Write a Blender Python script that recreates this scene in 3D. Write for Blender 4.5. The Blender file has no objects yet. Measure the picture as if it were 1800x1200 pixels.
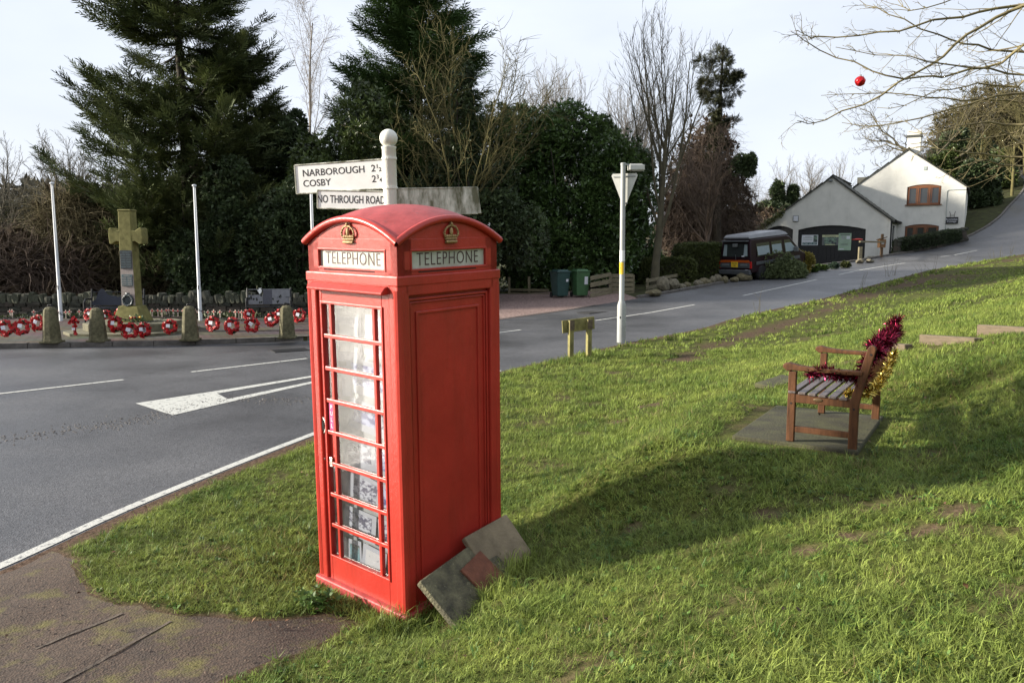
import bpy, bmesh, math, random
import numpy as np
from mathutils import Vector, Matrix, Euler
from mathutils.geometry import delaunay_2d_cdt

R = math.radians
SC = bpy.context.scene
COL = SC.collection
# ---------------------------------------------------------------- camera, sky, sun, exposure
CAM_H, PITCH, FPX = 2.3, R(6.8), 1380.0          # photograph pixels: 1800 x 1200
cd = bpy.data.cameras.new('camera'); cam = bpy.data.objects.new('camera', cd); COL.objects.link(cam)
cam.location = (0, 0, CAM_H); cam.rotation_euler = (R(90) - PITCH, 0, 0)
cd.sensor_width = 36.0; cd.lens = 36.0 * FPX / 1800.0; cd.clip_start = 0.05; cd.clip_end = 3000
SC.camera = cam
SUN_EL = R(17.5)
SUN_DIR = Vector((-math.cos(SUN_EL) * math.cos(R(1.5)), -math.cos(SUN_EL) * math.sin(R(1.5)), math.sin(SUN_EL)))
w = bpy.data.worlds.new('World'); SC.world = w; w.use_nodes = True
nt = w.node_tree; nt.nodes.clear()
sky = nt.nodes.new('ShaderNodeTexSky'); sky.sky_type = 'NISHITA'; sky.sun_disc = False
sky.sun_elevation = SUN_EL; sky.sun_rotation = math.atan2(SUN_DIR.x, SUN_DIR.y)
sky.air_density = 1.0; sky.dust_density = 3.0; sky.ozone_density = 1.0
# thin even winter cloud veil mixed over the clear sky
tc = nt.nodes.new('ShaderNodeTexCoord'); ns = nt.nodes.new('ShaderNodeTexNoise')
ns.inputs['Scale'].default_value = 2.2; ns.inputs['Detail'].default_value = 5
mp = nt.nodes.new('ShaderNodeMapping'); mp.inputs['Scale'].default_value = (1, 1, 2.6)
nt.links.new(tc.outputs['Generated'], mp.inputs['Vector']); nt.links.new(mp.outputs['Vector'], ns.inputs['Vector'])
rp = nt.nodes.new('ShaderNodeMapRange'); rp.inputs['From Min'].default_value = .25; rp.inputs['From Max'].default_value = .75
rp.inputs['To Min'].default_value = .60; rp.inputs['To Max'].default_value = .92
nt.links.new(ns.outputs['Fac'], rp.inputs['Value'])
mx = nt.nodes.new('ShaderNodeMix'); mx.data_type = 'RGBA'
nt.links.new(rp.outputs['Result'], mx.inputs['Factor']); nt.links.new(sky.outputs['Color'], mx.inputs['A'])
mx.inputs['B'].default_value = (7.7, 8.2, 9.2, 1)
bg = nt.nodes.new('ShaderNodeBackground'); bg.inputs['Strength'].default_value = .063
nt.links.new(mx.outputs['Result'], bg.inputs['Color'])
wo = nt.nodes.new('ShaderNodeOutputWorld'); nt.links.new(bg.outputs[0], wo.inputs[0])
sl = bpy.data.lights.new('sun', 'SUN'); sl.energy = 5.0; sl.angle = R(3.0); sl.color = (1, .925, .80)
so = bpy.data.objects.new('sun', sl); COL.objects.link(so); so.rotation_euler = (-SUN_DIR).to_track_quat('-Z', 'Y').to_euler()
so.location = (-20, -5, 20)
SC.view_settings.view_transform = 'Standard'; SC.view_settings.look = 'None'
SC.view_settings.exposure = 1.12; SC.view_settings.gamma = 1.0; SC.view_settings.use_curve_mapping = False
SC.render.engine = 'CYCLES'
SC.cycles.max_bounces = 6; SC.cycles.diffuse_bounces = 3; SC.cycles.glossy_bounces = 3; SC.cycles.transparent_max_bounces = 12
SC.cycles.caustics_reflective = False; SC.cycles.caustics_refractive = False

# ---------------------------------------------------------------- helpers: places
CP, SP = math.cos(PITCH), math.sin(PITCH)
def ray(u, v):
    a = (u - 900) / FPX; b = (600 - v) / FPX
    return np.array([a, CP + b * SP, -SP + b * CP])
def at(u, v, y):
    """world point seen at photo pixel (u, v) at distance y in front of the camera"""
    r = ray(u, v); t = y / r[1]
    return Vector((r[0] * t, y, CAM_H + r[2] * t))
def hit(u, v, dz=0.0):
    """where that pixel's ray meets the ground"""
    r = ray(u, v); t = np.geomspace(1.5, 130, 300)
    for n in (0, 1):
        d = CAM_H + r[2] * t - g(r[0] * t, r[1] * t) - dz; i = int(np.argmax(d <= 0)); i = i if i > 0 else len(t) - 1
        if n == 0: t = np.linspace(t[i - 1], t[i], 12)
    a = d[i - 1] / (d[i - 1] - d[i] + 1e-12); b = t[i - 1] + (t[i] - t[i - 1]) * min(max(a, 0), 1)
    return Vector((r[0] * b, r[1] * b, CAM_H + r[2] * b))
def gz(x, y): return float(g(np.array([float(x)]), np.array([float(y)]))[0])

# ---------------------------------------------------------------- helpers: noise
def vnoise(x, y, sd=0.0):
    xi = np.floor(x); yi = np.floor(y); fx = x - xi; fy = y - yi
    fx = fx * fx * (3 - 2 * fx); fy = fy * fy * (3 - 2 * fy)
    def h(a, b):
        s = np.sin(a * 127.1 + b * 311.7 + sd * 74.7) * 43758.5453
        return s - np.floor(s)
    return (h(xi, yi) * (1 - fx) + h(xi + 1, yi) * fx) * (1 - fy) + (h(xi, yi + 1) * (1 - fx) + h(xi + 1, yi + 1) * fx) * fy
def fbm(x, y, sd=0.0, n=3):
    s = 0; a = .5
    for i in range(n): s = s + a * vnoise(x * 2 ** i, y * 2 ** i, sd + i); a *= .5
    return s / (1 - .5 ** n)
def sstep(x): x = np.clip(x, 0, 1); return x * x * (3 - 2 * x)

# ---------------------------------------------------------------- helpers: materials
def _links(m): return m.node_tree.nodes, m.node_tree.links
def M(name, col, rough=.6, metal=0., var=.18, scale=6., bump=0., bscale=50., spec=.5, col2=None, thr=(.3, .7), detail=6., rnd=0., trans=0., coat=0., sscale=(1, 1, 1), grime=()):
    m = bpy.data.materials.new(name); m.use_nodes = True
    N, L = _links(m); b = N['Principled BSDF']
    tc = N.new('ShaderNodeTexCoord'); mp = N.new('ShaderNodeMapping'); mp.inputs['Scale'].default_value = sscale
    L.new(tc.outputs['Object'], mp.inputs['Vector'])
    n = N.new('ShaderNodeTexNoise'); n.inputs['Scale'].default_value = scale; n.inputs['Detail'].default_value = detail
    n.inputs['Roughness'].default_value = .6
    L.new(mp.outputs['Vector'], n.inputs['Vector'])
    r = N.new('ShaderNodeValToRGB'); L.new(n.outputs['Fac'], r.inputs['Fac'])
    a = [max(0, c * (1 - var)) for c in col]; c2 = col2 if col2 else [c * (1 + var) for c in col]
    r.color_ramp.elements[0].position = thr[0]; r.color_ramp.elements[1].position = thr[1]
    r.color_ramp.elements[0].color = (*a, 1); r.color_ramp.elements[1].color = (*c2, 1)
    out = r.outputs['Color']
    if rnd > 0:
        at_ = N.new('ShaderNodeAttribute'); at_.attribute_name = 'rnd'
        mr = N.new('ShaderNodeMapRange'); mr.inputs['To Min'].default_value = 1 - rnd; mr.inputs['To Max'].default_value = 1 + rnd
        L.new(at_.outputs['Fac'], mr.inputs['Value'])
        hs = N.new('ShaderNodeHueSaturation'); L.new(mr.outputs['Result'], hs.inputs['Value']); L.new(out, hs.inputs['Color'])
        out = hs.outputs['Color']
    for gc, gs, lo, hi, amt, gss in grime:
        gm = N.new('ShaderNodeMapping'); gm.inputs['Scale'].default_value = gss; L.new(tc.outputs['Object'], gm.inputs['Vector'])
        gn = N.new('ShaderNodeTexNoise'); gn.inputs['Scale'].default_value = gs; gn.inputs['Detail'].default_value = 10; gn.inputs['Roughness'].default_value = .7; L.new(gm.outputs['Vector'], gn.inputs['Vector'])
        gr = N.new('ShaderNodeMapRange'); gr.inputs['From Min'].default_value = lo; gr.inputs['From Max'].default_value = hi; gr.inputs['To Max'].default_value = amt; L.new(gn.outputs['Fac'], gr.inputs['Value'])
        gx_ = N.new('ShaderNodeMix'); gx_.data_type = 'RGBA'; L.new(gr.outputs['Result'], gx_.inputs['Factor']); L.new(out, gx_.inputs['A']); gx_.inputs['B'].default_value = (*gc, 1); out = gx_.outputs['Result']
    L.new(out, b.inputs['Base Color'])
    b.inputs['Roughness'].default_value = rough; b.inputs['Metallic'].default_value = metal
    b.inputs['Specular IOR Level'].default_value = spec
    if coat: b.inputs['Coat Weight'].default_value = coat; b.inputs['Coat Roughness'].default_value = .12
    if bump > 0:
        n2 = N.new('ShaderNodeTexNoise'); n2.inputs['Scale'].default_value = bscale; n2.inputs['Detail'].default_value = 4
        L.new(mp.outputs['Vector'], n2.inputs['Vector'])
        bp = N.new('ShaderNodeBump'); bp.inputs['Strength'].default_value = bump; bp.inputs['Distance'].default_value = .02
        L.new(n2.outputs['Fac'], bp.inputs['Height']); L.new(bp.outputs['Normal'], b.inputs['Normal'])
    if trans > 0:
        t = N.new('ShaderNodeBsdfTranslucent'); L.new(out, t.inputs['Color'])
        ms = N.new('ShaderNodeMixShader'); ms.inputs[0].default_value = trans
        L.new(b.outputs[0], ms.inputs[1]); L.new(t.outputs[0], ms.inputs[2])
        L.new(ms.outputs[0], N['Material Output'].inputs['Surface'])
    return m
def glass_mat(name, tint=(.9, .93, .92), dust=.1, dustcol=(.6, .6, .57)):
    m = bpy.data.materials.new(name); m.use_nodes = True; N, L = _links(m); N.remove(N['Principled BSDF'])
    t = N.new('ShaderNodeBsdfTransparent'); t.inputs[0].default_value = (*tint, 1)
    gl = N.new('ShaderNodeBsdfGlossy'); gl.inputs['Roughness'].default_value = .03
    lw = N.new('ShaderNodeLayerWeight'); lw.inputs['Blend'].default_value = .5; pw = N.new('ShaderNodeMath'); pw.operation = 'POWER'; pw.inputs[1].default_value = 3.5; L.new(lw.outputs['Facing'], pw.inputs[0])
    fr = N.new('ShaderNodeMath'); fr.operation = 'MULTIPLY_ADD'; fr.inputs[1].default_value = .75; fr.inputs[2].default_value = .07; L.new(pw.outputs[0], fr.inputs[0])
    m1 = N.new('ShaderNodeMixShader'); L.new(fr.outputs[0], m1.inputs[0]); L.new(t.outputs[0], m1.inputs[1]); L.new(gl.outputs[0], m1.inputs[2])
    d = N.new('ShaderNodeBsdfDiffuse'); d.inputs[0].default_value = (*dustcol, 1)
    tc = N.new('ShaderNodeTexCoord'); n = N.new('ShaderNodeTexNoise'); n.inputs['Scale'].default_value = 14; n.inputs['Detail'].default_value = 8
    L.new(tc.outputs['Object'], n.inputs['Vector'])
    mr = N.new('ShaderNodeMapRange'); mr.inputs['From Min'].default_value = .35; mr.inputs['From Max'].default_value = .75
    mr.inputs['To Min'].default_value = dust * .3; mr.inputs['To Max'].default_value = dust * 1.8
    L.new(n.outputs['Fac'], mr.inputs['Value'])
    m2 = N.new('ShaderNodeMixShader'); L.new(mr.outputs['Result'], m2.inputs[0]); L.new(m1.outputs[0], m2.inputs[1]); L.new(d.outputs[0], m2.inputs[2])
    L.new(m2.outputs[0], N['Material Output'].inputs['Surface'])
    return m

# ---------------------------------------------------------------- helpers: meshes
class MB:
    def __init__(s): s.v = []; s.f = []; s.m = []
    def add(s, vs, fs, T=None, mi=0):
        o = len(s.v)
        if T is not None: vs = [T @ Vector(q) for q in vs]
        s.v += [tuple(q) for q in vs]; s.f += [tuple(i + o for i in f) for f in fs]; s.m += [mi] * len(fs)
        return s
    def box(s, c, d, T=None, mi=0, taper=1.0, rot=None):
        x, y, z = d[0] / 2, d[1] / 2, d[2] / 2; k = taper
        vs = [(-x, -y, -z), (x, -y, -z), (x, y, -z), (-x, y, -z), (-x * k, -y * k, z), (x * k, -y * k, z), (x * k, y * k, z), (-x * k, y * k, z)]
        if rot is not None:
            Q = Euler(rot).to_matrix(); vs = [Q @ Vector(q) for q in vs]
        vs = [(q[0] + c[0], q[1] + c[1], q[2] + c[2]) for q in vs]
        return s.add(vs, [(0, 3, 2, 1), (4, 5, 6, 7), (0, 1, 5, 4), (1, 2, 6, 5), (2, 3, 7, 6), (3, 0, 4, 7)], T, mi)
    def prism(s, poly, h0, h1, T=None, mi=0):
        """poly in xy extruded from z=h0 to z=h1"""
        n = len(poly); vs = [(p[0], p[1], h0) for p in poly] + [(p[0], p[1], h1) for p in poly]
        fs = [tuple(range(n - 1, -1, -1)), tuple(range(n, 2 * n))] + [(i, (i + 1) % n, (i + 1) % n + n, i + n) for i in range(n)]
        return s.add(vs, fs, T, mi)
    def lathe(s, prof, n=16, T=None, mi=0, cap=True):
        vs = []; fs = []
        for r, z in prof:
            for k in range(n): a = 2 * math.pi * k / n; vs.append((r * math.cos(a), r * math.sin(a), z))
        for j in range(len(prof) - 1):
            for k in range(n): fs.append((j * n + k, j * n + (k + 1) % n, (j + 1) * n + (k + 1) % n, (j + 1) * n + k))
        if cap: fs.append(tuple(range(n - 1, -1, -1))); fs.append(tuple((len(prof) - 1) * n + k for k in range(n)))
        return s.add(vs, fs, T, mi)
    def tube(s, pts, r, n=6, T=None, mi=0, closed=False):
        V, F = tube(np.array(pts, float), np.broadcast_to(np.array(r, float), (len(pts),)), n, closed)
        return s.add([tuple(q) for q in V], [tuple(int(i) for i in f) for f in F], T, mi)
    def sphere(s, c, r, n=12, k=8, T=None, mi=0, sq=(1, 1, 1)):
        prof = [(max(1e-4, r * math.sin(math.pi * j / k)), -r * math.cos(math.pi * j / k)) for j in range(k + 1)]
        TT = Matrix.Translation(c) @ Matrix.Diagonal((*sq, 1)); TT = T @ TT if T is not None else TT
        return s.lathe(prof, n, TT, mi)
    def build(s, name, mats, parent=None, smooth=False, bevel=0., loc=None):
        me = bpy.data.meshes.new(name); me.from_pydata(s.v, [], s.f); 
        for m in (mats if isinstance(mats, (list, tuple)) else [mats]): me.materials.append(m)
        if len(me.materials) > 1: me.polygons.foreach_set('material_index', s.m)
        if smooth: me.polygons.foreach_set('use_smooth', [True] * len(me.polygons))
        bm = bmesh.new(); bm.from_mesh(me); bmesh.ops.recalc_face_normals(bm, faces=bm.faces); bm.to_mesh(me); bm.free()
        o = link(name, me, parent)
        if smooth == 'auto': auto(me)
        if bevel > 0:
            b = o.modifiers.new('bevel', 'BEVEL'); b.width = bevel; b.segments = 2; b.limit_method = 'ANGLE'; b.angle_limit = R(40)
        if loc is not None: o.location = loc
        return o
def auto(me, ang=40):
    try: me.set_sharp_from_angle(angle=R(ang))
    except Exception: pass
def link(name, me, parent=None):
    o = bpy.data.objects.new(name, me); COL.objects.link(o)
    if parent is not None: o.parent = parent
    return o
def tube(P, rad, n=5, closed=False):
    N = len(P); d = np.gradient(P, axis=0)
    if closed: d = np.roll(P, -1, 0) - np.roll(P, 1, 0)
    d /= np.linalg.norm(d, axis=1, keepdims=True) + 1e-9
    ref = np.array([.31, .17, .93]) if abs(d[0] @ np.array([.31, .17, .93])) < .9 else np.array([.9, .3, .1])
    u = np.cross(d, ref); u /= np.linalg.norm(u, axis=1, keepdims=True) + 1e-9; v = np.cross(d, u)
    a = np.arange(n) * 2 * np.pi / n
    V = P[:, None, :] + rad[:, None, None] * (np.cos(a)[None, :, None] * u[:, None, :] + np.sin(a)[None, :, None] * v[:, None, :])
    V = V.reshape(-1, 3); k = np.arange(n); k2 = (k + 1) % n; F = []
    rings = N if closed else N - 1
    for j in range(rings):
        j2 = (j + 1) % N
        F.append(np.stack([j * n + k, j * n + k2, j2 * n + k2, j2 * n + k], 1))
    return V, np.concatenate(F)
def mesh_np(name, V, F, mats, parent=None, smooth=True, rnd=None, mi=None):
    """V (n,3), F (m,k) arrays -> one object"""
    me = bpy.data.meshes.new(name); k = F.shape[1]; m = len(F)
    me.vertices.add(len(V)); me.vertices.foreach_set('co', np.ascontiguousarray(V, np.float32).ravel())
    me.loops.add(m * k); me.loops.foreach_set('vertex_index', np.ascontiguousarray(F, np.int32).ravel())
    me.polygons.add(m); me.polygons.foreach_set('loop_start', np.arange(0, m * k, k, dtype=np.int32))
    me.polygons.foreach_set('loop_total', np.full(m, k, np.int32))
    if smooth: me.polygons.foreach_set('use_smooth', np.ones(m, bool))
    for q in (mats if isinstance(mats, (list, tuple)) else [mats]): me.materials.append(q)
    if mi is not None: me.polygons.foreach_set('material_index', np.ascontiguousarray(mi, np.int32))
    if rnd is not None:
        a = me.attributes.new('rnd', 'FLOAT', 'POINT'); a.data.foreach_set('value', np.ascontiguousarray(rnd, np.float32))
    me.update(calc_edges=True)
    return link(name, me, parent)
def eul(E_):
    """(m,3) euler xyz -> (m,3,3)"""
    cx, cy, cz = np.cos(E_).T; sx, sy, sz = np.sin(E_).T
    Mx = np.empty((len(E_), 3, 3))
    Mx[:, 0, 0] = cz * cy; Mx[:, 0, 1] = cz * sy * sx - sz * cx; Mx[:, 0, 2] = cz * sy * cx + sz * sx
    Mx[:, 1, 0] = sz * cy; Mx[:, 1, 1] = sz * sy * sx + cz * cx; Mx[:, 1, 2] = sz * sy * cx - cz * sx
    Mx[:, 2, 0] = -sy; Mx[:, 2, 1] = cy * sx; Mx[:, 2, 2] = cy * cx
    return Mx
def dir_euler(D, roll):
    D = D / (np.linalg.norm(D, axis=1, keepdims=True) + 1e-9)
    return np.stack([roll, -np.arcsin(np.clip(D[:, 2], -1, 1)), np.arctan2(D[:, 1], D[:, 0])], 1)
def spread(P, E_, S, K, srcs, rng):
    """copies of small leaf/blade meshes (V,F tris) merged into one V,F,rnd"""
    Vs, Fs, Rs = [], [], []; o = 0
    for k, (sv, sf) in enumerate(srcs):
        i = np.where(K == k)[0]
        if not len(i): continue
        Q = eul(E_[i]); sc = S[i] if S.ndim == 1 else S[i]
        base = sv[None] * (sc[:, None, None] if S.ndim == 1 else sc[:, None, :])
        V = np.einsum('mij,mnj->mni', Q, base) + P[i][:, None, :]
        F = sf[None] + (np.arange(len(i)) * len(sv))[:, None, None] + o
        Vs.append(V.reshape(-1, 3)); Fs.append(F.reshape(-1, sf.shape[1])); Rs.append(np.repeat(rng.random(len(i)), len(sv))); o += len(i) * len(sv)
    return np.concatenate(Vs), np.concatenate(Fs), np.concatenate(Rs)

# ---------------------------------------------------------------- helpers: things
def tag(o, label=None, cat=None, group=None, kind=None):
    if label: o['label'] = label
    if cat: o['category'] = cat
    if group: o['group'] = group
    if kind: o['kind'] = kind
    return o
def thing(name, loc, label, cat, group=None, rz=0., T=None):
    o = bpy.data.objects.new(name, None); COL.objects.link(o); o.empty_display_size = .1
    if T is not None: o.matrix_world = T
    else: o.location = loc; o.rotation_euler = (0, 0, rz)
    return tag(o, label, cat, group)
def dup(o, loc=None, rz=None, label=None, parent=None):
    c = o.copy(); COL.objects.link(c)
    if parent is not None: c.parent = parent
    if loc is not None: c.location = loc
    if rz is not None: c.rotation_euler = (0, 0, rz)
    if label: c['label'] = label
    for ch in list(o.children):
        dup(ch, parent=c)
    return c
def text(s, size, name, mat, parent, T, ext=.0015, align='CENTER', bold=0., sx=1.0, space=1.0):
    cu = bpy.data.curves.new(name, 'FONT'); cu.body = s; cu.size = size; cu.extrude = ext; cu.align_x = align; cu.align_y = 'CENTER'
    cu.offset = bold; cu.space_character = space; cu.resolution_u = 3
    t = bpy.data.objects.new('tmp', cu); COL.objects.link(t)
    dg = bpy.context.evaluated_depsgraph_get(); me = bpy.data.meshes.new_from_object(t.evaluated_get(dg))
    bpy.data.objects.remove(t); me.name = name; me.materials.clear(); me.materials.append(mat)
    me.transform(T @ Matrix.Diagonal((sx, 1, 1, 1)))
    return link(name, me, parent)
def frame(o, x, z):
    """matrix with local x along x, local z (outwards) along z"""
    x = Vector(x).normalized(); z = Vector(z).normalized(); y = z.cross(x).normalized(); x = y.cross(z)
    m = Matrix.Identity(4)
    for i in range(3): m[i][0] = x[i]; m[i][1] = y[i]; m[i][2] = z[i]; m[i][3] = o[i]
    return m
# ================================================================ GROUND
def catmull(pts, step=.4):
    pts = np.array(pts, float); out = []
    P = np.vstack([2 * pts[0] - pts[1], pts, 2 * pts[-1] - pts[-2]])
    for i in range(1, len(P) - 2):
        n = max(2, int(np.linalg.norm(P[i + 1] - P[i]) / step))
        for t in np.arange(n) / n:
            a, b, c, d = P[i - 1], P[i], P[i + 1], P[i + 2]
            out.append(.5 * ((2 * b) + (-a + c) * t + (2 * a - 5 * b + 4 * c - d) * t * t + (-a + 3 * b - 3 * c + d) * t ** 3))
    out.append(pts[-1]); return np.array(out)
CENTRE = catmull([(-20, 3), (-12.5, 8), (-8.13, 12.27), (-4.29, 16.27), (-.23, 20.83), (3.5, 24.3), (8.4, 29.3), (16.7, 38.3), (21.2, 43.0), (25.4, 46.8), (29, 48.6), (32.3, 50.6), (35.6, 53.4), (39.2, 57.5), (46.1, 66.4), (52, 78), (59, 95)], .6)
def offset(C, d):
    t = np.gradient(C, axis=0); t /= np.linalg.norm(t, axis=1, keepdims=True)
    return C + d * np.stack([t[:, 1], -t[:, 0]], 1)
_right = offset(CENTRE, 2.8); _left = offset(CENTRE, -2.8)
EDGE = catmull([(-12, -22), (-8, -9), (-5.2, 0), (-4.03, 4.39), (-3.67, 5.4), (-3.28, 6.97), (-2.45, 9.41), (-1.35, 12.2), (-.16, 14.6), (1.2, 16.5), (2.9, 18.7), (5.2, 21.3)] + [tuple(p) for p in _right[(_right[:, 1] > 23.5)][::8]], .25)
FAR = np.array([(-60, 10), (-30, 14.5), (-14.03, 17.5), (-11.74, 17.86), (-8.41, 18.35), (-5.1, 19.41), (-2.6, 21.6), (-.27, 24.1), (1.6, 26.1)] + [tuple(p) for p in _left[(_left[:, 1] > 27.6)][::2]])
def inside(x, y, poly):
    x = np.asarray(x, float); y = np.asarray(y, float); r = np.zeros(x.shape, bool); n = len(poly)
    for i in range(n):
        x1, y1 = poly[i]; x2, y2 = poly[(i + 1) % n]
        if y1 == y2: continue
        c = ((y1 > y) != (y2 > y)) & (x < (x2 - x1) * (y - y1) / (y2 - y1) + x1); r ^= c
    return r
def pdist(x, y, line):
    x = np.asarray(x, float); y = np.asarray(y, float); best = np.full(x.shape, 1e9)
    for i in range(len(line) - 1):
        a = line[i]; b = line[i + 1]; d = b - a; l = d @ d
        t = np.clip(((x - a[0]) * d[0] + (y - a[1]) * d[1]) / l, 0, 1)
        best = np.minimum(best, (x - a[0] - t * d[0]) ** 2 + (y - a[1] - t * d[1]) ** 2)
    return np.sqrt(best)
EDGE_C = EDGE[::3]; CENTRE_C = CENTRE[40::3]
BANK = np.vstack([EDGE, [(300, 95), (300, -300), (-12, -300)]])
BANK_C = np.vstack([EDGE_C, [(300, 95), (300, -300), (-12, -300)]])
TT = [-400, 14, 20, 24, 30, 36, 42, 50, 54.4, 57.8, 60.7, 64.4, 69.6, 80.8, 101, 140, 400]
TZ = [0, 0, .1, .22, .5, .85, 1.2, 1.52, 1.85, 2.41, 2.95, 3.8, 4.87, 6.7, 9.6, 14, 30]
BENCH_O = Vector((2.21, 6.10, .78)); BENCH_A = Vector((.53, .848, 0)); BENCH_R = Vector((.848, -.53, 0))
def edge_d(x, y):
    d = pdist(x, y, EDGE_C); return np.where(inside(x, y, BANK_C), d, -d)
def g(x, y, micro=True):
    x = np.asarray(x, float); y = np.asarray(y, float)
    z = np.interp(.5 * x + .866 * y, TT, TZ); wl = sstep((x - (.45 * y - 2)) / (.1 * np.abs(y) + 4)); z = np.minimum(z, 1.9) * (1 - wl) + z * wl
    z = np.where(x < 0, z * np.clip(1 + x / 12, 0, 1) , z)
    z = z + 6.5 * sstep((y - 40) / 50) * sstep((-x - 2) / 25)
    z = z + 10 * sstep((x - 24 - .35 * (y - 45)) / 60) * sstep((y - 40) / 30) * (y > 40)
    kd = sstep((pdist(x, y, CENTRE_C) - 3.6) / 1.6) * sstep((25.6 - x) / 2.5) * sstep((y - 41) / 5) * sstep((62 - y) / 4) * sstep((x - 8) / 4); z = np.where(z > 1.0, z * (1 - kd) + 1.0 * kd, z)
    d = edge_d(x, y)
    b = .28 * ((np.sqrt((d - 3.3) ** 2 + .5) + (d - 3.3)) / 2) - .0105
    b = np.where(d > 14, .28 * 10.7 + (d - 14) * .12, b)
    b = b + .025 * sstep(d / .35) + .018 * sstep((d - .4) / 1) * (fbm(x * .9, y * .9, 3) - .5) * 2 + .035 * sstep((d - .25) / .5) * (fbm(x * 4.2, y * 4.2, 5, 2) - .5)
    z = z + np.where(d > 0, b, 0)
    bx = pdist(x, y, np.array([(-1.30, 5.16), (-.68, 4.58)])); kb = 1 - sstep((bx - .10) / .6); z = z * (1 - kb) + np.minimum(z, -.015) * kb
    # level cut for the bench pad
    px = (x - BENCH_O.x) * BENCH_A.x + (y - BENCH_O.y) * BENCH_A.y; py = (x - BENCH_O.x) * BENCH_R.x + (y - BENCH_O.y) * BENCH_R.y
    q = np.maximum(np.maximum(-.3 - px, px - 1.6), np.maximum(-.8 - py, py - .62))
    k = 1 - sstep(q / 1.1)
    return z * (1 - k) + k * (BENCH_O.z - .035)
def wpath(pxs): return [np.array(hit(*p))[:2] for p in pxs]

FOOT = wpath([(-260, 1098), (-60, 1035), (0, 1012), (60, 985), (95, 967), (128, 985), (140, 1012), (160, 1042), (215, 1062), (290, 1076), (360, 1082), (430, 1088), (500, 1088), (560, 1082), (600, 1095), (575, 1125), (520, 1146), (440, 1172), (385, 1197), (330, 1240), (200, 1340), (-300, 1500)])
rng = np.random.default_rng(5)
def rough(poly, amp, step=.12):
    out = []; n = len(poly)
    for i in range(n):
        a = np.array(poly[i]); b = np.array(poly[(i + 1) % n]); m = max(1, int(np.linalg.norm(b - a) / step))
        if np.linalg.norm(b - a) > 4: m = 1
        for t in np.arange(m) / m: out.append(a + (b - a) * t + rng.normal(0, amp, 2))
    return out
FOOT = rough(FOOT, .02)
ROAD = [tuple(p) for p in EDGE] + [tuple(p) for p in FAR[::-1]] + [(-60, -22)]
FORE = [(-30, 14.5), (-14.03, 17.5), (-11.74, 17.86), (-8.41, 18.35), (-5.1, 19.41), (-4.2, 20.2), (-4.6, 26.2), (-30, 26.2)]
GRAV = [(-4.2, 20.2), (-2.6, 21.6), (-.27, 24.1), (1.6, 26.1)] + [tuple(p) for p in _left[(_left[:, 1] > 27.6) & (_left[:, 1] < 30.5)][::2]] + [(4.3, 33), (-4.6, 33), (-4.6, 26.2)]
def kdens(pts, edges, poly, closed=True):
    o = len(pts); n = len(poly)
    pts += [(float(p[0]), float(p[1])) for p in poly]; edges += [(o + i, o + (i + 1) % n) for i in range(n if closed else n - 1)]
def build_ground():
    pts, edges = [], []
    for p in (ROAD, FORE, GRAV, FOOT): kdens(pts, edges, p)
    def grid(x0, x1, y0, y1, s, skip=None):
        X, Y = np.meshgrid(np.arange(x0, x1, s), np.arange(y0, y1, s)); X = X.ravel() + rng.uniform(-.2, .2, X.size) * s; Y = Y.ravel() + rng.uniform(-.2, .2, Y.size) * s
        k = np.ones(X.size, bool)
        for (a, b, c, d) in skip or []: k &= ~((X > a) & (X < b) & (Y > c) & (Y < d))
        pts.extend(zip(X[k].tolist(), Y[k].tolist()))
    A = (-4.5, 7.5, 1.2, 12); B = (-8, 16, -2, 26); C = (-40, 60, -15, 75)
    grid(*A, .13); grid(*B, .4, [A]); grid(*C, 1.6, [B]); grid(-400, 400, -200, 500, 22, [C])
    co, _, fs, *_r = delaunay_2d_cdt([Vector(p) for p in pts], edges, [], 0, 1e-5)
    co = np.array([(c.x, c.y) for c in co]); fs = np.array([f for f in fs if len(f) == 3])
    Z = g(co[:, 0], co[:, 1])
    ce = co[fs].mean(1); cx, cy = ce[:, 0], ce[:, 1]
    reg = np.zeros(len(fs), int)
    reg[inside(cx, cy, BANK)] = 5
    reg[inside(cx, cy, GRAV)] = 3; reg[inside(cx, cy, FORE)] = 2; reg[inside(cx, cy, ROAD)] = 1; reg[inside(cx, cy, FOOT)] = 4
    names = ['ground', 'road', 'forecourt_paving', 'gravel_drive', 'asphalt_footpath', 'grassy_bank']
    mats = [MAT['soil'], MAT['asphalt'], MAT['pavers'], MAT['gravel'], MAT['path'], MAT['turf']]
    off = [0, 0, .115, 0, 0, 0]
    res = {}
    for r in range(6):
        f = fs[reg == r]
        if not len(f): continue
        u, inv = np.unique(f.ravel(), return_inverse=True)
        V = np.column_stack([co[u], Z[u] + off[r]]); F = inv.reshape(-1, 3)
        nrm = np.cross(V[F[:, 1]] - V[F[:, 0]], V[F[:, 2]] - V[F[:, 0]])[:, 2]; F[nrm < 0] = F[nrm < 0][:, ::-1]
        o = mesh_np(names[r], V, F, mats[r], smooth=True, rnd=dirt(V[:, 0], V[:, 1]) if r == 5 else None)
        tag(o, kind='structure'); res[names[r]] = o
    return res
PATHLINE = None; PATCHES = None
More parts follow.
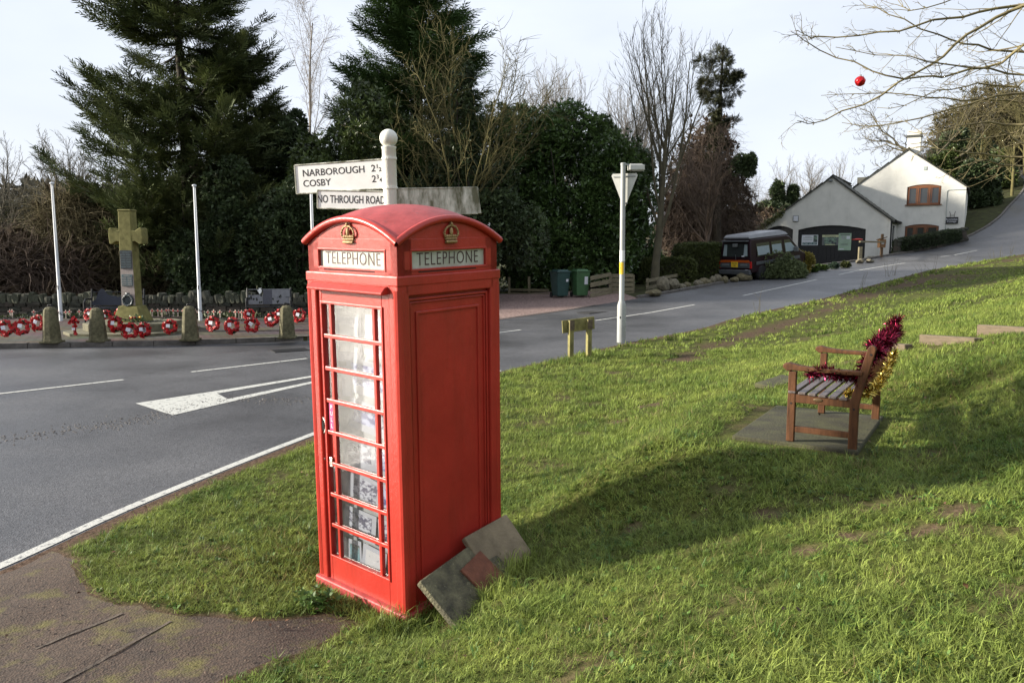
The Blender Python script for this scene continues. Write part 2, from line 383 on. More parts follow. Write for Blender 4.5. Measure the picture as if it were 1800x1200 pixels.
def dirt(x, y):
    global PATHLINE, PATCHES
    if PATHLINE is None:
        PATHLINE = np.array(wpath([(1195, 634), (1240, 614), (1300, 594), (1370, 572), (1430, 553), (1500, 530), (1560, 512), (1640, 488), (1720, 468), (1800, 450)]))
        PATCHES = [(hit(*p), r) for p, r in [((1070, 745), .16), ((1030, 762), .1), ((1090, 655), .22), ((1480, 585), .35), ((1330, 598), .2), ((1080, 656), .2), ((1140, 712), .16), ((1115, 930), .09), ((1350, 905), .1), ((1230, 905), .09), ((1690, 893), .14), ((1620, 935), .1), ((1420, 965), .1), ((1330, 910), .08), ((1500, 945), .12)]]
    d = pdist(x, y, PATHLINE); w = .16 + .22 * fbm(x * 1.5, y * 1.5, 9)
    m = 1 - sstep((d - w * .55) / (w * .6 + .12)); m = m * (.5 + .9 * fbm(x * 2, y * 2, 21))
    for c, r in PATCHES:
        q = np.hypot(x - c.x, (y - c.y)) / r + (fbm(x * 6, y * 6, 2) - .5) * 1.4
        m = np.maximum(m, .95 * (1 - sstep((q - .6) / .6)))
    e = edge_d(x, y)
    m = np.maximum(m, 1 - sstep((e - .1 - .12 * fbm(x * 3, y * 3, 4)) / .1) * 1.0)
    f = pdist(x, y, np.array(FOOT))
    m = np.maximum(m, .9 * (1 - sstep((f - .02) / .07)))
    m = np.maximum(m, .55 * sstep((fbm(x * 2.6, y * 2.6, 31) - .62) / .15))
    return np.clip(m, 0, 1)

def turf_mat():
    m = M('turf', (.055, .075, .018), .95, var=.45, scale=7, bump=.6, bscale=60, spec=.1, col2=(.11, .12, .03)); N, L = _links(m); b = N['Principled BSDF']
    src = b.inputs['Base Color'].links[0].from_socket
    n = N.new('ShaderNodeTexNoise'); n.inputs['Scale'].default_value = 22; n.inputs['Detail'].default_value = 8
    tc = N.new('ShaderNodeTexCoord'); L.new(tc.outputs['Object'], n.inputs['Vector'])
    cr = N.new('ShaderNodeValToRGB'); L.new(n.outputs['Fac'], cr.inputs[0])
    cr.color_ramp.elements[0].color = (.035, .022, .014, 1); cr.color_ramp.elements[1].color = (.14, .092, .064, 1)
    cr.color_ramp.elements[0].position = .3; cr.color_ramp.elements[1].position = .72
    a = N.new('ShaderNodeAttribute'); a.attribute_name = 'rnd'
    mx = N.new('ShaderNodeMix'); mx.data_type = 'RGBA'; L.new(a.outputs['Fac'], mx.inputs['Factor']); L.new(src, mx.inputs['A']); L.new(cr.outputs[0], mx.inputs['B'])
    L.new(mx.outputs['Result'], b.inputs['Base Color']); return m
def asphalt_mat(name='asphalt', base=.066, tint=(1, 1, 1.04), moss=0., rough=(.30, .62)):
    m = bpy.data.materials.new(name); m.use_nodes = True; N, L = _links(m); b = N['Principled BSDF']
    tc = N.new('ShaderNodeTexCoord')
    v = N.new('ShaderNodeTexVoronoi'); v.inputs['Scale'].default_value = 75; L.new(tc.outputs['Object'], v.inputs['Vector'])
    n1 = N.new('ShaderNodeTexNoise'); n1.inputs['Scale'].default_value = .45; n1.inputs['Detail'].default_value = 7; L.new(tc.outputs['Object'], n1.inputs['Vector'])
    n2 = N.new('ShaderNodeTexNoise'); n2.inputs['Scale'].default_value = 90; n2.inputs['Detail'].default_value = 3; L.new(tc.outputs['Object'], n2.inputs['Vector'])
    r1 = N.new('ShaderNodeValToRGB'); L.new(v.outputs['Color'], r1.inputs[0])
    r1.color_ramp.elements[0].color = (*[base * .5 * t for t in tint], 1); r1.color_ramp.elements[1].color = (*[base * 1.9 * t for t in tint], 1)
    r2 = N.new('ShaderNodeValToRGB'); L.new(n1.outputs['Fac'], r2.inputs[0]); r2.color_ramp.elements[0].color = (.72, .72, .72, 1); r2.color_ramp.elements[1].color = (1.25, 1.25, 1.25, 1)
    r2.color_ramp.elements[0].position = .3; r2.color_ramp.elements[1].position = .7
    mu = N.new('ShaderNodeMix'); mu.data_type = 'RGBA'; mu.blend_type = 'MULTIPLY'; mu.inputs['Factor'].default_value = 1
    L.new(r1.outputs[0], mu.inputs['A']); L.new(r2.outputs[0], mu.inputs['B']); out = mu.outputs['Result']
    if moss:
        n3 = N.new('ShaderNodeTexNoise'); n3.inputs['Scale'].default_value = 3.2; n3.inputs['Detail'].default_value = 9; n3.inputs['Roughness'].default_value = .7; L.new(tc.outputs['Object'], n3.inputs['Vector'])
        r3 = N.new('ShaderNodeValToRGB'); L.new(n3.outputs['Fac'], r3.inputs[0]); r3.color_ramp.elements[0].position = .52; r3.color_ramp.elements[1].position = .66
        r3.color_ramp.elements[0].color = (0, 0, 0, 1); r3.color_ramp.elements[1].color = (moss, moss, moss, 1)
        m3 = N.new('ShaderNodeMix'); m3.data_type = 'RGBA'; L.new(r3.outputs[0], m3.inputs['Factor']); L.new(out, m3.inputs['A']); m3.inputs['B'].default_value = (.13, .12, .025, 1); out = m3.outputs['Result']
    n4 = N.new('ShaderNodeTexNoise'); n4.inputs['Scale'].default_value = .9; n4.inputs['Detail'].default_value = 10; n4.inputs['Roughness'].default_value = .75; n4.inputs['Distortion'].default_value = 1.2; L.new(tc.outputs['Object'], n4.inputs['Vector'])
    r4 = N.new('ShaderNodeMapRange'); r4.inputs['From Min'].default_value = .56; r4.inputs['From Max'].default_value = .72; r4.inputs['To Max'].default_value = .55; L.new(n4.outputs['Fac'], r4.inputs['Value'])
    m4 = N.new('ShaderNodeMix'); m4.data_type = 'RGBA'; L.new(r4.outputs['Result'], m4.inputs['Factor']); L.new(out, m4.inputs['A']); m4.inputs['B'].default_value = (base * .45, base * .43, base * .42, 1); out = m4.outputs['Result']
    L.new(out, b.inputs['Base Color'])
    mr = N.new('ShaderNodeMapRange'); mr.inputs['From Min'].default_value = .3; mr.inputs['From Max'].default_value = .7; mr.inputs['To Min'].default_value = rough[0]; mr.inputs['To Max'].default_value = rough[1]
    L.new(n1.outputs['Fac'], mr.inputs['Value']); L.new(mr.outputs['Result'], b.inputs['Roughness'])
    bp = N.new('ShaderNodeBump'); bp.inputs['Strength'].default_value = .55; bp.inputs['Distance'].default_value = .006
    ad = N.new('ShaderNodeMath'); L.new(v.outputs['Distance'], ad.inputs[0]); L.new(n2.outputs['Fac'], ad.inputs[1])
    L.new(ad.outputs[0], bp.inputs['Height']); L.new(bp.outputs['Normal'], b.inputs['Normal']); return m
def cell_mat(name, kind, scale, c1, c2, mortar, rough=.9, bump=.5, rot=0.):
    m = bpy.data.materials.new(name); m.use_nodes = True; N, L = _links(m); b = N['Principled BSDF']; tc = N.new('ShaderNodeTexCoord')
    mp = N.new('ShaderNodeMapping'); mp.inputs['Rotation'].default_value = (0, 0, rot); L.new(tc.outputs['Object'], mp.inputs['Vector'])
    if kind == 'brick':
        v = N.new('ShaderNodeTexBrick'); v.inputs['Scale'].default_value = scale; v.inputs['Color1'].default_value = (*c1, 1); v.inputs['Color2'].default_value = (*c2, 1); v.inputs['Mortar'].default_value = (*mortar, 1)
        v.inputs['Mortar Size'].default_value = .018; v.inputs['Brick Width'].default_value = .42; v.inputs['Row Height'].default_value = .21
        L.new(mp.outputs['Vector'], v.inputs['Vector']); col = v.outputs['Color']; h = v.outputs['Fac']
        n = N.new('ShaderNodeTexNoise'); n.inputs['Scale'].default_value = 1.1; n.inputs['Detail'].default_value = 6; L.new(tc.outputs['Object'], n.inputs['Vector'])
        mu = N.new('ShaderNodeMix'); mu.data_type = 'RGBA'; mu.blend_type = 'MULTIPLY'; mu.inputs['Factor'].default_value = .8; L.new(col, mu.inputs['A']); L.new(n.outputs['Color'], mu.inputs['B']); col = mu.outputs['Result']
    else:
        v = N.new('ShaderNodeTexVoronoi'); v.inputs['Scale'].default_value = scale; L.new(mp.outputs['Vector'], v.inputs['Vector'])
        r = N.new('ShaderNodeValToRGB'); L.new(v.outputs['Color'], r.inputs[0]); r.color_ramp.elements[0].color = (*c1, 1); r.color_ramp.elements[1].color = (*c2, 1); col = r.outputs[0]; h = v.outputs['Distance']
    L.new(col, b.inputs['Base Color']); b.inputs['Roughness'].default_value = rough; b.inputs['Specular IOR Level'].default_value = .25
    bp = N.new('ShaderNodeBump'); bp.inputs['Strength'].default_value = bump; bp.inputs['Distance'].default_value = .015; bp.invert = True
    L.new(h, bp.inputs['Height']); L.new(bp.outputs['Normal'], b.inputs['Normal']); return m
MAT = {}
MAT['turf'] = turf_mat(); MAT['asphalt'] = asphalt_mat(); MAT['path'] = asphalt_mat('path', .034, (1.5, 1, .68), moss=.7, rough=(.8, .95))
MAT['pavers'] = cell_mat('pavers', 'brick', 1.6, (.16, .125, .10), (.11, .09, .075), (.05, .045, .04), rot=R(20))
MAT['gravel'] = cell_mat('gravel', 'vor', 26, (.10, .065, .055), (.36, .26, .23), (0, 0, 0), bump=.9)
MAT['soil'] = M('soil', (.045, .036, .022), .95, var=.5, scale=2.5, bump=.8, bscale=25, col2=(.06, .07, .022), spec=.15)
MAT['paint'] = M('road_paint', (.48, .48, .44), .7, var=.0, scale=15, col2=(.11, .11, .115), thr=(.55, .66), detail=10, bump=.3, bscale=70)
MAT['kerb'] = M('kerb_stone', (.10, .09, .08), .9, var=.4, scale=7, bump=.5, bscale=40)
MAT['concrete'] = M('concrete', (.24, .22, .18), .92, var=.35, scale=9, bump=.5, bscale=60, col2=(.30, .28, .2))
MAT['edging'] = M('worn_edging', (.085, .066, .05), .95, var=.4, scale=14, bump=.4, bscale=50)
G = build_ground()

# ---- road paint (sheets 4 mm above the asphalt)
def ribbon(name, line, w, dz=.005, mat='paint', parent=None, side=0.):
    line = np.array(line, float); t = np.gradient(line, axis=0); t /= np.linalg.norm(t, axis=1, keepdims=True); n = np.stack([-t[:, 1], t[:, 0]], 1)
    A = line + n * (side + w / 2); B = line + n * (side - w / 2); XY = np.vstack([A, B]); Z = g(XY[:, 0], XY[:, 1]) + dz
    k = len(line); F = np.stack([np.arange(k - 1), np.arange(1, k), np.arange(k + 1, 2 * k), np.arange(k, 2 * k - 1)], 1)[:, ::-1]
    return mesh_np(name, np.column_stack([XY, Z]), F, MAT[mat], parent, smooth=False)
def sub(line, a, b, n=30):
    line = np.array(line); s = np.r_[0, np.cumsum(np.linalg.norm(np.diff(line, axis=0), axis=1))]; q = np.linspace(a, b, n)
    return np.column_stack([np.interp(q, s, line[:, 0]), np.interp(q, s, line[:, 1])])
road = G['road']
def near_s(line, p):
    i = int(np.argmin(np.linalg.norm(line - np.array(p), axis=1))); return float(np.r_[0, np.cumsum(np.linalg.norm(np.diff(line, axis=0), axis=1))][i])
sC = lambda u, v: near_s(CENTRE, np.array(hit(u, v))[:2])
for a, b in [((-160, 710), (235, 666)), ((325, 655), (560, 628)), ((690, 611), (925, 583)), ((1040, 563), (1230, 537)), ((1305, 520), (1465, 493)), ((1520, 484), (1630, 463)), ((1690, 452), (1735, 442))]:
    ribbon('centre_line', sub(CENTRE, sC(*a), sC(*b)), .1, parent=road)
e0, e1 = near_s(EDGE, (-5.2, 0)), near_s(EDGE, (-.16, 14.6))
ribbon('edge_line', sub(EDGE, e0, e1, 200), .10, parent=road, side=.075)
tri = [Vector(np.array(hit(*p))) for p in [(238, 709), (303, 730), (700, 640), (695, 637)]]
V_ = MB()
def quadz(m, P):
    n = 14; rows = []
    for i in range(n + 1):
        t = i / n; a = Vector(P[0]).lerp(Vector(P[3]), t); b = Vector(P[1]).lerp(Vector(P[2]), t); rows.append((a, b))
    vs = []
    for a, b in rows: vs += [(a[0], a[1], gz(a[0], a[1]) + .005), (b[0], b[1], gz(b[0], b[1]) + .005)]
    m.add(vs, [(2 * i, 2 * i + 1, 2 * i + 3, 2 * i + 2) for i in range(n)])
tA, tB, tC, tD = tri
apex = (tC + tD) / 2
i1 = tA.lerp(tB, .0); base_in_a = tA.lerp(apex, .24); base_in_b = tB.lerp(apex, .2)
quadz(V_, [tA, tB, base_in_b, base_in_a])
quadz(V_, [base_in_a, base_in_a.lerp(base_in_b, .22), apex - (apex - tD) * .3, tD])
quadz(V_, [base_in_b.lerp(base_in_a, .22), base_in_b, tC, apex + (tC - apex) * .3])
V_.build('give_way_triangle', MAT['paint'], road)
# road gully and drain covers
def grate(u, v, w, l, rz, par):
    p = hit(u, v); m = MB()
    for k in range(6): m.box((0, (k - 2.5) * l / 6, 0), (w, l / 9, .012))
    for s in (-1, 1): m.box((s * w / 2, 0, .001), (.03, l, .014))
    o = m.build('drain_grate', MAT['kerb_iron'], par); o.location = (p.x, p.y, gz(p.x, p.y) + .008); o.rotation_euler = (0, 0, rz)
MAT['kerb_iron'] = M('iron', (.02, .02, .021), .6, metal=.3, var=.4, scale=30)
grate(510, 616, .75, .5, R(30), road); grate(1042, 549, .5, 1.0, R(-45), road)
# kerb stones: forecourt, far side of the hill road, near edging of the footpath
def kerb(name, line, hgt, wid, seg, label, group=None, inset=0., mat='kerb'):
    line = np.array(line, float); s = np.r_[0, np.cumsum(np.linalg.norm(np.diff(line, axis=0), axis=1))]; n = int(s[-1] / seg)
    root = thing(name, (0, 0, 0), label, 'kerb', group); root['kind'] = 'structure'
    for i in range(n):
        q = sub(line, i * s[-1] / n, (i + 1) * s[-1] / n - .012, 3); a, b = q[0], q[2]; c = (a + b) / 2; L = np.linalg.norm(b - a)
        za, zb = gz(*a), gz(*b); h = hgt + rng.uniform(-.006, .006)
        m = MB(); m.box((0, inset + wid / 2, h / 2 - .06), (L, wid, h + .12))
        o = m.build('kerb_stone', MAT[mat], root, bevel=.012)
        o.location = (c[0], c[1], (za + zb) / 2); o.rotation_euler = (0, -math.atan2(zb - za, L), math.atan2(b[1] - a[1], b[0] - a[0]))
    bd = np.array(line); t_ = np.gradient(bd, axis=0); t_ /= np.linalg.norm(t_, axis=1, keepdims=True); bd = bd + np.stack([-t_[:, 1], t_[:, 0]], 1) * .05; zz_ = g(bd[:, 0], bd[:, 1]); k_ = len(bd)
    V = np.vstack([np.column_stack([bd, zz_ - .1]), np.column_stack([bd, zz_ + hgt - .004])]); mesh_np('kerb_bedding', V, np.stack([np.arange(k_ - 1), np.arange(1, k_), np.arange(k_ + 1, 2 * k_), np.arange(k_, 2 * k_ - 1)], 1), MAT['soil'], root, smooth=False)
    return root
kerb('forecourt_kerb', [(-22, 16), (-14.03, 17.5), (-11.74, 17.86), (-8.41, 18.35), (-5.1, 19.41), (-4.3, 20.15)], .12, .14, .9, 'dark kerb edging the war memorial forecourt')
kerb('roadside_kerb', [tuple(p) for p in _left[(_left[:, 1] > 29.5) & (_left[:, 1] < 70)]], .1, .14, 1.4, 'low kerb along the far side of the hill road by the cottage')
ribbon('gravel_edging', [(-4.2, 20.2), (-2.6, 21.6), (-.27, 24.1), (1.6, 26.1), (3, 27.6)], .09, .022, 'kerb', G['gravel_drive'], side=.05)
for a, b in (((62, 1141), (215, 1078)), ((95, 1205), (300, 1092))):
    ribbon('concrete_edging', np.linspace(np.array(hit(*a))[:2], np.array(hit(*b))[:2], 12), .024, .005, 'edging', G['asphalt_footpath'])
# ================================================================ TELEPHONE BOX
red = M('red_paint', (.41, .033, .022), .36, var=.16, scale=2.2, bump=.12, bscale=26, spec=.45, detail=9, grime=[((.16, .022, .012), 1.6, .5, .72, .5, (2.5, 2.5, .35)), ((.075, .03, .018), 26, .66, .74, .7, (1, 1, 1)), ((.42, .07, .055), 4, .55, .75, .2, (1.5, 1.5, .4))])
redtop = M('red_roof_paint', (.36, .045, .042), .5, var=.25, scale=9, bump=.12, bscale=30, spec=.4, detail=10, col2=(.44, .07, .068), grime=[((.10, .05, .04), 11, .58, .7, .6, (1, 1, 1))])
gold = M('gilt', (.36, .235, .11), .6, metal=.25, var=.3, scale=60, bump=.3, bscale=90)
opal = M('opal_sign', (.42, .43, .36), .35, var=.25, scale=9, col2=(.52, .53, .47))
ink = M('dark_lettering', (.07, .035, .035), .6)
dark = M('dark_void', (.012, .011, .011), .9)
steel = M('polished_steel', (.6, .58, .54), .25, metal=1., var=.2, scale=30)
pane_m = glass_mat('dusty_glass', tint=(.96, .97, .97), dust=.035)
white = M('white_paint', (.80, .80, .77), .5, var=.06, scale=12, detail=8)
YAW = R(49.4)
box = thing('telephone_box', (0, 0, 0), 'red cast iron telephone box with domed roof and gilt crowns', 'telephone box')
# lean of the box: a small real rotation about the ground
lean = Matrix.Rotation(R(1.95), 4, Vector((1, 0, 0))) @ Matrix.Rotation(R(-.29), 4, Vector((0, 1, 0)))
box.matrix_world = Matrix.Translation((-.703, 5.275, -.03)) @ lean @ Matrix.Rotation(YAW, 4, 'Z')
HB, HE = .447, .455          # half widths: body, eaves
ZB, ZE = 2.185, 2.375        # top of body band, eaves
def side(k):
    """frame of side k: x along the face (left to right seen from outside), y up, z outwards; origin at the face centre on the ground"""
    a = math.pi + k * math.pi / 2       # k=0 door (-x), 1 right (-y), 2 back, 3 left
    n = Vector((math.cos(a), math.sin(a), 0)); return frame((0, 0, 0), Vector((-n.y, n.x, 0)), n)
m = MB(); m.box((0, 0, .04), (.94, .94, .10)); m.box((0, 0, -.06), (.99, .99, .12)); m.build('plinth', redtop, box, bevel=.012)
m = MB()
for sx in (-1, 1):
    for sy in (-1, 1):
        m.box((sx * (HB - .045), sy * (HB - .045), 1.09), (.09, .09, 2.1))
        m.tube([(sx * (HB - .022), sy * (HB - .022), .1), (sx * (HB - .022), sy * (HB - .022), 2.1)], .03, 10)
m.build('corner_posts', red, box, bevel=.010)
m = MB()
for k in range(4):
    S = side(k)
    m.box((0, 2.125, HB - .035), (2 * HB - .12, .12, .07), S)
m.box((0, 0, 2.155), (2 * HB + .01, 2 * HB + .01, .062)); m.build('cornice_band', red, box, bevel=.008)
# frieze with sign openings
for k in range(4):
    S = side(k); W = HB - .012; z = W; m = MB()
    zb, zt, hs = 2.222, 2.325, .322
    m.box((0, (ZB + zb) / 2, z - .03), (2 * W - .1, zb - ZB, .06), S); m.box((0, (zt + 2.4) / 2, z - .03), (2 * W - .1, 2.4 - zt, .06), S)
    for s in (-1, 1): m.box((s * (hs + (W - hs) / 2), 2.27, z - .03), (W - hs, .272, .06), S)
    # segmental pediment filling
    prof = [(-W, 2.37)] + [(W * t, ZE + .14 * (1 - t * t)) for t in np.linspace(-1, 1, 15)] + [(W, 2.37)]
    m.prism([(p[0], p[1]) for p in prof], z - .06, z - .002, S)
    for (a, b, c, d) in ((-hs - .012, hs + .012, zt + .008, .012), (-hs - .012, hs + .012, zb - .008, .012)): m.box(((a + b) / 2, c, z - .002), (b - a, d, .014), S)
    for s in (-1, 1): m.box((s * (hs + .006), (zb + zt) / 2, z - .002), (.012, zt - zb + .02, .014), S)
    m.build('frieze', red, box, bevel=.004)
    pm = MB(); pm.box((0, (zb + zt) / 2, z - .022), (2 * hs, zt - zb, .012), S); pn = pm.build('sign_panel', opal, box)
    tl = text('TELEPHONE', .114, 'lettering', ink, pn, S @ Matrix.Translation((0, (zb + zt) / 2, z - .0145)), ext=.0008, sx=.80, space=1.12, bold=-.0012)
    sl_ = MB(); sl_.box((-.02, 2.203, z + .001), (.50, .006, .004), S); sl_.build('vent_slot', dark, box)
    # rolled rim of the pediment
    arch = [S @ Vector((HE * t, ZE + .145 * (1 - t * t), HE - .008)) for t in np.linspace(-1, 1, 21)]
    rm = MB(); rm.tube([tuple(p) for p in arch], .023, 8); rm.build('pediment_moulding', red, box, smooth=True)
    # crown
    cm = MB(); C = S @ Matrix.Translation((0, 2.39, z + .004))
    cm.tube([(x, -.012, .006 + .006 * (1 - (x / .046) ** 2)) for x in np.linspace(-.046, .046, 9)], .010, 6, C)
    cm.tube([(x, .006, .004 + .006 * (1 - (x / .05) ** 2)) for x in np.linspace(-.05, .05, 9)], .006, 6, C)
    for x in (-.036, -.018, 0, .018, .036): cm.sphere((x, .022, .006), .011, 8, 6, C, sq=(1, 1, .7))
    for s in (-1, 1):
        cm.tube([(s * .050, .016, .006), (s * .060, .036, .008), (s * .056, .056, .009), (s * .040, .074, .010), (s * .020, .084, .010), (0, .086, .010)], .0065, 6, C)
        for q in ((.058, .03), (.06, .046), (.05, .066), (.034, .08)): cm.sphere((s * q[0], q[1], .012), .006, 6, 5, C)
    cm.sphere((0, .050, .008), .018, 8, 6, C, sq=(.8, 1.5, .6)); cm.sphere((0, .096, .010), .012, 8, 6, C); cm.box((0, .114, .010), (.007, .026, .007), C); cm.box((0, .117, .010), (.02, .007, .007), C)
    cm.build('crown', gold, box, smooth=True)
    # hood moulding below the band
    if k == 0:
        hm = MB(); hm.prism([(.0, .028), (.055, .030), (.058, .018), (.03, -.012), (0, -.02)], -.38, .36, S @ frame((0, 2.105, HB - .004), (0, 0, 1), (1, 0, 0))); hm.build('door_hood', red, box, bevel=.004)
# dome
n = 26; vs = []; fs = []
for i in range(n + 1):
    for j in range(n + 1):
        x = (i / n * 2 - 1); y = (j / n * 2 - 1); a, b = 1 - x * x, 1 - y * y
        vs.append((x * HE, y * HE, ZE + .145 * a + .145 * b - .055 * a * b + .004))
for i in range(n):
    for j in range(n): q = i * (n + 1) + j; fs.append((q, q + n + 1, q + n + 2, q + 1))
rm = MB(); rm.add(vs, fs); rm.build('roof', redtop, box, smooth=True)
# door
S = side(0); D0, D1 = -.388, .352            # door edges seen from outside (x to the right)
zd = HB - .035; Z0, Z1 = .262, 1.985; X0, X1 = -.318, .276
dm = MB(); fz = .034
for (a, b, c, d) in ((D0, X0, .075, 2.072), (X1, D1, .075, 2.072), (X0, X1, Z1, 2.072), (X0, X1, .075, Z0)): dm.box(((a + b) / 2, (c + d) / 2, zd), (b - a, d - c, fz), S)
door = dm.build('door', red, box, bevel=.004)
fm = MB()
for (a, b, c, d) in ((X0 - .012, X0 + .004, Z0, Z1), (X1 - .004, X1 + .012, Z0, Z1), (X0 - .012, X1 + .012, Z1 - .004, Z1 + .012), (X0 - .012, X1 + .012, Z0 - .012, Z0 + .004)): fm.box(((a + b) / 2, (c + d) / 2, zd + fz / 2 + .001), (b - a, d - c, .016), S)
fm.build('glazing_moulding', red, door, bevel=.003)
xs = [X0, X0 + .082, X1 - .082, X1]; zs = np.linspace(Z0, Z1, 9)
for z in zs[1:-1]: bm_ = MB(); bm_.box(((X0 + X1) / 2, z, zd + .003), (X1 - X0, .028, .031), S); bm_.build('glazing_bar', red, door, bevel=.005)
for x in xs[1:3]: bm_ = MB(); bm_.box((x, (Z0 + Z1) / 2, zd + .0025), (.027, Z1 - Z0, .030), S); bm_.build('glazing_bar', red, door, bevel=.005)
for r_ in range(8):
    for c_ in range(3):
        pm = MB(); x0_, x1_, z0_, z1_ = xs[c_] + .002, xs[c_ + 1] - .002, zs[r_] + .002, zs[r_ + 1] - .002
        if r_ == 3 and c_ == 0: pm.box(((x0_ + x1_) / 2, (z0_ + z1_) / 2, zd - .006), (x1_ - x0_, z1_ - z0_, .01), S); pm.build('lock_plate_panel', red, door); continue
        pm.add([(x0_, z0_, zd + .003), (x1_, z0_, zd + .003), (x1_, z1_, zd + .003), (x0_, z1_, zd + .003)], [(0, 1, 2, 3)], S)
        pm.build('pane', pane_m, door)
pink = M('pink_label', (.62, .07, .20), .5, var=.08)
pl = MB(); pl.box((X0 + .043, (zs[4] + zs[5]) / 2, zd + .006), (.050, zs[5] - zs[4] - .035, .006), S); pull = pl.build('pull_plate', pink, door)
for i_, ch in enumerate('PULL'): text(ch, .040, 'lettering', white, pull, S @ Matrix.Translation((X0 + .043, zs[5] - .045 - i_ * .042, zd + .0095)), ext=.0006)
hm = MB(); hm.lathe([(.010, 0), (.030, .004), (.034, .002), (.034, -.004)], 20, S @ Matrix.Translation((D0 + .035, 1.16, zd + .018)) @ Matrix.Diagonal((.82, 1.75, 1.3, 1))); hm.build('cup_handle', steel, door, smooth=True)
hm = MB(); hm.sphere((0, 0, 0), .02, 10, 6, S @ Matrix.Translation((D0 + .035, 1.16, zd + .0235)) @ Matrix.Diagonal((.85, 1.9, .25, 1))); hm.build('handle_recess', dark, door, smooth=True)
hm = MB(); hm.box((X0 + .03, .92, zd + .016), (.028, .066, .008), S); lk = hm.build('lock_plate', steel, door, bevel=.003)
hm = MB(); hm.box((X0 + .03, .915, zd + .0205), (.006, .024, .002), S); hm.build('keyhole', dark, lk)
hm = MB(); hm.lathe([(.010, 0), (.009, .006), (.003, .008)], 12, S @ Matrix.Translation((D0 + .03, .93, zd + .017))); hm.build('rivet', steel, door)
for z in (1.78, .98, .34): hm = MB(); hm.tube([tuple(S @ Vector((D1 + .004, z - .07, zd + .022))), tuple(S @ Vector((D1 + .004, z + .07, zd + .022)))], .010, 8); hm.build('hinge', red, door)
# blank steel sides
for k in (1, 2, 3):
    S = side(k); pm = MB(); pm.box((0, 1.07, HB - .05), (.74, 2.02, .02), S); pan = pm.build('side_panel', red, box)
    for (hx, z0, z1, t, o) in ((.345, .12, 2.04, .016, .03), (.325, .12, 2.02, .01, .036), (.272, .16, 1.955, .018, .038)):
        for s in (-1, 1): mm = MB(); mm.box((s * hx, (z0 + z1) / 2, HB - o), (t, z1 - z0, .018), S); mm.build('panel_moulding', red, pan, bevel=.004)
        mm = MB(); mm.box((0, z1, HB - o), (2 * hx + t, t, .0178), S); mm.build('panel_moulding', red, pan, bevel=.004)
m = MB(); m.box((0, 0, .095), (.8, .8, .02)); m.build('floor', MAT['concrete'], box)
m = MB(); m.box((0, 0, 2.18), (.84, .84, .01)); m.build('ceiling', white, box)
# display boards with sheets behind the glass
def print_mat(name, c1, c2, sc, thr=(.45, .55)): return M(name, c1, .6, var=0, scale=sc, col2=c2, thr=thr, detail=5, sscale=(1, 1.6, 1))
paper = M('paper', (.24, .255, .30), .7, var=.08, scale=5)
blue1 = print_mat('blue_photo_print', (.015, .02, .13), (.26, .29, .42), 14); blue2 = print_mat('street_photo_print', (.03, .03, .07), (.3, .32, .38), 22)
teal = print_mat('dark_leaflet_print', (.02, .03, .035), (.10, .2, .24), 12); lineart = print_mat('line_drawing_print', (.34, .35, .37), (.12, .12, .14), 18, (.62, .66))
S = side(0)
BW = box.matrix_world
def board(name, lab, T, w, h, sheets, backm):
    o = thing(name, (0, 0, 0), lab, 'notice board'); o.matrix_world = BW @ T
    b_ = MB(); b_.box((0, h / 2, 0), (w, h, .012)); b_.build('backing_board', backm, o)
    for i, (x, y, sw, sh, tilt, pm_) in enumerate(sheets):
        Q = Matrix.Translation((x, y, .0095 + .0012 * i)) @ Matrix.Rotation(R(tilt), 4, 'Z')
        s_ = MB(); s_.box((0, 0, 0), (sw, sh, .0008), Q); sh_ = s_.build('paper_sheet', paper, o)
        if pm_ is not None: q_ = MB(); q_.box((0, .01, .0008), (sw * .72, sh * .62, .0006), Q); q_.build('printed_picture', pm_, sh_)
greyb = M('pinboard', (.2, .205, .215), .8, var=.1, scale=20)
board('notice_board', 'tall notice board of printed street photographs behind the telephone box door', S @ Matrix.Translation((-.07, .12, .325)) @ Matrix.Rotation(R(5), 4, 'Y') @ Matrix.Rotation(R(-1.5), 4, 'X'), .58, 1.84,
      [(-.14, 1.62, .24, .30, 2, lineart), (.12, 1.66, .22, .26, -3, None), (-.02, 1.38, .30, .23, -4, blue1), (.20, 1.36, .16, .22, 2, blue1), (-.16, 1.34, .10, .2, 3, None), (0, 1.12, .28, .2, -8, blue1), (.2, 1.1, .16, .2, 1, blue2), (-.05, .86, .30, .21, 4, blue2), (.19, .84, .17, .2, -2, blue1), (.0, .62, .30, .21, -12, blue2), (.2, .6, .16, .2, 0, blue1), (-.05, .38, .30, .20, -5, blue2), (.2, .36, .15, .2, 3, blue2), (-.10, .15, .13, .22, 2, teal), (.08, .14, .22, .22, -7, lineart), (-.22, .16, .1, .2, 0, lineart)], greyb)
board('leaflet_board', 'narrow panel of blue leaflets beside the notice board in the telephone box', S @ Matrix.Translation((.30, .12, .30)) @ Matrix.Rotation(R(-40), 4, 'Y'), .14, 1.80,
      [(0, 1.64, .12, .24, 0, None), (0, 1.34, .12, .22, 2, blue1), (0, 1.05, .12, .22, -2, blue2), (0, .78, .12, .22, 1, blue1), (0, .5, .12, .22, 0, blue1), (0, .22, .12, .22, -2, blue2)], paper)
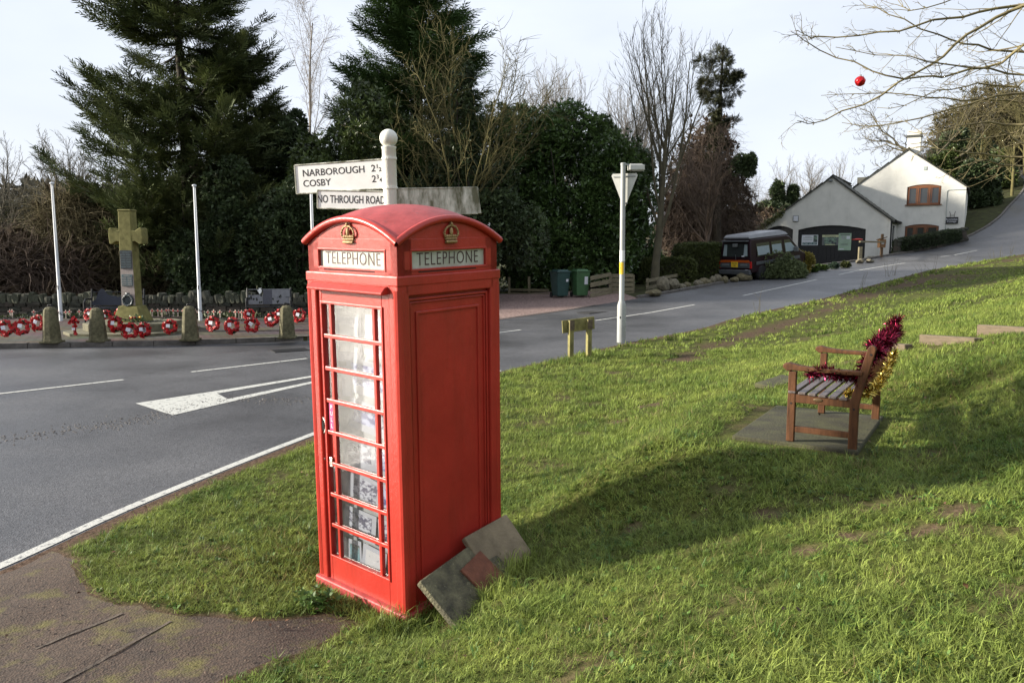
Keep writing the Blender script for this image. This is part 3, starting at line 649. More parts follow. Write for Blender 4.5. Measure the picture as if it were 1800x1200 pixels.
# ================================================================ SLABS LEANING ON THE BOX
slab_m = M('mossy_slab', (.085, .078, .055), .95, var=.5, scale=14, bump=.7, bscale=70, col2=(.17, .155, .09), detail=10, grime=[((.30, .28, .17), 45, .6, .66, .7, (1, 1, 1))])
tan_m = M('tan_slab', (.19, .15, .095), .95, var=.3, scale=8, bump=.4, bscale=60, detail=9, col2=(.25, .20, .125))
tile_m = M('red_tile', (.15, .055, .03), .9, var=.3, scale=20, bump=.4, bscale=60)
S1 = BW @ side(1)
def leaning(name, x0, x1, top, out, th, mat, lab, extra=.03, tilt=0.):
    hgt = math.hypot(top, out) - .06; ang = math.atan2(out, top)
    T = S1 @ Matrix.Translation(((x0 + x1) / 2, top, HB + .02 + extra)) @ Matrix.Rotation(-ang, 4, 'X') @ Matrix.Rotation(R(tilt), 4, 'Z')
    m = MB(); m.box((0, -hgt / 2, 0), (x1 - x0, hgt, th)); o = m.build(name, mat, bevel=.01); o.matrix_world = T; tag(o, lab, 'paving slab'); return o, T, hgt
s1_, T1, h1 = leaning('concrete_slab', -.45, .19, .365, .42, .05, slab_m, 'grey mossy concrete slab leaning on the telephone box with red tile on it', .055, 8.5)
leaning('paving_slab', .03, .48, .45, .42, .045, tan_m, 'tan paving slab leaning at the back corner of the telephone box', -.005, 4)
m = MB(); m.box((0, 0, 0), (.235, .23, .02)); o = m.build('red_tile', tile_m, bevel=.004); o.matrix_world = T1 @ Matrix.Translation((.10, -.20, .0365)) @ Matrix.Rotation(R(6), 4, 'Z'); tag(o, 'red clay tile lying on the leaning concrete slab', 'tile')
# ================================================================ FINGERPOST
dirtywhite = M('weathered_white', (.66, .66, .60), .55, var=.0, scale=5, col2=(.66, .66, .60), detail=9, bump=.15, bscale=40)
mosswhite = M('algae_white', (.20, .20, .12), .8, var=.4, scale=6, col2=(.62, .62, .54), thr=(.38, .62), detail=10, sscale=(2, 2, .7), bump=.2)
black = M('sign_black', (.015, .014, .014), .6)
FPY = 7.3
pb = at(687, 400, FPY); gx, gy = pb.x + .045, FPY
fp = thing('fingerpost', (gx, gy, gz(gx, gy)), 'white fingerpost with ball finial and arms to Narborough and Cosby', 'signpost'); fp.rotation_euler = (0, R(-.9), 0)
gzp = gz(gx, gy); ztop = at(684, 258, FPY).z - gzp
m = MB(); m.lathe([(.075, -.1), (.075, .3), (.062, .34), (.062, ztop - .42), (.064, ztop - .41), (.064, ztop - .02), (.068, ztop - .015), (.068, ztop), (.05, ztop + .005)], 20); m.build('post', dirtywhite, fp, smooth='auto')
m = MB(); m.sphere((0, 0, ztop + .075), .082, 20, 14); m.build('ball_finial', dirtywhite, fp, smooth=True)
for z in (ztop - .105, ztop - .37): m = MB(); m.lathe([(.063, z - .012), (.07, z - .01), (.07, z + .01), (.063, z + .012)], 20); m.build('collar', dirtywhite, fp)
def arm(z, ang, l, h, lines, tilt, mat, shape='rect', pos=-1, sx=1.):
    T = Matrix.Translation((0, 0, z)) @ Matrix.Rotation(R(ang), 4, 'Z') @ Matrix.Rotation(R(tilt), 4, 'Y')
    m = MB()
    if pos < 0: xa, xb = -l - .06, -.045
    else: xa, xb = .045, l + .06
    e = .0 if shape == 'rect' else .03
    Q = T @ Matrix.Rotation(R(90), 4, 'X')
    m.prism([(xa, -h / 2), (xb + e, -h / 2), (xb, h / 2), (xa, h / 2)], -.014, .014, Q); a_ = m.build('arm', mat, fp, bevel=.003)
    f_ = MB()
    for s in (-1, 1): f_.box(((xa + xb) / 2, 0, s * h / 2), (xb - xa, .04, .012), T)
    f_.box((xa if pos < 0 else xb, 0, 0), (.012, .04, h), T); f_.build('arm_rim', mosswhite, a_, bevel=.003)
    for s, size, x, y, al in lines: text(s, size, 'lettering', black, a_, Q @ Matrix.Translation((x, y, .0145)), ext=.0008, align=al, bold=.0008, sx=sx)
z0 = at(600, 305, FPY).z - gzp; xl = -.89
arm(z0, -11, .86, .262, [('NARBOROUGH', .088, xl + .04, .05, 'LEFT'), ('COSBY', .088, xl + .04, -.045, 'LEFT'), ('2', .088, -.15, .052, 'CENTER'), ('1', .05, -.112, .07, 'CENTER'), ('2', .05, -.085, .04, 'CENTER'), ('2', .088, -.15, -.043, 'CENTER'), ('3', .05, -.113, -.025, 'CENTER'), ('4', .05, -.085, -.055, 'CENTER')], -1.7, white)
zn = at(660, 353, FPY).z - gzp
arm(zn, -9, .64, .165, [('NO THROUGH ROAD', .100, -.375, 0, 'CENTER')], 2.6, white, sx=.66)
arm(zn - .01, 0, .74, .235, [], 0, mosswhite, 'cut', 1)
# ================================================================ LAMP POST WITH GIVE WAY SIGN
galv = M('grey_lamp_paint', (.30, .31, .30), .5, var=.12, scale=4, detail=8); sgrey = M('sign_back_grey', (.50, .50, .46), .5, var=.1, scale=6)
lampw = M('lamp_housing', (.48, .48, .45), .45, var=.1); yellow = M('yellow_sticker', (.75, .50, .03), .5, var=.08)
p = hit(1092, 601); LH = at(1098, 287, p.y).z - p.z
lp = thing('lamp_post', p, 'grey lamp post with small lantern and the back of a triangular sign', 'lamp post'); lp.rotation_euler = (0, R(-.3), R(8))
m = MB(); m.lathe([(.105, -.1), (.105, .88), (.075, .98), (.062, 1.0), (.058, LH - .05), (.064, LH - .05), (.064, LH), (.05, LH + .01)], 18); m.build('pole', galv, lp, smooth='auto')
m = MB(); m.box((-.055, -.088, .6), (.03, .01, .05)); m.build('keyhole', dark, lp)
m = MB(); m.tube([(.05, 0, LH - .03), (.18, -.02, LH - .05)], .022, 8); m.build('bracket', galv, lp)
m = MB(); m.prism([(.13, -.10), (.46, -.13), (.50, -.06), (.50, .06), (.46, .13), (.13, .10)], LH - .16, LH - .04); m.prism([(.15, -.06), (.44, -.09), (.44, .09), (.15, .06)], LH - .04, LH - .015); ln = m.build('lantern', lampw, lp, bevel=.02)
m = MB(); m.prism([(.2, -.09), (.47, -.11), (.47, .11), (.2, .09)], LH - .18, LH - .161); m.build('lantern_glass', M('lantern_lens', (.3, .29, .25), .3), ln)
zt = at(1103, 306, p.y).z - p.z; zbt = at(1107, 366, p.y).z - p.z; sw = .66
TS = Matrix.Translation((.06, .085, 0)) @ Matrix.Rotation(R(-28), 4, 'Z')
def rtri(w, ztop, zbot, r=.05):
    P = [Vector((-w / 2, ztop)), Vector((w / 2, ztop)), Vector((0, zbot))]; out = []
    for i in range(3):
        a, b, c = P[i - 1], P[i], P[(i + 1) % 3]; d1 = (a - b).normalized(); d2 = (c - b).normalized()
        for t in (1, .4, 0): out.append(b + d1 * r * t + d2 * r * (1 - t) if 0 < t < 1 else b + (d1 if t == 1 else d2) * r)
    return [tuple(q) for q in out]
QS = TS @ Matrix.Rotation(R(90), 4, 'X')
m = MB(); m.prism(rtri(sw, zt + .02, zbt - .02), -.006, .006, QS); gw = m.build('give_way_plate', sgrey, lp)
m = MB(); m.prism(rtri(sw - .01, zt + .015, zbt - .012), -.009, -.0062, QS); m.build('red_face', M('sign_red', (.5, .02, .02), .4), gw)
m = MB(); m.prism(rtri(sw - .2, zt - .045, zbt + .1), -.012, -.0092, QS); m.build('white_face', white, gw)
for z in (zt - .05, zbt + .12): m = MB(); m.box((0, -.012, z), ((sw - .14) * (1 if z > zbt + .2 else .3), .018, .028), TS); m.build('sign_rail', galv, gw)
def sticker(z0, z1, a0, a1, mat, name):
    n = 8; vs = []; 
    for i in range(n + 1):
        a = R(a0 + (a1 - a0) * i / n); vs += [(.0625 * math.cos(a), .0625 * math.sin(a), z0), (.0625 * math.cos(a), .0625 * math.sin(a), z1)]
    mm = MB(); mm.add(vs, [(2 * i, 2 * i + 2, 2 * i + 3, 2 * i + 1) for i in range(n)]); return mm.build(name, mat, lp)
zz = lambda v: at(1094, v, p.y).z - p.z
sticker(zz(459), zz(440), 180, 360, M('white_sticker', (.75, .75, .75), .5, var=.03), 'notice_sticker'); ys = sticker(zz(482), zz(461), 170, 290, yellow, 'hydrant_sticker')
m = MB()
zc = zz(471); m.box((-.047, -.046, zc), (.004, .004, .2), None); m.box((-.052, -.038, zc), (.004, .02, .02)); 
o = m.build('hydrant_mark', black, ys)
# ================================================================ STREET NAMEPLATE SEEN FROM BEHIND
oldwood = M('lichen_wood', (.16, .145, .055), .95, var=.4, scale=9, bump=.5, bscale=45, sscale=(1, 1, .5), col2=(.30, .27, .10), detail=9)
a = hit(1003, 632); b = hit(1032, 619); ctr = (a + b) / 2; dx = b - a; rz = math.atan2(dx.y, dx.x)
# two posts about 0.52 m apart on the verge edge
rz = R(28); sp = .44
st = thing('street_nameplate', (a.x, a.y, gz(a.x, a.y)), 'low mossy wooden street nameplate on two posts seen from behind', 'street sign', rz=rz)
for k in (0, 1):
    m = MB(); zo = gz(a.x + math.cos(rz) * sp * k, a.y + math.sin(rz) * sp * k) - gz(a.x, a.y) if k else 0
    m.box((sp * k, 0, (.80 + zo) / 2 - .05 + zo * .2), (.10, .09, .90)); m.build('post', oldwood, st, bevel=.012)
m = MB(); m.box((sp / 2, .06, .70), (.78, .03, .26), rot=(0, R(-4), 0)); m.build('board', oldwood, st, bevel=.006)
for k in (0, 1): m = MB(); m.box((sp * k, -.048, .71), (.11, .012, .2)); m.build('bracket_plate', M('rusty_plate', (.10, .075, .05), .9, var=.5, scale=25), st)
# ================================================================ BENCH
teak = M('oiled_teak', (.085, .034, .013), .6, spec=.25, var=.4, scale=5, bump=.2, bscale=40, sscale=(6, 6, .8), col2=(.125, .052, .02)); teakg = M('greyed_seat_wood', (.085, .065, .058), .42, var=.3, scale=8, bump=.25, bscale=40, sscale=(.5, 5, 5), col2=(.14, .11, .10))
BL = 1.42
BT_ = frame(BENCH_O + Vector((0, 0, .01)), (BENCH_A.x, BENCH_A.y, 0), (0, 0, 1))     # x along the bench, y = z cross x
# local +y points left of the axis (towards the road); front is +y, back is -y
bench = thing('park_bench', (0, 0, 0), 'brown wooden park bench hung with tinsel on the grass slope', 'bench'); BT_ = BT_ @ Matrix.Diagonal((.90, .90, .90, 1)); bench.matrix_world = BT_
def leg_front(x): m = MB(); m.box((x, 0, .30), (.055, .065, .62)); return m
def prof_yz(m, x, pts, t): 
    Q = Matrix(((0, 0, 1, x), (1, 0, 0, 0), (0, 1, 0, 0), (0, 0, 0, 1))); m.prism(pts, -t / 2, t / 2, Q)
for x in (.0, BL - .03):
    leg_front(x).build('front_leg', teak, bench, bevel=.006)
    m = MB(); prof_yz(m, x, [(-.475, -.02), (-.545, -.02), (-.545, .36), (-.56, .44), (-.655, .84), (-.648, .865), (-.625, .878), (-.602, .868), (-.59, .85), (-.492, .46), (-.475, .40)], .055); m.build('rear_leg', teak, bench, bevel=.006)
    m = MB(); prof_yz(m, x, [(.075, .635), (.085, .655), (.07, .675), (.03, .685), (-.06, .665), (-.2, .655), (-.57, .655), (-.56, .615), (-.1, .618), (.0, .62), (.04, .61)], .075); m.build('armrest', teak, bench, bevel=.008)
    m = MB(); m.box((x, -.255, .375), (.045, .46, .075)); m.build('side_rail', teak, bench, bevel=.004)
    m = MB(); m.box((x, -.255, .10), (.04, .46, .05)); m.build('stretcher', teak, bench, bevel=.004)
m = MB(); m.sphere((0, 0, 0), .04, 16, 8, Matrix.Translation((-.0245, -.22, .378)) @ Matrix.Diagonal((.12, 1, .42, 1))); m.build('oval_plaque', M('brass_plaque', (.10, .065, .03), .5, metal=.4), bench, smooth=True)
for x in (.0, BL - .03):
    for (y, z) in ((0, .33), (-.51, .33), (-.62, .8)):
        m = MB(); m.lathe([(.009, 0), (.009, .002)], 10, Matrix.Translation((x - .0285, y, z)) @ Matrix.Rotation(R(-90), 4, 'Y')); m.build('plug', dark, bench)
for k in range(6): m = MB(); m.box((BL / 2 - .015, -.002 - k * .084, .428 - .004 * k), (BL + .04, .062, .022)); m.build('seat_slat', teakg, bench, bevel=.005)
m = MB(); m.box((BL / 2 - .015, .0, .365), (BL - .06, .035, .09)); m.build('front_rail', teak, bench, bevel=.004)
m = MB(); m.box((BL / 2 - .015, -.618, .80), (BL - .06, .04, .085), rot=(R(13), 0, 0)); m.build('top_rail', teak, bench, bevel=.006)
m = MB(); m.box((BL / 2 - .015, -.532, .46), (BL - .06, .038, .06), rot=(R(13), 0, 0)); m.build('lower_rail', teak, bench, bevel=.004)
for k in range(15):
    m = MB(); x = .08 + k * (BL - .19) / 14; m.box((x, -.575, .63), (.045, .018, .30), rot=(R(13), 0, 0)); m.build('back_slat', teak, bench, bevel=.003)
# tinsel garlands
def foil(name, c, c2): return M(name, c, .16, metal=.9, var=0, scale=80, col2=c2, thr=(.35, .65), rnd=.5)
redfoil = foil('red_foil', (.09, .005, .02), (.26, .018, .05)); goldfoil = foil('gold_foil', (.55, .38, .04), (.75, .6, .2))
strip = (np.array([(0, -.005, 0), (0, .005, 0), (.6, -.004, .06), (.6, .004, .06), (1, 0, -.03)]), np.array([(0, 2, 1), (1, 2, 3), (2, 4, 3)]))
def tinsel(name, pts, rad, n, mat, lab, seed):
    r_ = np.random.default_rng(seed); P = catmull3(pts, .02); i = r_.integers(0, len(P), n); D = r_.normal(size=(n, 3))
    V, F, Rn = spread(P[i] + r_.normal(0, .006, (n, 3)), dir_euler(D, r_.uniform(0, 6.28, n)), np.stack([r_.uniform(.6, 1.15, n) * rad, np.ones(n), np.ones(n) * rad], 1), np.zeros(n, int), [strip], r_)
    o = thing(name, (0, 0, 0), lab, 'tinsel'); o.matrix_world = BT_
    k = mesh_np('foil_strips', V, F, mat, o, smooth=False, rnd=Rn); k['kind'] = 'stuff'
    c = MB(); c.tube([tuple(q) for q in P[::4]], .004, 4); c.build('core_cord', mat, o)
def catmull3(pts, step): return catmull(pts, step)
tinsel('red_tinsel', [(-.01, -.14, .60), (.0, -.26, .63), (.0, -.38, .60), (.01, -.5, .6), (.03, -.55, .53)], .085, 900, redfoil, 'dark red tinsel wound round the bench armrest end', 3)
tinsel('red_tinsel', [(.05, -.57, .60), (.12, -.56, .70), (.12, -.65, .80), (.3, -.58, .84), (.42, -.68, .85), (.6, -.6, .86), (.75, -.68, .85), (.95, -.62, .88), (1.1, -.68, .88), (1.3, -.63, .92), (1.38, -.66, .98)], .10, 2600, redfoil, 'long dark red tinsel draped along the bench back', 4)
tinsel('gold_tinsel', [(.02, -.54, .46), (.15, -.60, .45), (.4, -.62, .47), (.7, -.63, .51), (1.0, -.64, .56), (1.3, -.65, .63), (1.37, -.66, .66)], .065, 1500, goldfoil, 'gold tinsel hanging across the back of the bench', 5)
tinsel('gold_tinsel', [(.06, -.43, .445), (.09, -.46, .45), (.12, -.44, .45)], .05, 160, goldfoil, 'small tuft of gold tinsel on the bench seat', 6)
# concrete pad under the bench, lone slab, sleeper steps
pad = M('damp_pad', (.045, .038, .026), .9, var=.4, scale=4, bump=.4, bscale=50, col2=(.075, .075, .03), detail=9)
m = MB(); m.box((.70, -.03, -.05), (1.52, .98, .10)); o = m.build('concrete_pad', pad, bevel=.012); o.matrix_world = BT_ @ Matrix.Diagonal((1.08, 1.08, 1, 1)); o.location.z = BENCH_O.z - .012 + .01; tag(o, 'dark mossy concrete pad under the park bench', 'paving slab')
q = hit(1368, 674); m = MB(); m.box((0, 0, 0), (.5, .32, .06)); o = m.build('sunken_slab', pad, bevel=.01); o.location = (q.x, q.y, gz(q.x, q.y) + .012); o.rotation_euler = (0, R(-8), R(30)); tag(o, 'flat stone slab sunk in the grass in front of the bench', 'paving slab')
sleeper = M('sleeper_wood', (.12, .092, .06), .9, var=.3, scale=6, bump=.5, bscale=50, sscale=(.6, 6, 6), col2=(.17, .13, .085))
for (u0, v0, u1, v1, lab) in ((1615, 607, 1712, 604, 'weathered timber step edge lower on the grass slope'), (1716, 590, 1830, 588, 'weathered timber step edge highest on the grass slope'), (1562, 619, 1590, 618, 'short timber step edge half sunk just behind the bench')):
    a = hit(u0, v0); b = hit(u1, v1); c = (a + b) / 2; d = b - a; m = MB(); m.box((0, .06, .03), (d.xy.length, .12, .15)); o = m.build('timber_step', sleeper, bevel=.012)
    o.location = (c.x, c.y, max(a.z, b.z) * .5 + min(a.z, b.z) * .5 + .0); o.rotation_euler = (0, -math.atan2(d.z, d.xy.length) * .5, math.atan2(d.y, d.x)); tag(o, lab, 'timber step', 'timber steps on the slope')
# ================================================================ WAR MEMORIAL FORECOURT
FZ = .115
def fore(u, v): 
    p = hit(u, v, FZ); return p
lichen = M('lichen_stone', (.15, .14, .04), .95, var=.35, scale=7, bump=.35, bscale=60, col2=(.22, .20, .07), detail=9)
granite = M('grey_granite', (.30, .25, .225), .8, var=.2, scale=45, bump=.2, bscale=90)
bronze = M('bronze_plaque', (.045, .055, .06), .45, metal=.4, var=.4, scale=20); bronze2 = M('verdigris_plaque', (.09, .13, .14), .5, metal=.3, var=.3, scale=30)
moss_st = M('mossy_bollard_stone', (.085, .078, .035), .95, var=.5, scale=11, bump=.5, bscale=60, col2=(.16, .145, .08), detail=10)
iron = M('black_iron', (.012, .013, .015), .45, metal=.4, var=.3)
cy = 20.6; c0 = at(234, 560, cy); cz = gz(c0.x, cy) + FZ
mem = thing('war_memorial', (c0.x, cy, cz), 'tall lichened stone cross with bronze plaques on stepped base', 'war memorial', rz=R(-4))
step_m = M('step_stone', (.13, .12, .075), .95, var=.4, scale=6, bump=.4, bscale=40)
def octo(w, d, c): return [(-w + c, -d), (w - c, -d), (w, -d + c), (w, d - c), (w - c, d), (-w + c, d), (-w, d - c), (-w, -d + c)]
m = MB(); m.prism(octo(1.42, 1.3, .5), -.05, .07); m.build('lower_step', step_m, mem, bevel=.015)
m = MB(); m.prism(octo(1.05, .95, .4), .07, .26); m.build('upper_step', step_m, mem, bevel=.015)
m = MB(); m.box((0, 0, .47), (.78, .66, .42), taper=.66); m.build('pedestal', lichen, mem, bevel=.02)
zt = at(222, 371, cy).z - cz
m = MB(); m.box((0, 0, (.66 + zt) / 2), (.40, .34, zt - .66), taper=.86); m.box((0, 0, zt + .012), (.37, .32, .05)); shaft = m.build('shaft', lichen, mem, bevel=.03)
za = at(222, 415, cy).z - cz
m = MB()
Q = Matrix.Translation((0, 0, za)) @ Matrix.Rotation(R(90), 4, 'X')
for s in (-1, 1):
    m.prism([(s * .1, -.15), (s * .26, -.14), (s * .38, -.215), (s * .44, -.20), (s * .46, 0), (s * .44, .20), (s * .38, .215), (s * .26, .14), (s * .1, .15)], -.15, .15, Q)
m.build('cross_arms', lichen, mem, bevel=.02)
def fr_y(z): return -(.17 - (.17 * .14) * (z - .66) / (zt - .66)) 
gp = MB(); za0, za1 = .70, at(222, 440, cy).z - cz
gp.add([(-.185, fr_y(za0) - .006, za0), (.185, fr_y(za0) - .006, za0), (.165, fr_y(za1) - .006, za1), (-.165, fr_y(za1) - .006, za1)], [(0, 1, 2, 3)]); gp.build('granite_face', granite, mem)
def plaque(v0, v1, w, mt, nlines, name):
    a, b = at(222, v1, cy).z - cz, at(222, v0, cy).z - cz; zc = (a + b) / 2
    pm = MB(); pm.box((0, fr_y(zc) - .016, zc), (w, .02, b - a)); o = pm.build(name, mt, mem, bevel=.004)
    for i in range(nlines):
        lm = MB(); z = b - (b - a) * (i + .8) / (nlines + .6); k = .8 if i else .55
        lm.box((-.0 if i == 0 else -w * .24, fr_y(zc) - .0275, z), (w * k * (1 if i == 0 else .5), .003, .012)); 
        if i: lm.box((w * .24, fr_y(zc) - .0275, z), (w * k * .5, .003, .012))
        lm.build('raised_lettering', bronze2 if mt is bronze else granite, o)
plaque(440, 472, .31, bronze, 7, 'name_plaque'); plaque(482, 502, .29, bronze2, 6, 'name_plaque'); plaque(540, 548, .31, bronze, 1, 'base_plaque')
zw = at(222, 527, cy).z - cz; m = MB(); T = Matrix.Translation((0, fr_y(zw) - .03, zw)) @ Matrix.Rotation(R(90), 4, 'X')
m.tube([(math.cos(a) * .125, math.sin(a) * .135, 0) for a in np.linspace(0, 2 * math.pi, 25)[:-1]], .032, 7, T, closed=True); 
rr = random.Random(2)
for k in range(40): a = k / 40 * 2 * math.pi; m.sphere((math.cos(a) * rr.uniform(.11, .145), math.sin(a) * rr.uniform(.115, .155), .015), .02, 6, 4, T)
m.box((0, .17, 0), (.1, .05, .03), T); m.build('bronze_wreath', bronze, mem, smooth=True); m = MB(); m.lathe([(.1, -.01), (.1, .004)], 20, T); m.build('wreath_disc', bronze, mem)
# flagpoles
polew = M('pole_white', (.62, .64, .66), .4, var=.05)
def pole(u0, v0, u1, v1, y, lab):
    b = at(u0, v0, y); t = at(u1, v1, y); z0 = gz(b.x, y) + FZ * (b.x < -4.4)
    o = thing('flagpole', (b.x, y, z0), lab, 'flagpole', 'white flagpoles'); h = t.z - z0; dx = (t.x - b.x)
    k = (t.x - b.x) - 0; o.rotation_euler = (0, 0, 0)
    m = MB(); m.lathe([(.055, -.05), (.055, 1.0), (.048, 1.02), (.036, h)], 14); m.build('pole', polew, o, smooth='auto')
    m = MB(); m.lathe([(.036, h), (.06, h + .005), (.066, h + .03), (.05, h + .055), (.01, h + .065)], 14); m.build('cap', polew, o, smooth='auto')
    m = MB(); m.tube([(.05, -.03, .9), (.045, -.045, h - .05)], .006, 4); m.build('halyard', polew, o)
    m = MB(); m.box((.0, -.06, 1.0), (.02, .02, .12)); m.build('cleat', iron, o)
pole(107, 553, 94, 324, 23.6, 'white flagpole standing furthest from the telephone box'); pole(352, 550, 343, 328, 23.6, 'white flagpole just beside the war memorial cross'); pole(553, 545, 547, 300, 23.6, 'white flagpole partly hidden behind the fingerpost arms')
# bollards
def bollard_mesh():
    m = MB(); m.box((0, 0, .02), (.42, .36, .05)); n = 8; prof = [(.205, .04), (.195, .1), (.15, .70), (.135, .77), (.09, .82), (.02, .835)]
    vs, fs = [], []
    for r_, z in prof:
        for k in range(n): a = math.pi / 8 + k * math.pi / 4; q = 1.06 if k % 2 else 1.0; vs.append((r_ * math.cos(a) * q, r_ * math.sin(a), z))
    for j in range(len(prof) - 1):
        for k in range(n): fs.append((j * n + k, j * n + (k + 1) % n, (j + 1) * n + (k + 1) % n, (j + 1) * n + k))
    fs.append(tuple((len(prof) - 1) * n + k for k in range(n))); m.add(vs, fs); return m
BOL = []
labs = ['mossy stone bollard on the kerb, first from the picture edge', 'mossy stone bollard directly in front of the war memorial', 'mossy stone bollard standing between the memorial and the flagpole', 'mossy stone bollard closest to the telephone box door']
b0 = None; xs_b = [(92, 602), (173, 600), (335, 598), (505, 594)]
for i, (u, v) in enumerate(xs_b):
    p = fore(u, v); p.z = gz(p.x, p.y) + FZ; BOL.append(p)
    if b0 is None:
        b0 = thing('stone_bollard', p, labs[0], 'bollard', 'stone bollards along the forecourt kerb'); bollard_mesh().build('pillar', moss_st, b0, bevel=.015)
        m = MB(); m.tube([(-.06, 0, .84), (-.03, 0, .875), (.03, 0, .875), (.06, 0, .84)], .012, 6); m.build('chain_staple', iron, b0)
    else: o = dup(b0, p, R(rr.uniform(-6, 6)), labs[i]); o.scale = (1, 1, .95 + .05 * rr.random())
# chains
def chain(a, b, sag, lab, name='hanging_chain'):
    o = thing(name, (0, 0, 0), lab, 'chain', 'chains between the bollards'); o.location = a; d = b - a; n = int(d.length / .055); m = MB()
    P = [Vector((d.x * t, d.y * t, d.z * t - 4 * sag * t * (1 - t))) for t in np.linspace(0, 1, n + 1)]
    for i in range(n):
        c = (P[i] + P[i + 1]) / 2; T = frame(c, P[i + 1] - P[i], Vector((0, -1, .2)) if i % 2 else Vector((0, .2, 1)))
        m.tube([(math.cos(q) * .036, math.sin(q) * .018, 0) for q in np.linspace(0, 2 * math.pi, 9)[:-1]], .007, 4, T, closed=True)
    k = m.build('links', iron, o); k['kind'] = 'stuff'
    return lambda t: a + Vector((d.x * t, d.y * t, d.z * t - 4 * sag * t * (1 - t)))
tops = [p + Vector((0, 0, .86)) for p in BOL]; ext0 = at(-60, 601, 17.9); ext0.z = FZ + .86; ext1 = at(655, 590, 19.9); ext1.z = FZ + .86
chain(ext0, tops[0], .30, 'iron chain sagging from the bollard nearest the picture edge'); chain(tops[0], tops[1], .28, 'iron chain holding the poppy cross between two bollards'); chain(tops[1], tops[2], .42, 'iron chain in front of the memorial steps'); chain(tops[2], tops[3], .40, 'iron chain carrying wreaths beside the second flagpole'); chain(tops[3], ext1, .3, 'iron chain running from the last bollard behind the telephone box')
# poppy wreaths
poppy = M('poppy_red', (.46, .010, .012), .5, var=.3, scale=40, rnd=.45, trans=.15); card = M('white_card', (.72, .72, .76), .6, var=.04); greenb = M('wreath_green', (.02, .035, .012), .8)
pet = []
for k in range(6): a = k * math.pi / 3; pet.append((math.cos(a), math.sin(a), .25))
petal = (np.array([(0, 0, 0)] + pet) * .036, np.array([(0, k + 1, (k + 1) % 6 + 1) for k in range(6)]))
petal = (petal[0][:, [2, 0, 1]], petal[1])      # faces +x
def wreath_mesh(seed):
    r_ = np.random.default_rng(seed); n = 70; th = np.arange(n) / n * 2 * np.pi + r_.normal(0, .05, n); ph = r_.uniform(-1.9, 1.9, n)
    Rr, rr_ = .138, .045
    D = np.stack([np.cos(th) * np.sin(ph), -np.cos(ph), np.sin(th) * np.sin(ph)], 1); P = np.stack([np.cos(th) * Rr, np.zeros(n), np.sin(th) * Rr], 1) + D * rr_
    return spread(P, dir_euler(D + r_.normal(0, .3, (n, 3)), r_.uniform(0, 6, n)), r_.uniform(.85, 1.2, n), np.zeros(n, int), [petal], r_)
w0 = thing('poppy_wreath', (0, 0, 0), 'x', 'wreath', 'poppy wreaths round the memorial')
V, F, Rn = wreath_mesh(1); k = mesh_np('poppies', V, F, poppy, w0, smooth=False, rnd=Rn); k['kind'] = 'stuff'
m = MB(); m.tube([(math.cos(a) * .138, .012, math.sin(a) * .138) for a in np.linspace(0, 2 * math.pi, 21)[:-1]], .035, 6, closed=True); m.build('wreath_ring', greenb, w0)
m = MB(); m.box((-.02, -.065, .03), (.095, .004, .085), rot=(0, R(8), 0)); m.build('message_card', card, w0)
wl = [(10, 577, 0, 'poppy wreath cut by the picture edge, low on the chain'), (38, 575, 0, 'poppy wreath second from the picture edge on the chain'), (66, 568, 0, 'poppy wreath hanging just before the first bollard'), (158, 553, 3.2, 'poppy wreath on the dark bench behind the second bollard'), (187, 556, 3.2, 'poppy wreath half hidden behind the memorial bollard'), (212, 553, 2.6, 'poppy wreath leaning behind the memorial pedestal'),
      (203, 570, 0, 'poppy wreath hanging highest in front of the memorial'), (228, 581, 1, 'poppy wreath with round white badge, first of the overlapping pair'), (253, 580, 1, 'poppy wreath with round white badge, second of the overlapping pair'), (299, 574, 0, 'poppy wreath hanging alone right of the memorial steps'), (374, 569, 0, 'poppy wreath first after the flagpole bollard'), (408, 573, 0, 'poppy wreath with low card, second after the flagpole bollard'), (443, 571, 0, 'poppy wreath below the silver memorial bench'), (438, 553, 3.4, 'small poppy wreath propped against the silver bench leg'), (478, 562, 0, 'poppy wreath just before the last bollard'), (492, 553, 3.3, 'poppy wreath mostly hidden in front of the silver bench'), (526, 555, 2.2, 'poppy wreath past the last bollard by the telephone box')]
for i, (u, v, back, lab) in enumerate(wl):
    y = 18.25 - .09 + (u - 92) / (505 - 92) * .95 + (back if back > 1 else 0); q = at(u, v, y)
    o = w0 if i == 0 else dup(w0)
    o.location = q; o.rotation_euler = (R(rr.uniform(-12, 4)), R(rr.uniform(-25, 25)), R(rr.uniform(-14, 14))); o['label'] = lab; s_ = (1.02 if back < 2 else .92) * rr.uniform(.9, 1.1); o.scale = (s_, s_ * rr.uniform(.8, 1.2), s_ * rr.uniform(.94, 1.06))
    if back == 1:
        m = MB(); m.lathe([(.062, -.02), (.062, 0)], 18, Matrix.Rotation(R(90), 4, 'X')); m.build('round_badge', card, o); m = MB(); m.tube([(math.cos(a) * .036, -.006, math.sin(a) * .036) for a in np.linspace(0, 2 * math.pi, 15)[:-1]], .006, 4, closed=True); m.build('badge_ring', iron, o)
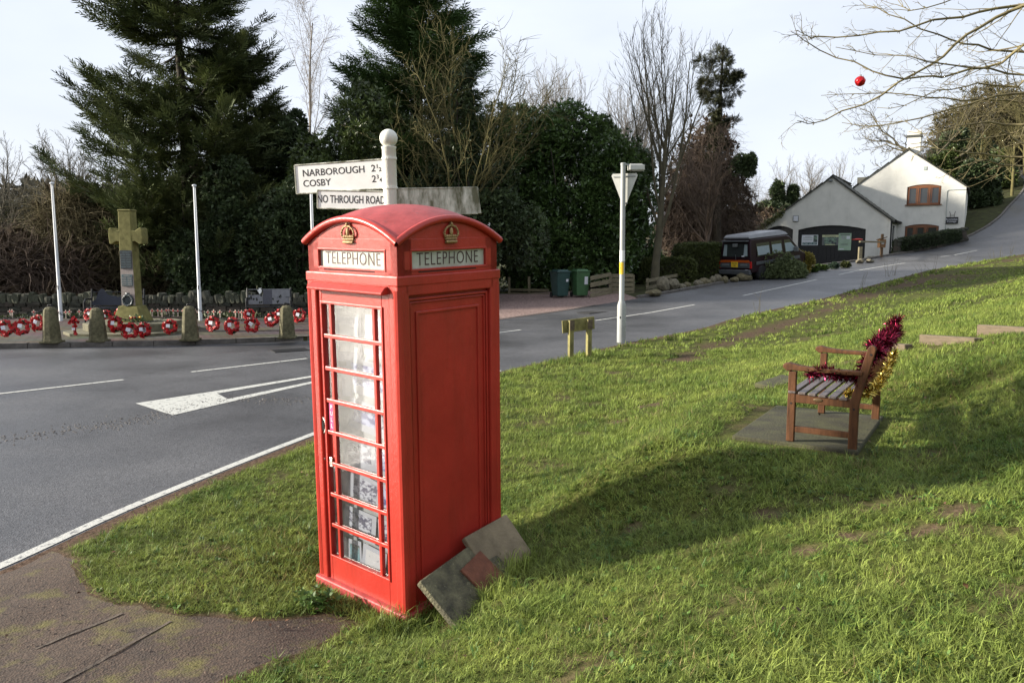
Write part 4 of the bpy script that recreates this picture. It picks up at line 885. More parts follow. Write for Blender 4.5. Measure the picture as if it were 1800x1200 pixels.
# poppy cross
o = thing('poppy_cross', at(131, 570, 18.1), 'cross made of red poppies hanging on the chain', 'poppy cross'); r_ = np.random.default_rng(8)
P = []
for (x, z, n) in [(0, .14, 6), (0, .06, 9), (-.09, .06, 6), (.09, .06, 6), (0, -.04, 5), (.01, -.12, 5), (.02, -.2, 7)]: P += [(x + r_.normal(0, .02), -.02 + r_.normal(0, .012), z + r_.normal(0, .02)) for _ in range(n)]
P = np.array(P); D = np.tile([0, -1., 0], (len(P), 1)) + r_.normal(0, .5, (len(P), 3)); V, F, Rn = spread(P, dir_euler(D, r_.uniform(0, 6, len(P))), np.full(len(P), 1.05), np.zeros(len(P), int), [petal], r_)
k = mesh_np('poppies', V, F, poppy, o, smooth=False, rnd=Rn); k['kind'] = 'stuff'; m = MB(); m.box((0, 0, 0), (.03, .02, .44)); m.box((0, 0, .06), (.24, .02, .03)); m.build('cross_frame', greenb, o); m = MB(); m.box((.0, -.06, -.1), (.07, .004, .06)); m.build('message_card', card, o)
# posy at the pedestal
o = thing('flower_posy', at(240, 562, 19.9), 'small posy of red and yellow flowers on the memorial step', 'posy'); r_ = np.random.default_rng(9)
leafp = (np.array([(0, 0, 0), (.5, -.25, .08), (.5, .25, .08), (1, 0, 0)]), np.array([(0, 1, 2), (1, 3, 2)]))
n = 90; D = r_.normal(size=(n, 3)) + np.array([0, 0, .8]); V, F, Rn = spread(r_.normal(0, .05, (n, 3)) * np.array([2, 1, .6]), dir_euler(D, r_.uniform(0, 6, n)), r_.uniform(.07, .13, n), np.zeros(n, int), [leafp], r_); k = mesh_np('leaves', V, F, M('posy_leaf', (.06, .11, .03), .6, rnd=.4), o, smooth=False, rnd=Rn); k['kind'] = 'stuff'
for i in range(9): m = MB(); m.sphere((0, 0, 0), .028, 7, 5); f_ = m.build('flower', [poppy, M('posy_yellow', (.6, .4, .05), .6)][i % 3 == 2], o); f_.location = (r_.normal(0, .1), -.06 + r_.normal(0, .02), .06 + r_.normal(0, .03))
# stone wall with upright cock-and-hen coping
wst = [M('wall_stone_%d' % i, c, .95, var=.4, scale=8, bump=.6, bscale=30, col2=c2) for i, (c, c2) in enumerate([((.035, .032, .027), (.06, .055, .04)), ((.05, .04, .033), (.08, .065, .05)), ((.03, .03, .026), (.055, .058, .04))])]
cop = [M('coping_stone_%d' % i, c, .95, var=.4, scale=9, bump=.6, bscale=30, col2=c2) for i, (c, c2) in enumerate([((.06, .06, .047), (.11, .11, .08)), ((.045, .05, .036), (.09, .095, .06))])]
WY = 25.3; wz = FZ
wall = thing('stone_wall', (0, WY, wz), 'long dry stone wall with upright coping stones behind the memorial', 'wall')
m = MB(); m.box((-13.5, .16, .2), (19, .22, .5)); m.build('wall_core', wst[0], wall)
def rock_mesh(seed, mats, name='stone'):
    r_ = random.Random(seed); bm = bmesh.new(); bmesh.ops.create_cube(bm, size=1); bmesh.ops.subdivide_edges(bm, edges=bm.edges[:], cuts=1, use_grid_fill=True)
    for v_ in bm.verts:
        l = v_.co.length; v_.co *= (1 - .30 * max(0, l - .55)) ; v_.co += Vector((r_.uniform(-.06, .06), r_.uniform(-.06, .06), r_.uniform(-.06, .06)))
    me = bpy.data.meshes.new(name); bm.to_mesh(me); bm.free(); me.materials.append(mats); return me
srcs = [rock_mesh(i, wst[i % 3]) for i in range(6)]; csrc = [rock_mesh(i + 20, cop[i % 2], 'coping') for i in range(5)]
x = -19.6
while x < -4.6:
    wd = rr.uniform(.13, .24); o = link('coping_stone', rr.choice(csrc), wall); h = rr.uniform(.22, .42); o.location = (x + wd / 2, rr.uniform(-.03, .03) + .1, .42 + h / 2 - .02); o.scale = (wd * .95, .34, h); o.rotation_euler = (0, R(rr.uniform(-14, 14)), R(rr.uniform(-12, 12))); x += wd * rr.uniform(.95, 1.12)
for row in range(3):
    x = -17.2 + rr.uniform(0, .3); 
    while x < -4.7:
        wd = rr.uniform(.22, .5); o = link('wall_stone', rr.choice(srcs), wall); h = rr.uniform(.15, .19); o.location = (x + wd / 2, rr.uniform(-.015, .015) + .08, -.02 + row * .16 + h / 2); o.scale = (wd * .98, .26, h); x += wd
# remembrance crosses along the wall foot
rc = None; wood = M('cross_wood', (.5, .40, .33), .7, var=.2, scale=30)
spots = [18, 22, 60, 104, 116, 123, 140] + [268, 278, 285, 293, 297, 305, 313, 322, 330, 344, 350, 355, 366, 376, 387, 405, 414, 420, 425, 431, 531]
ORD = 'first second third fourth fifth sixth seventh eighth ninth tenth eleventh twelfth thirteenth fourteenth fifteenth sixteenth seventeenth eighteenth nineteenth twentieth twenty-first twenty-second twenty-third twenty-fourth twenty-fifth twenty-sixth twenty-seventh twenty-eighth'.split()
for i, u in enumerate(spots):
    y = 24.3 + rr.uniform(-.25, .2); p = at(u, 556, y); p.z = gz(p.x, y) + FZ + .02; p.z = FZ + .08 + (.04 if 260 < u < 345 else 0)
    if rc is None:
        rc = thing('remembrance_cross', p, 'small wooden remembrance cross with poppy, first in the row below the wall', 'remembrance cross', 'small crosses below the wall'); m = MB(); m.box((0, 0, .07), (.035, .012, .26)); m.box((0, 0, .13), (.14, .012, .035)); m.build('cross', wood, rc)
        m = MB(); m.lathe([(.026, -.014), (.02, -.008)], 8, Matrix.Translation((0, 0, .13)) @ Matrix.Rotation(R(90), 4, 'X') @ Matrix.Translation((0, 0, .022))); m.build('poppy', M('small_poppy', (.5, .02, .02), .6), rc)
    else: dup(rc, p, R(rr.uniform(-15, 15)), 'small wooden remembrance cross with poppy, %s in the row below the wall' % ORD[i])
m = MB(); m.box((0, 0, .04), (1.9, .08, .08)); o = m.build('cross_plinth', wst[1], bevel=.01); q = at(305, 559, 24.2); o.location = (q.x, 24.2, FZ); tag(o, 'low edging board holding the small crosses beside the memorial', 'edging board')
# planting strip below the wall
r_ = np.random.default_rng(12); n = 1500; X = r_.uniform(-17, -4.9, n); P = np.stack([X, r_.uniform(24.3, 25.0, n), np.full(n, FZ)], 1); D = r_.normal(size=(n, 3)) * .7 + np.array([0, 0, 1.])
V, F, Rn = spread(P, dir_euler(D, r_.uniform(0, 6, n)), r_.uniform(.08, .2, n) * (.5 + vnoise(X * .9, X * 0)), np.zeros(n, int), [leafp], r_); o = mesh_np('weeds', V, F, M('weed_leaf', (.045, .06, .016), .7, rnd=.5), None, smooth=False, rnd=Rn); tag(o, 'sparse low weeds growing along the foot of the stone wall', 'weeds', kind='stuff')
# memorial benches with cut-out backs
navy = M('navy_steel', (.012, .015, .026), .4, metal=.3, var=.2); silver = M('silver_panel', (.17, .17, .18), .5, metal=.3, var=.15, scale=12)
def steel_bench(p, rz, lab, back, sil):
    o = thing('memorial_bench', p, lab, 'bench', rz=rz); W = 1.24 if sil else 1.5
    for s in (-1, 1):
        m = MB(); x = s * W / 2; m.tube([(x, .22, 0), (x, .2, .42), (x, .30, .98)], .025, 8); m.tube([(x, -.25, 0), (x, -.22, .42)], .025, 8); m.tube([(x, .2, .42), (x, -.22, .42)], .022, 8); m.build('end_frame', iron, o)
        m = MB(); m.tube([(x, .24, .68), (x, .0, .70), (x, -.16, .69), (x, -.24, .62), (x, -.24, .44)], .026, 8); m.build('armrest', iron, o)
    for k in range(5): m = MB(); m.box((0, -.20 + k * .09, .445), (W, .06, .018)); m.build('seat_slat', iron if sil else navy, o, bevel=.004)
    T = Matrix.Translation((0, .21, .50)) @ Matrix.Rotation(R(79), 4, 'X')
    back(o, T, W); return o
def back_silver(o, T, W):
    m = MB(); m.box((W * .22, .22, 0), (W * .52, .44, .012), T); a = m.build('back_panel', silver, o); text('1939 - 1945', .075, 'lettering', iron, a, T @ Matrix.Translation((.40, .20, .007)))
    m = MB(); m.box((-.05, .22, .001), (.26, .45, .016), T); m.build('cloth_panel', M('grey_stripe', (.06, .06, .075), .6, var=.4, scale=30, sscale=(4, .2, 1)), o)
    m = MB(); m.box((-.40, .14, 0), (.42, .28, .012), T); m.build('back_panel', silver, o); m = MB(); m.box((0, .445, 0), (W, .02, .02), T); m.build('top_rail', silver, o)
    r2 = random.Random(4); sd = M('cutout_dark', (.02, .022, .015), .9)
    for k in range(16): m = MB(); m.prism([(math.cos(a) * r2.uniform(.012, .04), math.sin(a) * r2.uniform(.02, .05)) for a in np.linspace(0, 6, 7)], .0065, .009, T @ Matrix.Translation((r2.choice([r2.uniform(-.58, -.2), r2.uniform(.1, .35)]), r2.uniform(.05, .3), 0))); m.build('cutout_figure', sd, o)
    m = MB(); Q = T @ Matrix.Translation((-.26, .40, .03)); m.prism([(-.02, -.1), (.03, -.07), (.05, 0), (.03, .06), (.045, .1), (.0, .07), (-.03, .09), (-.035, .03), (-.08, .02), (-.05, -.03)], 0, .012, Q); m.build('white_dove', white, o)
def back_navy(o, T, W):
    r2 = random.Random(7); top = [(-W / 2, .10)]; x = -W / 2
    hs = [.12, .16, .42, .50, .46, .34, .30, .28, .27, .24, .25, .28, .33, .37, .38, .30, .33, .36, .30]
    for i, h in enumerate(hs): top.append((-W / 2 + W * (i + .5) / len(hs), h))
    m = MB(); m.prism([(W / 2, .0), (W / 2, .2)] + top[::-1] + [(-W / 2, 0)], -.006, .006, T); m.build('back_panel', navy, o)
    m = MB(); m.box((0, .40, -.01), (W, .016, .016), T); m.build('top_rail', navy, o)
p = at(474, 561, 23.2); p.z = gz(p.x, 23.2) + FZ; steel_bench(p, R(14), 'black steel memorial bench with silver cut-out back and white dove', back_silver, True)
p = at(203, 561, 23.0); p.z = gz(p.x, 23.0) + FZ; steel_bench(p, R(4), 'dark navy memorial bench with silhouette back behind the stone cross', back_navy, False)
# ================================================================ COTTAGE
render_w = M('cream_render', (.60, .595, .55), .85, var=.08, scale=1.6, bump=.25, bscale=14, detail=8, col2=(.66, .65, .60), grime=[((.36, .35, .29), 1.2, .55, .75, .45, (2, 2, .3))]); slate = [M('slate_%d' % i, (c, c, c * 1.04), .75, var=.4, scale=14, bump=.3, bscale=40, col2=(c * 1.3, c * 1.35, c * 1.0)) for i, c in enumerate((.045, .062, .08))]
brownw = M('brown_window_wood', (.17, .062, .022), .5, var=.2, scale=20); blackp = M('black_boards', (.010, .010, .011), .6, var=.3, scale=12); wglass = bpy.data.materials.new('window_glass'); wglass.use_nodes = True
_b = wglass.node_tree.nodes['Principled BSDF']; _b.inputs['Base Color'].default_value = (.03, .035, .035, 1); _b.inputs['Roughness'].default_value = .04; _b.inputs['Specular IOR Level'].default_value = .9
mossg = M('roof_moss', (.05, .06, .015), .95, var=.4, scale=20)
HN = Vector((-.51, -.86, 0)).normalized(); HR = Vector((-HN.y, HN.x, 0))           # front normal, rightwards along the front
GQ = at(1565, 440, 52.0); GQ.z = 0                                # garage front right corner
def hpos(s, back): p = GQ + HR * s - HN * back; return p
def onfront(u, back):
    """distance along the front (from the garage corner) seen at pixel column u on the plane set back by 'back'"""
    r = ray(u, 400); o = hpos(0, back); A = np.array([[r[0], -HR.x], [r[1], -HR.y]]); t, s = np.linalg.solve(A, [o.x, o.y]); return s, t
def zfront(u, v, back):
    s, t = onfront(u, back); r = ray(u, v); 
    o = hpos(0, back); t = np.linalg.solve(np.array([[r[0], -HR.x], [r[1], -HR.y]]), [o.x, o.y]); return t[1], CAM_H + r[2] * t[0]
HB_ = 4.2
cot = thing('cottage', (0, 0, 0), 'white rendered cottage with slate roofs and gabled garage wing', 'cottage')
def FT(back): return frame(hpos(0, back), HR, HN)                 # x along front, y up, z outwards
def ground_z(s, back): p = hpos(s, back); return gz(p.x, p.y)
# --- garage wing
sL, zL = zfront(1322, 412, 0); sA, zA = zfront(1463, 310, 0); sR, zR = zfront(1566, 385, 0); gb = .0
Gd = 9.5
F0 = FT(0)
# front wall split so that the door openings are real
dl, dtop = zfront(1403, 404, 0); dr, _ = zfront(1522, 404, 0); _, dcrown = zfront(1463, 396, 0); _, dbot = zfront(1463, 478, 0)
wl_, wtop = zfront(1348, 404, 0); wr_, _ = zfront(1394, 404, 0); _, wcrown = zfront(1371, 397, 0); 
zlow = 0.0
def arch_pts(a, b, z, zc, n=9): return [(a + (b - a) * t, z + (zc - z) * (1 - (2 * t - 1) ** 2)) for t in np.linspace(0, 1, n)]
def roofz(s): return zA - (zA - zL) * (sA - s) / (sA - sL) if s < sA else zA - (zA - zR) * (s - sA) / (sR - sA)
m = MB(); th = .22
m.prism([(sL, zlow), (wl_, zlow), (wl_, roofz(wl_)), (sL, zL)], -th, 0, F0)
m.prism([(wr_, zlow), (dl, zlow), (dl, roofz(dl)), (wr_, roofz(wr_))], -th, 0, F0)
m.prism([(dr, zlow), (sR, zlow), (sR, zR), (dr, roofz(dr))], -th, 0, F0)
m.prism(arch_pts(wl_, wr_, wtop, wcrown) + [(wr_, roofz(wr_)), (wl_, roofz(wl_))], -th, 0, F0)
m.prism(arch_pts(dl, dr, dtop, dcrown) + [(dr, roofz(dr)), (sA, zA), (dl, roofz(dl))], -th, 0, F0)
m.build('garage_front_wall', render_w, cot)
m = MB(); m.prism([(sR - .22, zlow), (sR - .002, zlow), (sR - .002, zR - .05), (sR - .22, zR - .05)], -Gd, -.222, F0); m.prism([(sL + .002, zlow), (sL + .22, zlow), (sL + .22, zL - .1), (sL + .002, zL - .1)], -Gd, -.222, F0); m.build('garage_side_wall', render_w, cot)
# roofs of individual slates
def slate_roof(name, T, length, slope_len, ncol, nrow, par):
    """T: x along the eaves, y up the slope, z out of the slope"""
    m = MB(); m.box((length / 2, slope_len / 2, -.05), (length, slope_len, .06), T); deck = m.build(name, slate[0], par); rr_ = random.Random(len(name))
    cw, rh = length / ncol, slope_len / nrow; srcm = []
    for i in range(3):
        b_ = MB(); b_.box((0, 0, 0), (cw * .97, rh * 1.25, .018)); me = bpy.data.meshes.new('slate'); me.from_pydata(b_.v, [], b_.f); me.materials.append(slate[i]); srcm.append(me)
    for r_ in range(nrow):
        for c_ in range(ncol):
            o = link('slate', rr_.choice(srcm), deck); x = (c_ + .5 + (.5 if r_ % 2 else 0)) * cw
            if x > length - cw * .4: x = length - cw * .5
            o.matrix_local = T @ Matrix.Translation((x, (r_ + .5) * rh, .004 + rr_.uniform(0, .008))) @ Matrix.Rotation(R(4 + rr_.uniform(-1, 1)), 4, 'X') @ Matrix.Rotation(R(rr_.uniform(-1, 1)), 4, 'Z')
    return deck
ov = .12
def slope_T(s_e, z_e, s_r, z_r, front):
    """plane from eaves (s_e,z_e) to ridge (s_r,z_r); x runs along the building depth"""
    E0 = F0 @ Vector((s_e, z_e, front)); E1 = F0 @ Vector((s_r, z_r, front)); up = (E1 - E0); xd = (-HN if s_e > s_r else HN)
    o = E0 if s_e > s_r else E0 - HN * (Gd)
    nrm = xd.cross(up.normalized()); return frame(o, xd, nrm), up.length
ks = (zA - zR) / (sR - sA)
TR, ln_ = slope_T(sR + .25, zR - ks * .25 + .03, sA, zA + .03, .12)
slate_roof('garage_roof', TR, 4.5, ln_, 16, 14, cot)
kl = (zA - zL) / (sA - sL); E0 = F0 @ Vector((sL - .25, zL - kl * .25 + .03, -Gd)); E1 = F0 @ Vector((sA, zA + .03, -Gd)); up = E1 - E0
slate_roof('garage_roof', frame(E0, HN, HN.cross(up.normalized())), Gd + .12, up.length, 10, 8, cot)
# black boarded doors
def boarded(name, a, b, z0, z, zc, nb):
    o = None; pm = MB(); pm.prism([(a, z0), (b, z0)] + arch_pts(a, b, z, zc)[::-1], -.20, -.16, F0); o = pm.build(name, blackp, cot); w_ = (b - a) / nb
    for i in range(nb): q = MB(); q.box((a + (i + .5) * w_, (z0 + z) / 2 - .03, -.145), (w_ * .93, z - z0 - .08, .03), F0); q.build('plank', blackp, o)
    q = MB(); q.box(((a + b) / 2, z, -.13), (b - a, .1, .05), F0); q.build('lintel_board', blackp, o); return o
gd = boarded('garage_door', dl, dr, zlow, dtop, dcrown, 16); boarded('boarded_window', wl_, wr_, dbot + .6, wtop, wcrown, 6)
# posters on the door
pgreen = M('poster_green', (.30, .42, .30), .6, var=.15, scale=3); pteal = M('poster_teal', (.03, .11, .10), .6); pphoto = M('poster_photo', (.03, .035, .05), .6, var=0, scale=5, col2=(.2, .3, .22), thr=(.4, .6)); pwhite = M('poster_white', (.6, .62, .66), .6, var=.04); ptxt = M('poster_ink', (.12, .13, .13), .7); pyel = M('poster_cream', (.5, .52, .3), .6); pgr = M('poster_grey_ink', (.3, .34, .32), .7)
def rect(u0, v0, u1, v1): (a, z1), (b, z0) = zfront(u0, v0, 0), zfront(u1, v1, 0); return a, b, z0, z1
def flat(m, a, b, z0, z1, d): m.box(((a + b) / 2, (z0 + z1) / 2, d), (b - a, z1 - z0, .004), F0)
def poster(lab, r, mt, items):
    a, b, z0, z1 = r; o = thing('poster', (0, 0, 0), lab, 'poster'); m = MB(); flat(m, a, b, z0, z1, -.118); bo = m.build('poster_board', mt, o)
    for (x0, x1, y0, y1, mm, nm) in items: m = MB(); flat(m, a + (b - a) * x0, a + (b - a) * x1, z0 + (z1 - z0) * y0, z0 + (z1 - z0) * y1, -.1145); m.build(nm, mm, bo)
    return bo, r
bo, r_ = poster('white poster with green phone number band on the garage door', rect(1409, 413, 1437, 431), pwhite, [(.06, .94, .06, .28, pteal, 'colour_band'), (.72, .96, .3, .95, pphoto, 'picture'), (.2, .6, .82, .87, pgr, 'print_line'), (.1, .66, .66, .72, pgr, 'print_line'), (.1, .66, .5, .55, pgr, 'print_line')])
a, b, z0, z1 = r_; text('07887 472 387', (z1 - z0) * .2, 'lettering', pwhite, bo, F0 @ Matrix.Translation(((a + b) / 2, z0 + (z1 - z0) * .17, -.111)), ext=.001)
bo, r_ = poster('photograph poster with cream heading strip on the garage door', rect(1445, 413, 1473, 431), pphoto, [(0, 1, .8, 1, pyel, 'heading_strip'), (.0, .12, 0, .8, ptxt, 'dark_edge'), (.88, 1, 0, .8, ptxt, 'dark_edge'), (.2, .8, .02, .1, pyel, 'print_line')])
a, b, z0, z1 = r_; text('Photography', (z1 - z0) * .2, 'lettering', ptxt, bo, F0 @ Matrix.Translation(((a + b) / 2, z0 + (z1 - z0) * .89, -.111)), ext=.001)
poster('tall pale green notice poster on the garage door', rect(1474, 410, 1495, 440), pgreen, [(.14, .88, .88, .94, ptxt, 'heading'), (.2, .55, .64, .84, pgr, 'print_block'), (.62, .9, .66, .84, pwhite, 'round_logo'), (.1, .9, .57, .6, pgr, 'print_line'), (.1, .9, .47, .49, pgr, 'print_line'), (.2, .75, .33, .37, ptxt, 'print_line'), (.1, .9, .27, .29, pgr, 'print_line'), (.08, .45, .04, .1, pwhite, 'logo_strip')])
a, b, z0, z1 = rect(1395, 380, 1403, 389); m = MB(); flat(m, a - .03, b + .03, z0 - .03, z1 + .03, .03); ab_ = m.build('alarm_box', ptxt, cot); m = MB(); m.box(((a + b) / 2, (z0 + z1) / 2, .06), (b - a, z1 - z0, .06), F0); m.build('alarm_cover', pwhite, ab_, bevel=.02)
s_, z_ = zfront(1461, 317, 0); m = MB(); m.box((s_, z_, .08), (.08, .08, .16), F0); m.sphere((s_, z_ - .05, .2), .11, 10, 6, F0, sq=(1.3, .7, 1)); m.build('security_light', ptxt, cot)
m = MB(); m.tube([tuple(F0 @ Vector((sR + .05, zR - .15, -.08))), tuple(F0 @ Vector((sR + .05, zlow, -.08)))], .05, 8); m.build('downpipe', blackp, cot)
m = MB(); m.tube([tuple(F0 @ Vector((sR + .3, zR - .12, .1))), tuple(F0 @ Vector((sR + .3, zR - .12, -4.2)))], .06, 8); m.build('gutter', blackp, cot)
q = MB(); Tq = frame(hpos(sR, 0), -HN, HR); q.box((2.0, zR - 1.0, .02), (.9, 1.2, .05), Tq); wq = q.build('side_window', blackp, cot); q = MB(); q.box((2.0, zR - 1.0, .05), (.7, 1.0, .01), Tq); q.build('pane', wglass, wq)
# --- main house
H0 = FT(HB_)
def zh(u, v): return zfront(u, v, HB_)
a0, e_z = zh(1494, 325); aA, apx = zh(1597, 262); a1, e1 = zh(1699, 327); e_z = e1
L_house = 7.5; hb = 1.0
def hroof(s): return apx - (apx - e_z) * abs(s - aA) / (a1 - aA)
a0 = aA - (a1 - aA)
(w0_, w1t), (w2_, w1b) = zh(1595, 329), zh(1653, 359); _, w1c = zh(1624, 324); (v0_, v1t), (v2_, v1b) = zh(1590, 398), zh(1648, 432); _, v1c = zh(1619, 394)
m = MB()
m.prism([(a0, hb), (w0_, hb), (w0_, hroof(w0_)), (a0, e_z)], -.25, 0, H0); m.prism([(w2_, hb), (a1, hb), (a1, e_z), (w2_, hroof(w2_))], -.25, 0, H0)
m.prism(arch_pts(w0_, w2_, w1t, w1c) + [(w2_, hroof(w2_)), (max(aA, w0_ + .01), apx) if w0_ < aA < w2_ else (w0_ + .01, hroof(w0_)), (w0_, hroof(w0_))], -.25, 0, H0)
m.prism(arch_pts(w0_, w2_, v1t, v1c) + [(w2_, w1b), (w0_, w1b)], -.25, 0, H0); m.prism([(w0_, hb), (w2_, hb), (w2_, v1b), (w0_, v1b)], -.25, 0, H0)
m.build('gable_wall', render_w, cot)
m = MB(); m.prism([(a1 - .25, hb), (a1 - .002, hb), (a1 - .002, e_z - .05), (a1 - .25, e_z - .05)], -L_house, -.252, H0); m.prism([(a0 + .002, hb), (a0 + .25, hb), (a0 + .25, e_z - .05), (a0 + .002, e_z - .05)], -L_house, -.252, H0); m.build('house_side_wall', render_w, cot)
m = MB(); m.prism([(a0, hb), (a1, hb), (a1, e_z), (aA, apx), (a0, e_z)], -L_house - .2, -L_house, H0); m.build('rear_gable_wall', render_w, cot)
up = Vector((0, 0, apx - e_z)) + HR * (aA - a1); kk = .2
E0 = H0 @ Vector((a1 + .12, e_z - (apx - e_z) / (a1 - aA) * .12 + .03, .06)); slate_roof('house_roof', frame(E0, -HN, (-HN).cross(up.normalized())), L_house + .3, up.length + .15, 9, 6, cot)
up2 = Vector((0, 0, apx - e_z)) - HR * (aA - a1); E0 = H0 @ Vector((a0 - .12, e_z - (apx - e_z) / (a1 - aA) * .12 + .03, -L_house - .2)); slate_roof('house_roof', frame(E0, HN, HN.cross(up2.normalized())), L_house + .26, up2.length + .15, 9, 6, cot)
def window(name, a, b, z0, z, zc, mull, sill=True):
    fr = MB(); T = H0 @ Matrix.Translation((0, 0, -.1)); fw = .09
    for (x0, x1, y0, y1) in ((a, b, z0, z0 + fw), (a, a + fw, z0, z), (b - fw, b, z0, z)): fr.box(((x0 + x1) / 2, (y0 + y1) / 2, 0), (x1 - x0, y1 - y0, .08), T)
    ar = arch_pts(a, b, z, zc); fr.prism([(a, z - .1), (b, z - .1)] + ar[::-1], -.04, .04, T)
    for x in mull: fr.box((x, (z0 + z) / 2, 0), (.1, z - z0, .082), T)
    o = fr.build(name, brownw, cot, bevel=.008); xs_ = [a] + mull + [b]
    for i in range(len(xs_) - 1):
        p_ = MB(); p_.box(((xs_[i] + xs_[i + 1]) / 2, (z0 + z) / 2, -.015), (xs_[i + 1] - xs_[i] - .06, z - z0 - .1, .012), T); p_.build('pane', wglass, o)
        for sx in (xs_[i] + (.12 if i else .1), xs_[i + 1] - .1): q_ = MB(); q_.box((sx, (z0 + z) / 2, .03), (.05, z - z0 - .2, .05), T); q_.build('sash', brownw, o)
    if sill: s_ = MB(); s_.box(((a + b) / 2, z0 - .04, .13), (b - a + .2, .07, .16), T); s_.build('sill', brownw, o)
    return o
ww = w2_ - w0_; window('upper_window', w0_ + .02, w2_ - .02, w1b + .02, w1t, w1c, [w0_ + ww * .33, w0_ + ww * .67]); window('lower_window', w0_ + .02, w2_ - .02, v1b + .02, v1t, v1c, [w0_ + ww * .3, w0_ + ww * .62], False)
m = MB(); (c0_, cz0), (c1_, cz1) = zh(1587, 268), zh(1617, 247); m.box(((c0_ + c1_) / 2 + .1, (apx + cz1 + .6) / 2 - .4, -1.1), (.85, cz1 + .6 - apx + 1.2, .7), H0); ch_ = m.build('chimney', render_w, cot, bevel=.02)
m = MB(); m.box(((c0_ + c1_) / 2 + .1, cz1 + .42, -1.1), (.98, .14, .84), H0); m.build('chimney_cap', slate[1], ch_)
(b0_, bz1), (b1_, bz0) = zh(1624, 293), zh(1629, 299); m = MB(); m.box(((b0_ + b1_) / 2, (bz0 + bz1) / 2, .02), (b1_ - b0_, bz1 - bz0, .04), H0); m.build('air_vent', pgr, cot)
p0, p1, p2 = [Vector((*zh(u, v), .03)) for u, v in ((1660, 440), (1665, 336), (1698, 333))]; m = MB(); m.tube([tuple(H0 @ q) for q in (p0, p1, p1 + Vector((.08, .06, 0)), p2)], .018, 5); m.build('cable_conduit', pgr, cot)
(n0, nz1), (n1, nz0) = zh(1663, 382), zh(1684, 393); sg = thing('house_sign', (0, 0, 0), 'black hanging house nameplate on the white cottage gable', 'house sign'); m = MB(); m.box(((n0 + n1) / 2, (nz0 + nz1) / 2, .08), (n1 - n0, nz1 - nz0, .05), H0); bo = m.build('board', blackp, sg)
for i, t_ in enumerate(('Brookdale', 'Cottage')): text(t_, .17, 'lettering', pwhite, bo, H0 @ Matrix.Translation(((n0 + n1) / 2 - .02, (nz0 + nz1) / 2 + .07 - .14 * i, .107)), ext=.001)
m = MB()
for s in (-1, 1): xx = (n0 + n1) / 2 + s * .12; m.tube([tuple(H0 @ Vector(q)) for q in ((xx, nz1, .08), (xx, nz1 + .25, .08), (xx + s * .06, nz1 + .34, .08), (xx + s * .02, nz1 + .4, .08))], .015, 5)
m.tube([tuple(H0 @ Vector(((n0 + n1) / 2 - .12, nz1 + .12, .08))), tuple(H0 @ Vector(((n0 + n1) / 2 + .12, nz1 + .12, .08)))], .015, 5); m.build('hanger', blackp, sg)
# ridge-back outbuilding roof between the gables
(o0, oz1), (o1, oz0) = zh(1486, 300), zh(1532, 322); m = MB(); m.prism([(o0, oz0 - 2), (o1 + 1, oz0 - 2), (o1 + 1, oz1), (o0, oz1)], -7.4, -6.4, H0); m.build('rear_roof', slate[2], cot)
# ivy creeping over the garage verge
def creeper(name, lab, P, D, sc, col, seed, cat):
    r_ = np.random.default_rng(seed); n = len(P); V, F, Rn = spread(P, dir_euler(D, r_.uniform(0, 6.28, n)), sc, np.zeros(n, int), [leafp], r_)
    o = thing(name, (0, 0, 0), lab, cat); k = mesh_np('leaves', V, F, M(name + '_leaf', col, .5, rnd=.5, trans=.15), o, smooth=False, rnd=Rn); k['kind'] = 'stuff'; return o
r_ = np.random.default_rng(3); n = 1400; t = r_.random(n); S_ = sL - .3 + (sA - sL) * .48 * t; P = np.array([tuple(F0 @ Vector((s, roofz(max(s, sL)) + .02 + r_.normal(0, .13), .12 + abs(r_.normal(0, .1))))) for s in S_])
creeper('verge_ivy', 'ivy creeping up the garage gable verge', P, np.tile(np.array(HN) * .7 + np.array([0, 0, -.4]), (n, 1)) + r_.normal(0, .5, (n, 3)), r_.uniform(.09, .18, n), (.09, .105, .03), 4, 'ivy')
# ================================================================ VAN
vp = Vector((10.1, 35.6, 0)); van_paint = M('maroon_paint', (.016, .006, .009), .38, var=.15, scale=3, coat=.05, spec=.15); van_grey = M('van_grey_plastic', (.06, .065, .07), .5, var=.15); roofg = M('van_roof_grey', (.17, .175, .185), .4, var=.15, scale=4); curtain = M('curtain', (.22, .27, .28), .8, var=.15, scale=8, sscale=(6, 6, .3)); tyre = M('tyre', (.012, .012, .012), .9); alloy = M('alloy', (.3, .3, .31), .35, metal=.8)
vp.z = gz(vp.x, vp.y) - .05; hd = math.atan2(.64, .77)
van = thing('camper_van', vp, 'dark maroon camper van with grey pop-top roof parked by the garage', 'van', rz=hd - R(90)); van.rotation_euler = (R(4.5), 0, hd - R(90))
# local: +y forward, x right
Wv = .84; Lv = 4.55
prof = [(0, .38), (0, .98), (.10, 1.72), (.16, 1.86), (3.0, 1.88), (3.3, 1.80), (4.05, 1.10), (4.5, .92), (4.55, .6), (4.5, .36)]
def yz(m, pts, x0, x1, taper=None): m.prism(pts, x0, x1, Matrix(((0, 0, 1, 0), (1, 0, 0, 0), (0, 1, 0, 0), (0, 0, 0, 1))))
m = MB(); n = len(prof); vs = []
def inx(z): return Wv - max(0, z - 1.0) * .13
for s in (-1, 1): vs += [(s * inx(z), y, z) for y, z in prof]
m.add(vs, [tuple(range(n)), tuple(range(2 * n - 1, n - 1, -1))] + [(i, (i + 1) % n, n + (i + 1) % n, n + i) for i in range(n)]); m.build('body', van_paint, van, bevel=.05, smooth='auto')
m = MB(); rp_ = [(.12, 1.885), (.10, 1.96), (.22, 2.06), (2.75, 2.12), (3.1, 2.02), (3.25, 1.885)]; vs = []
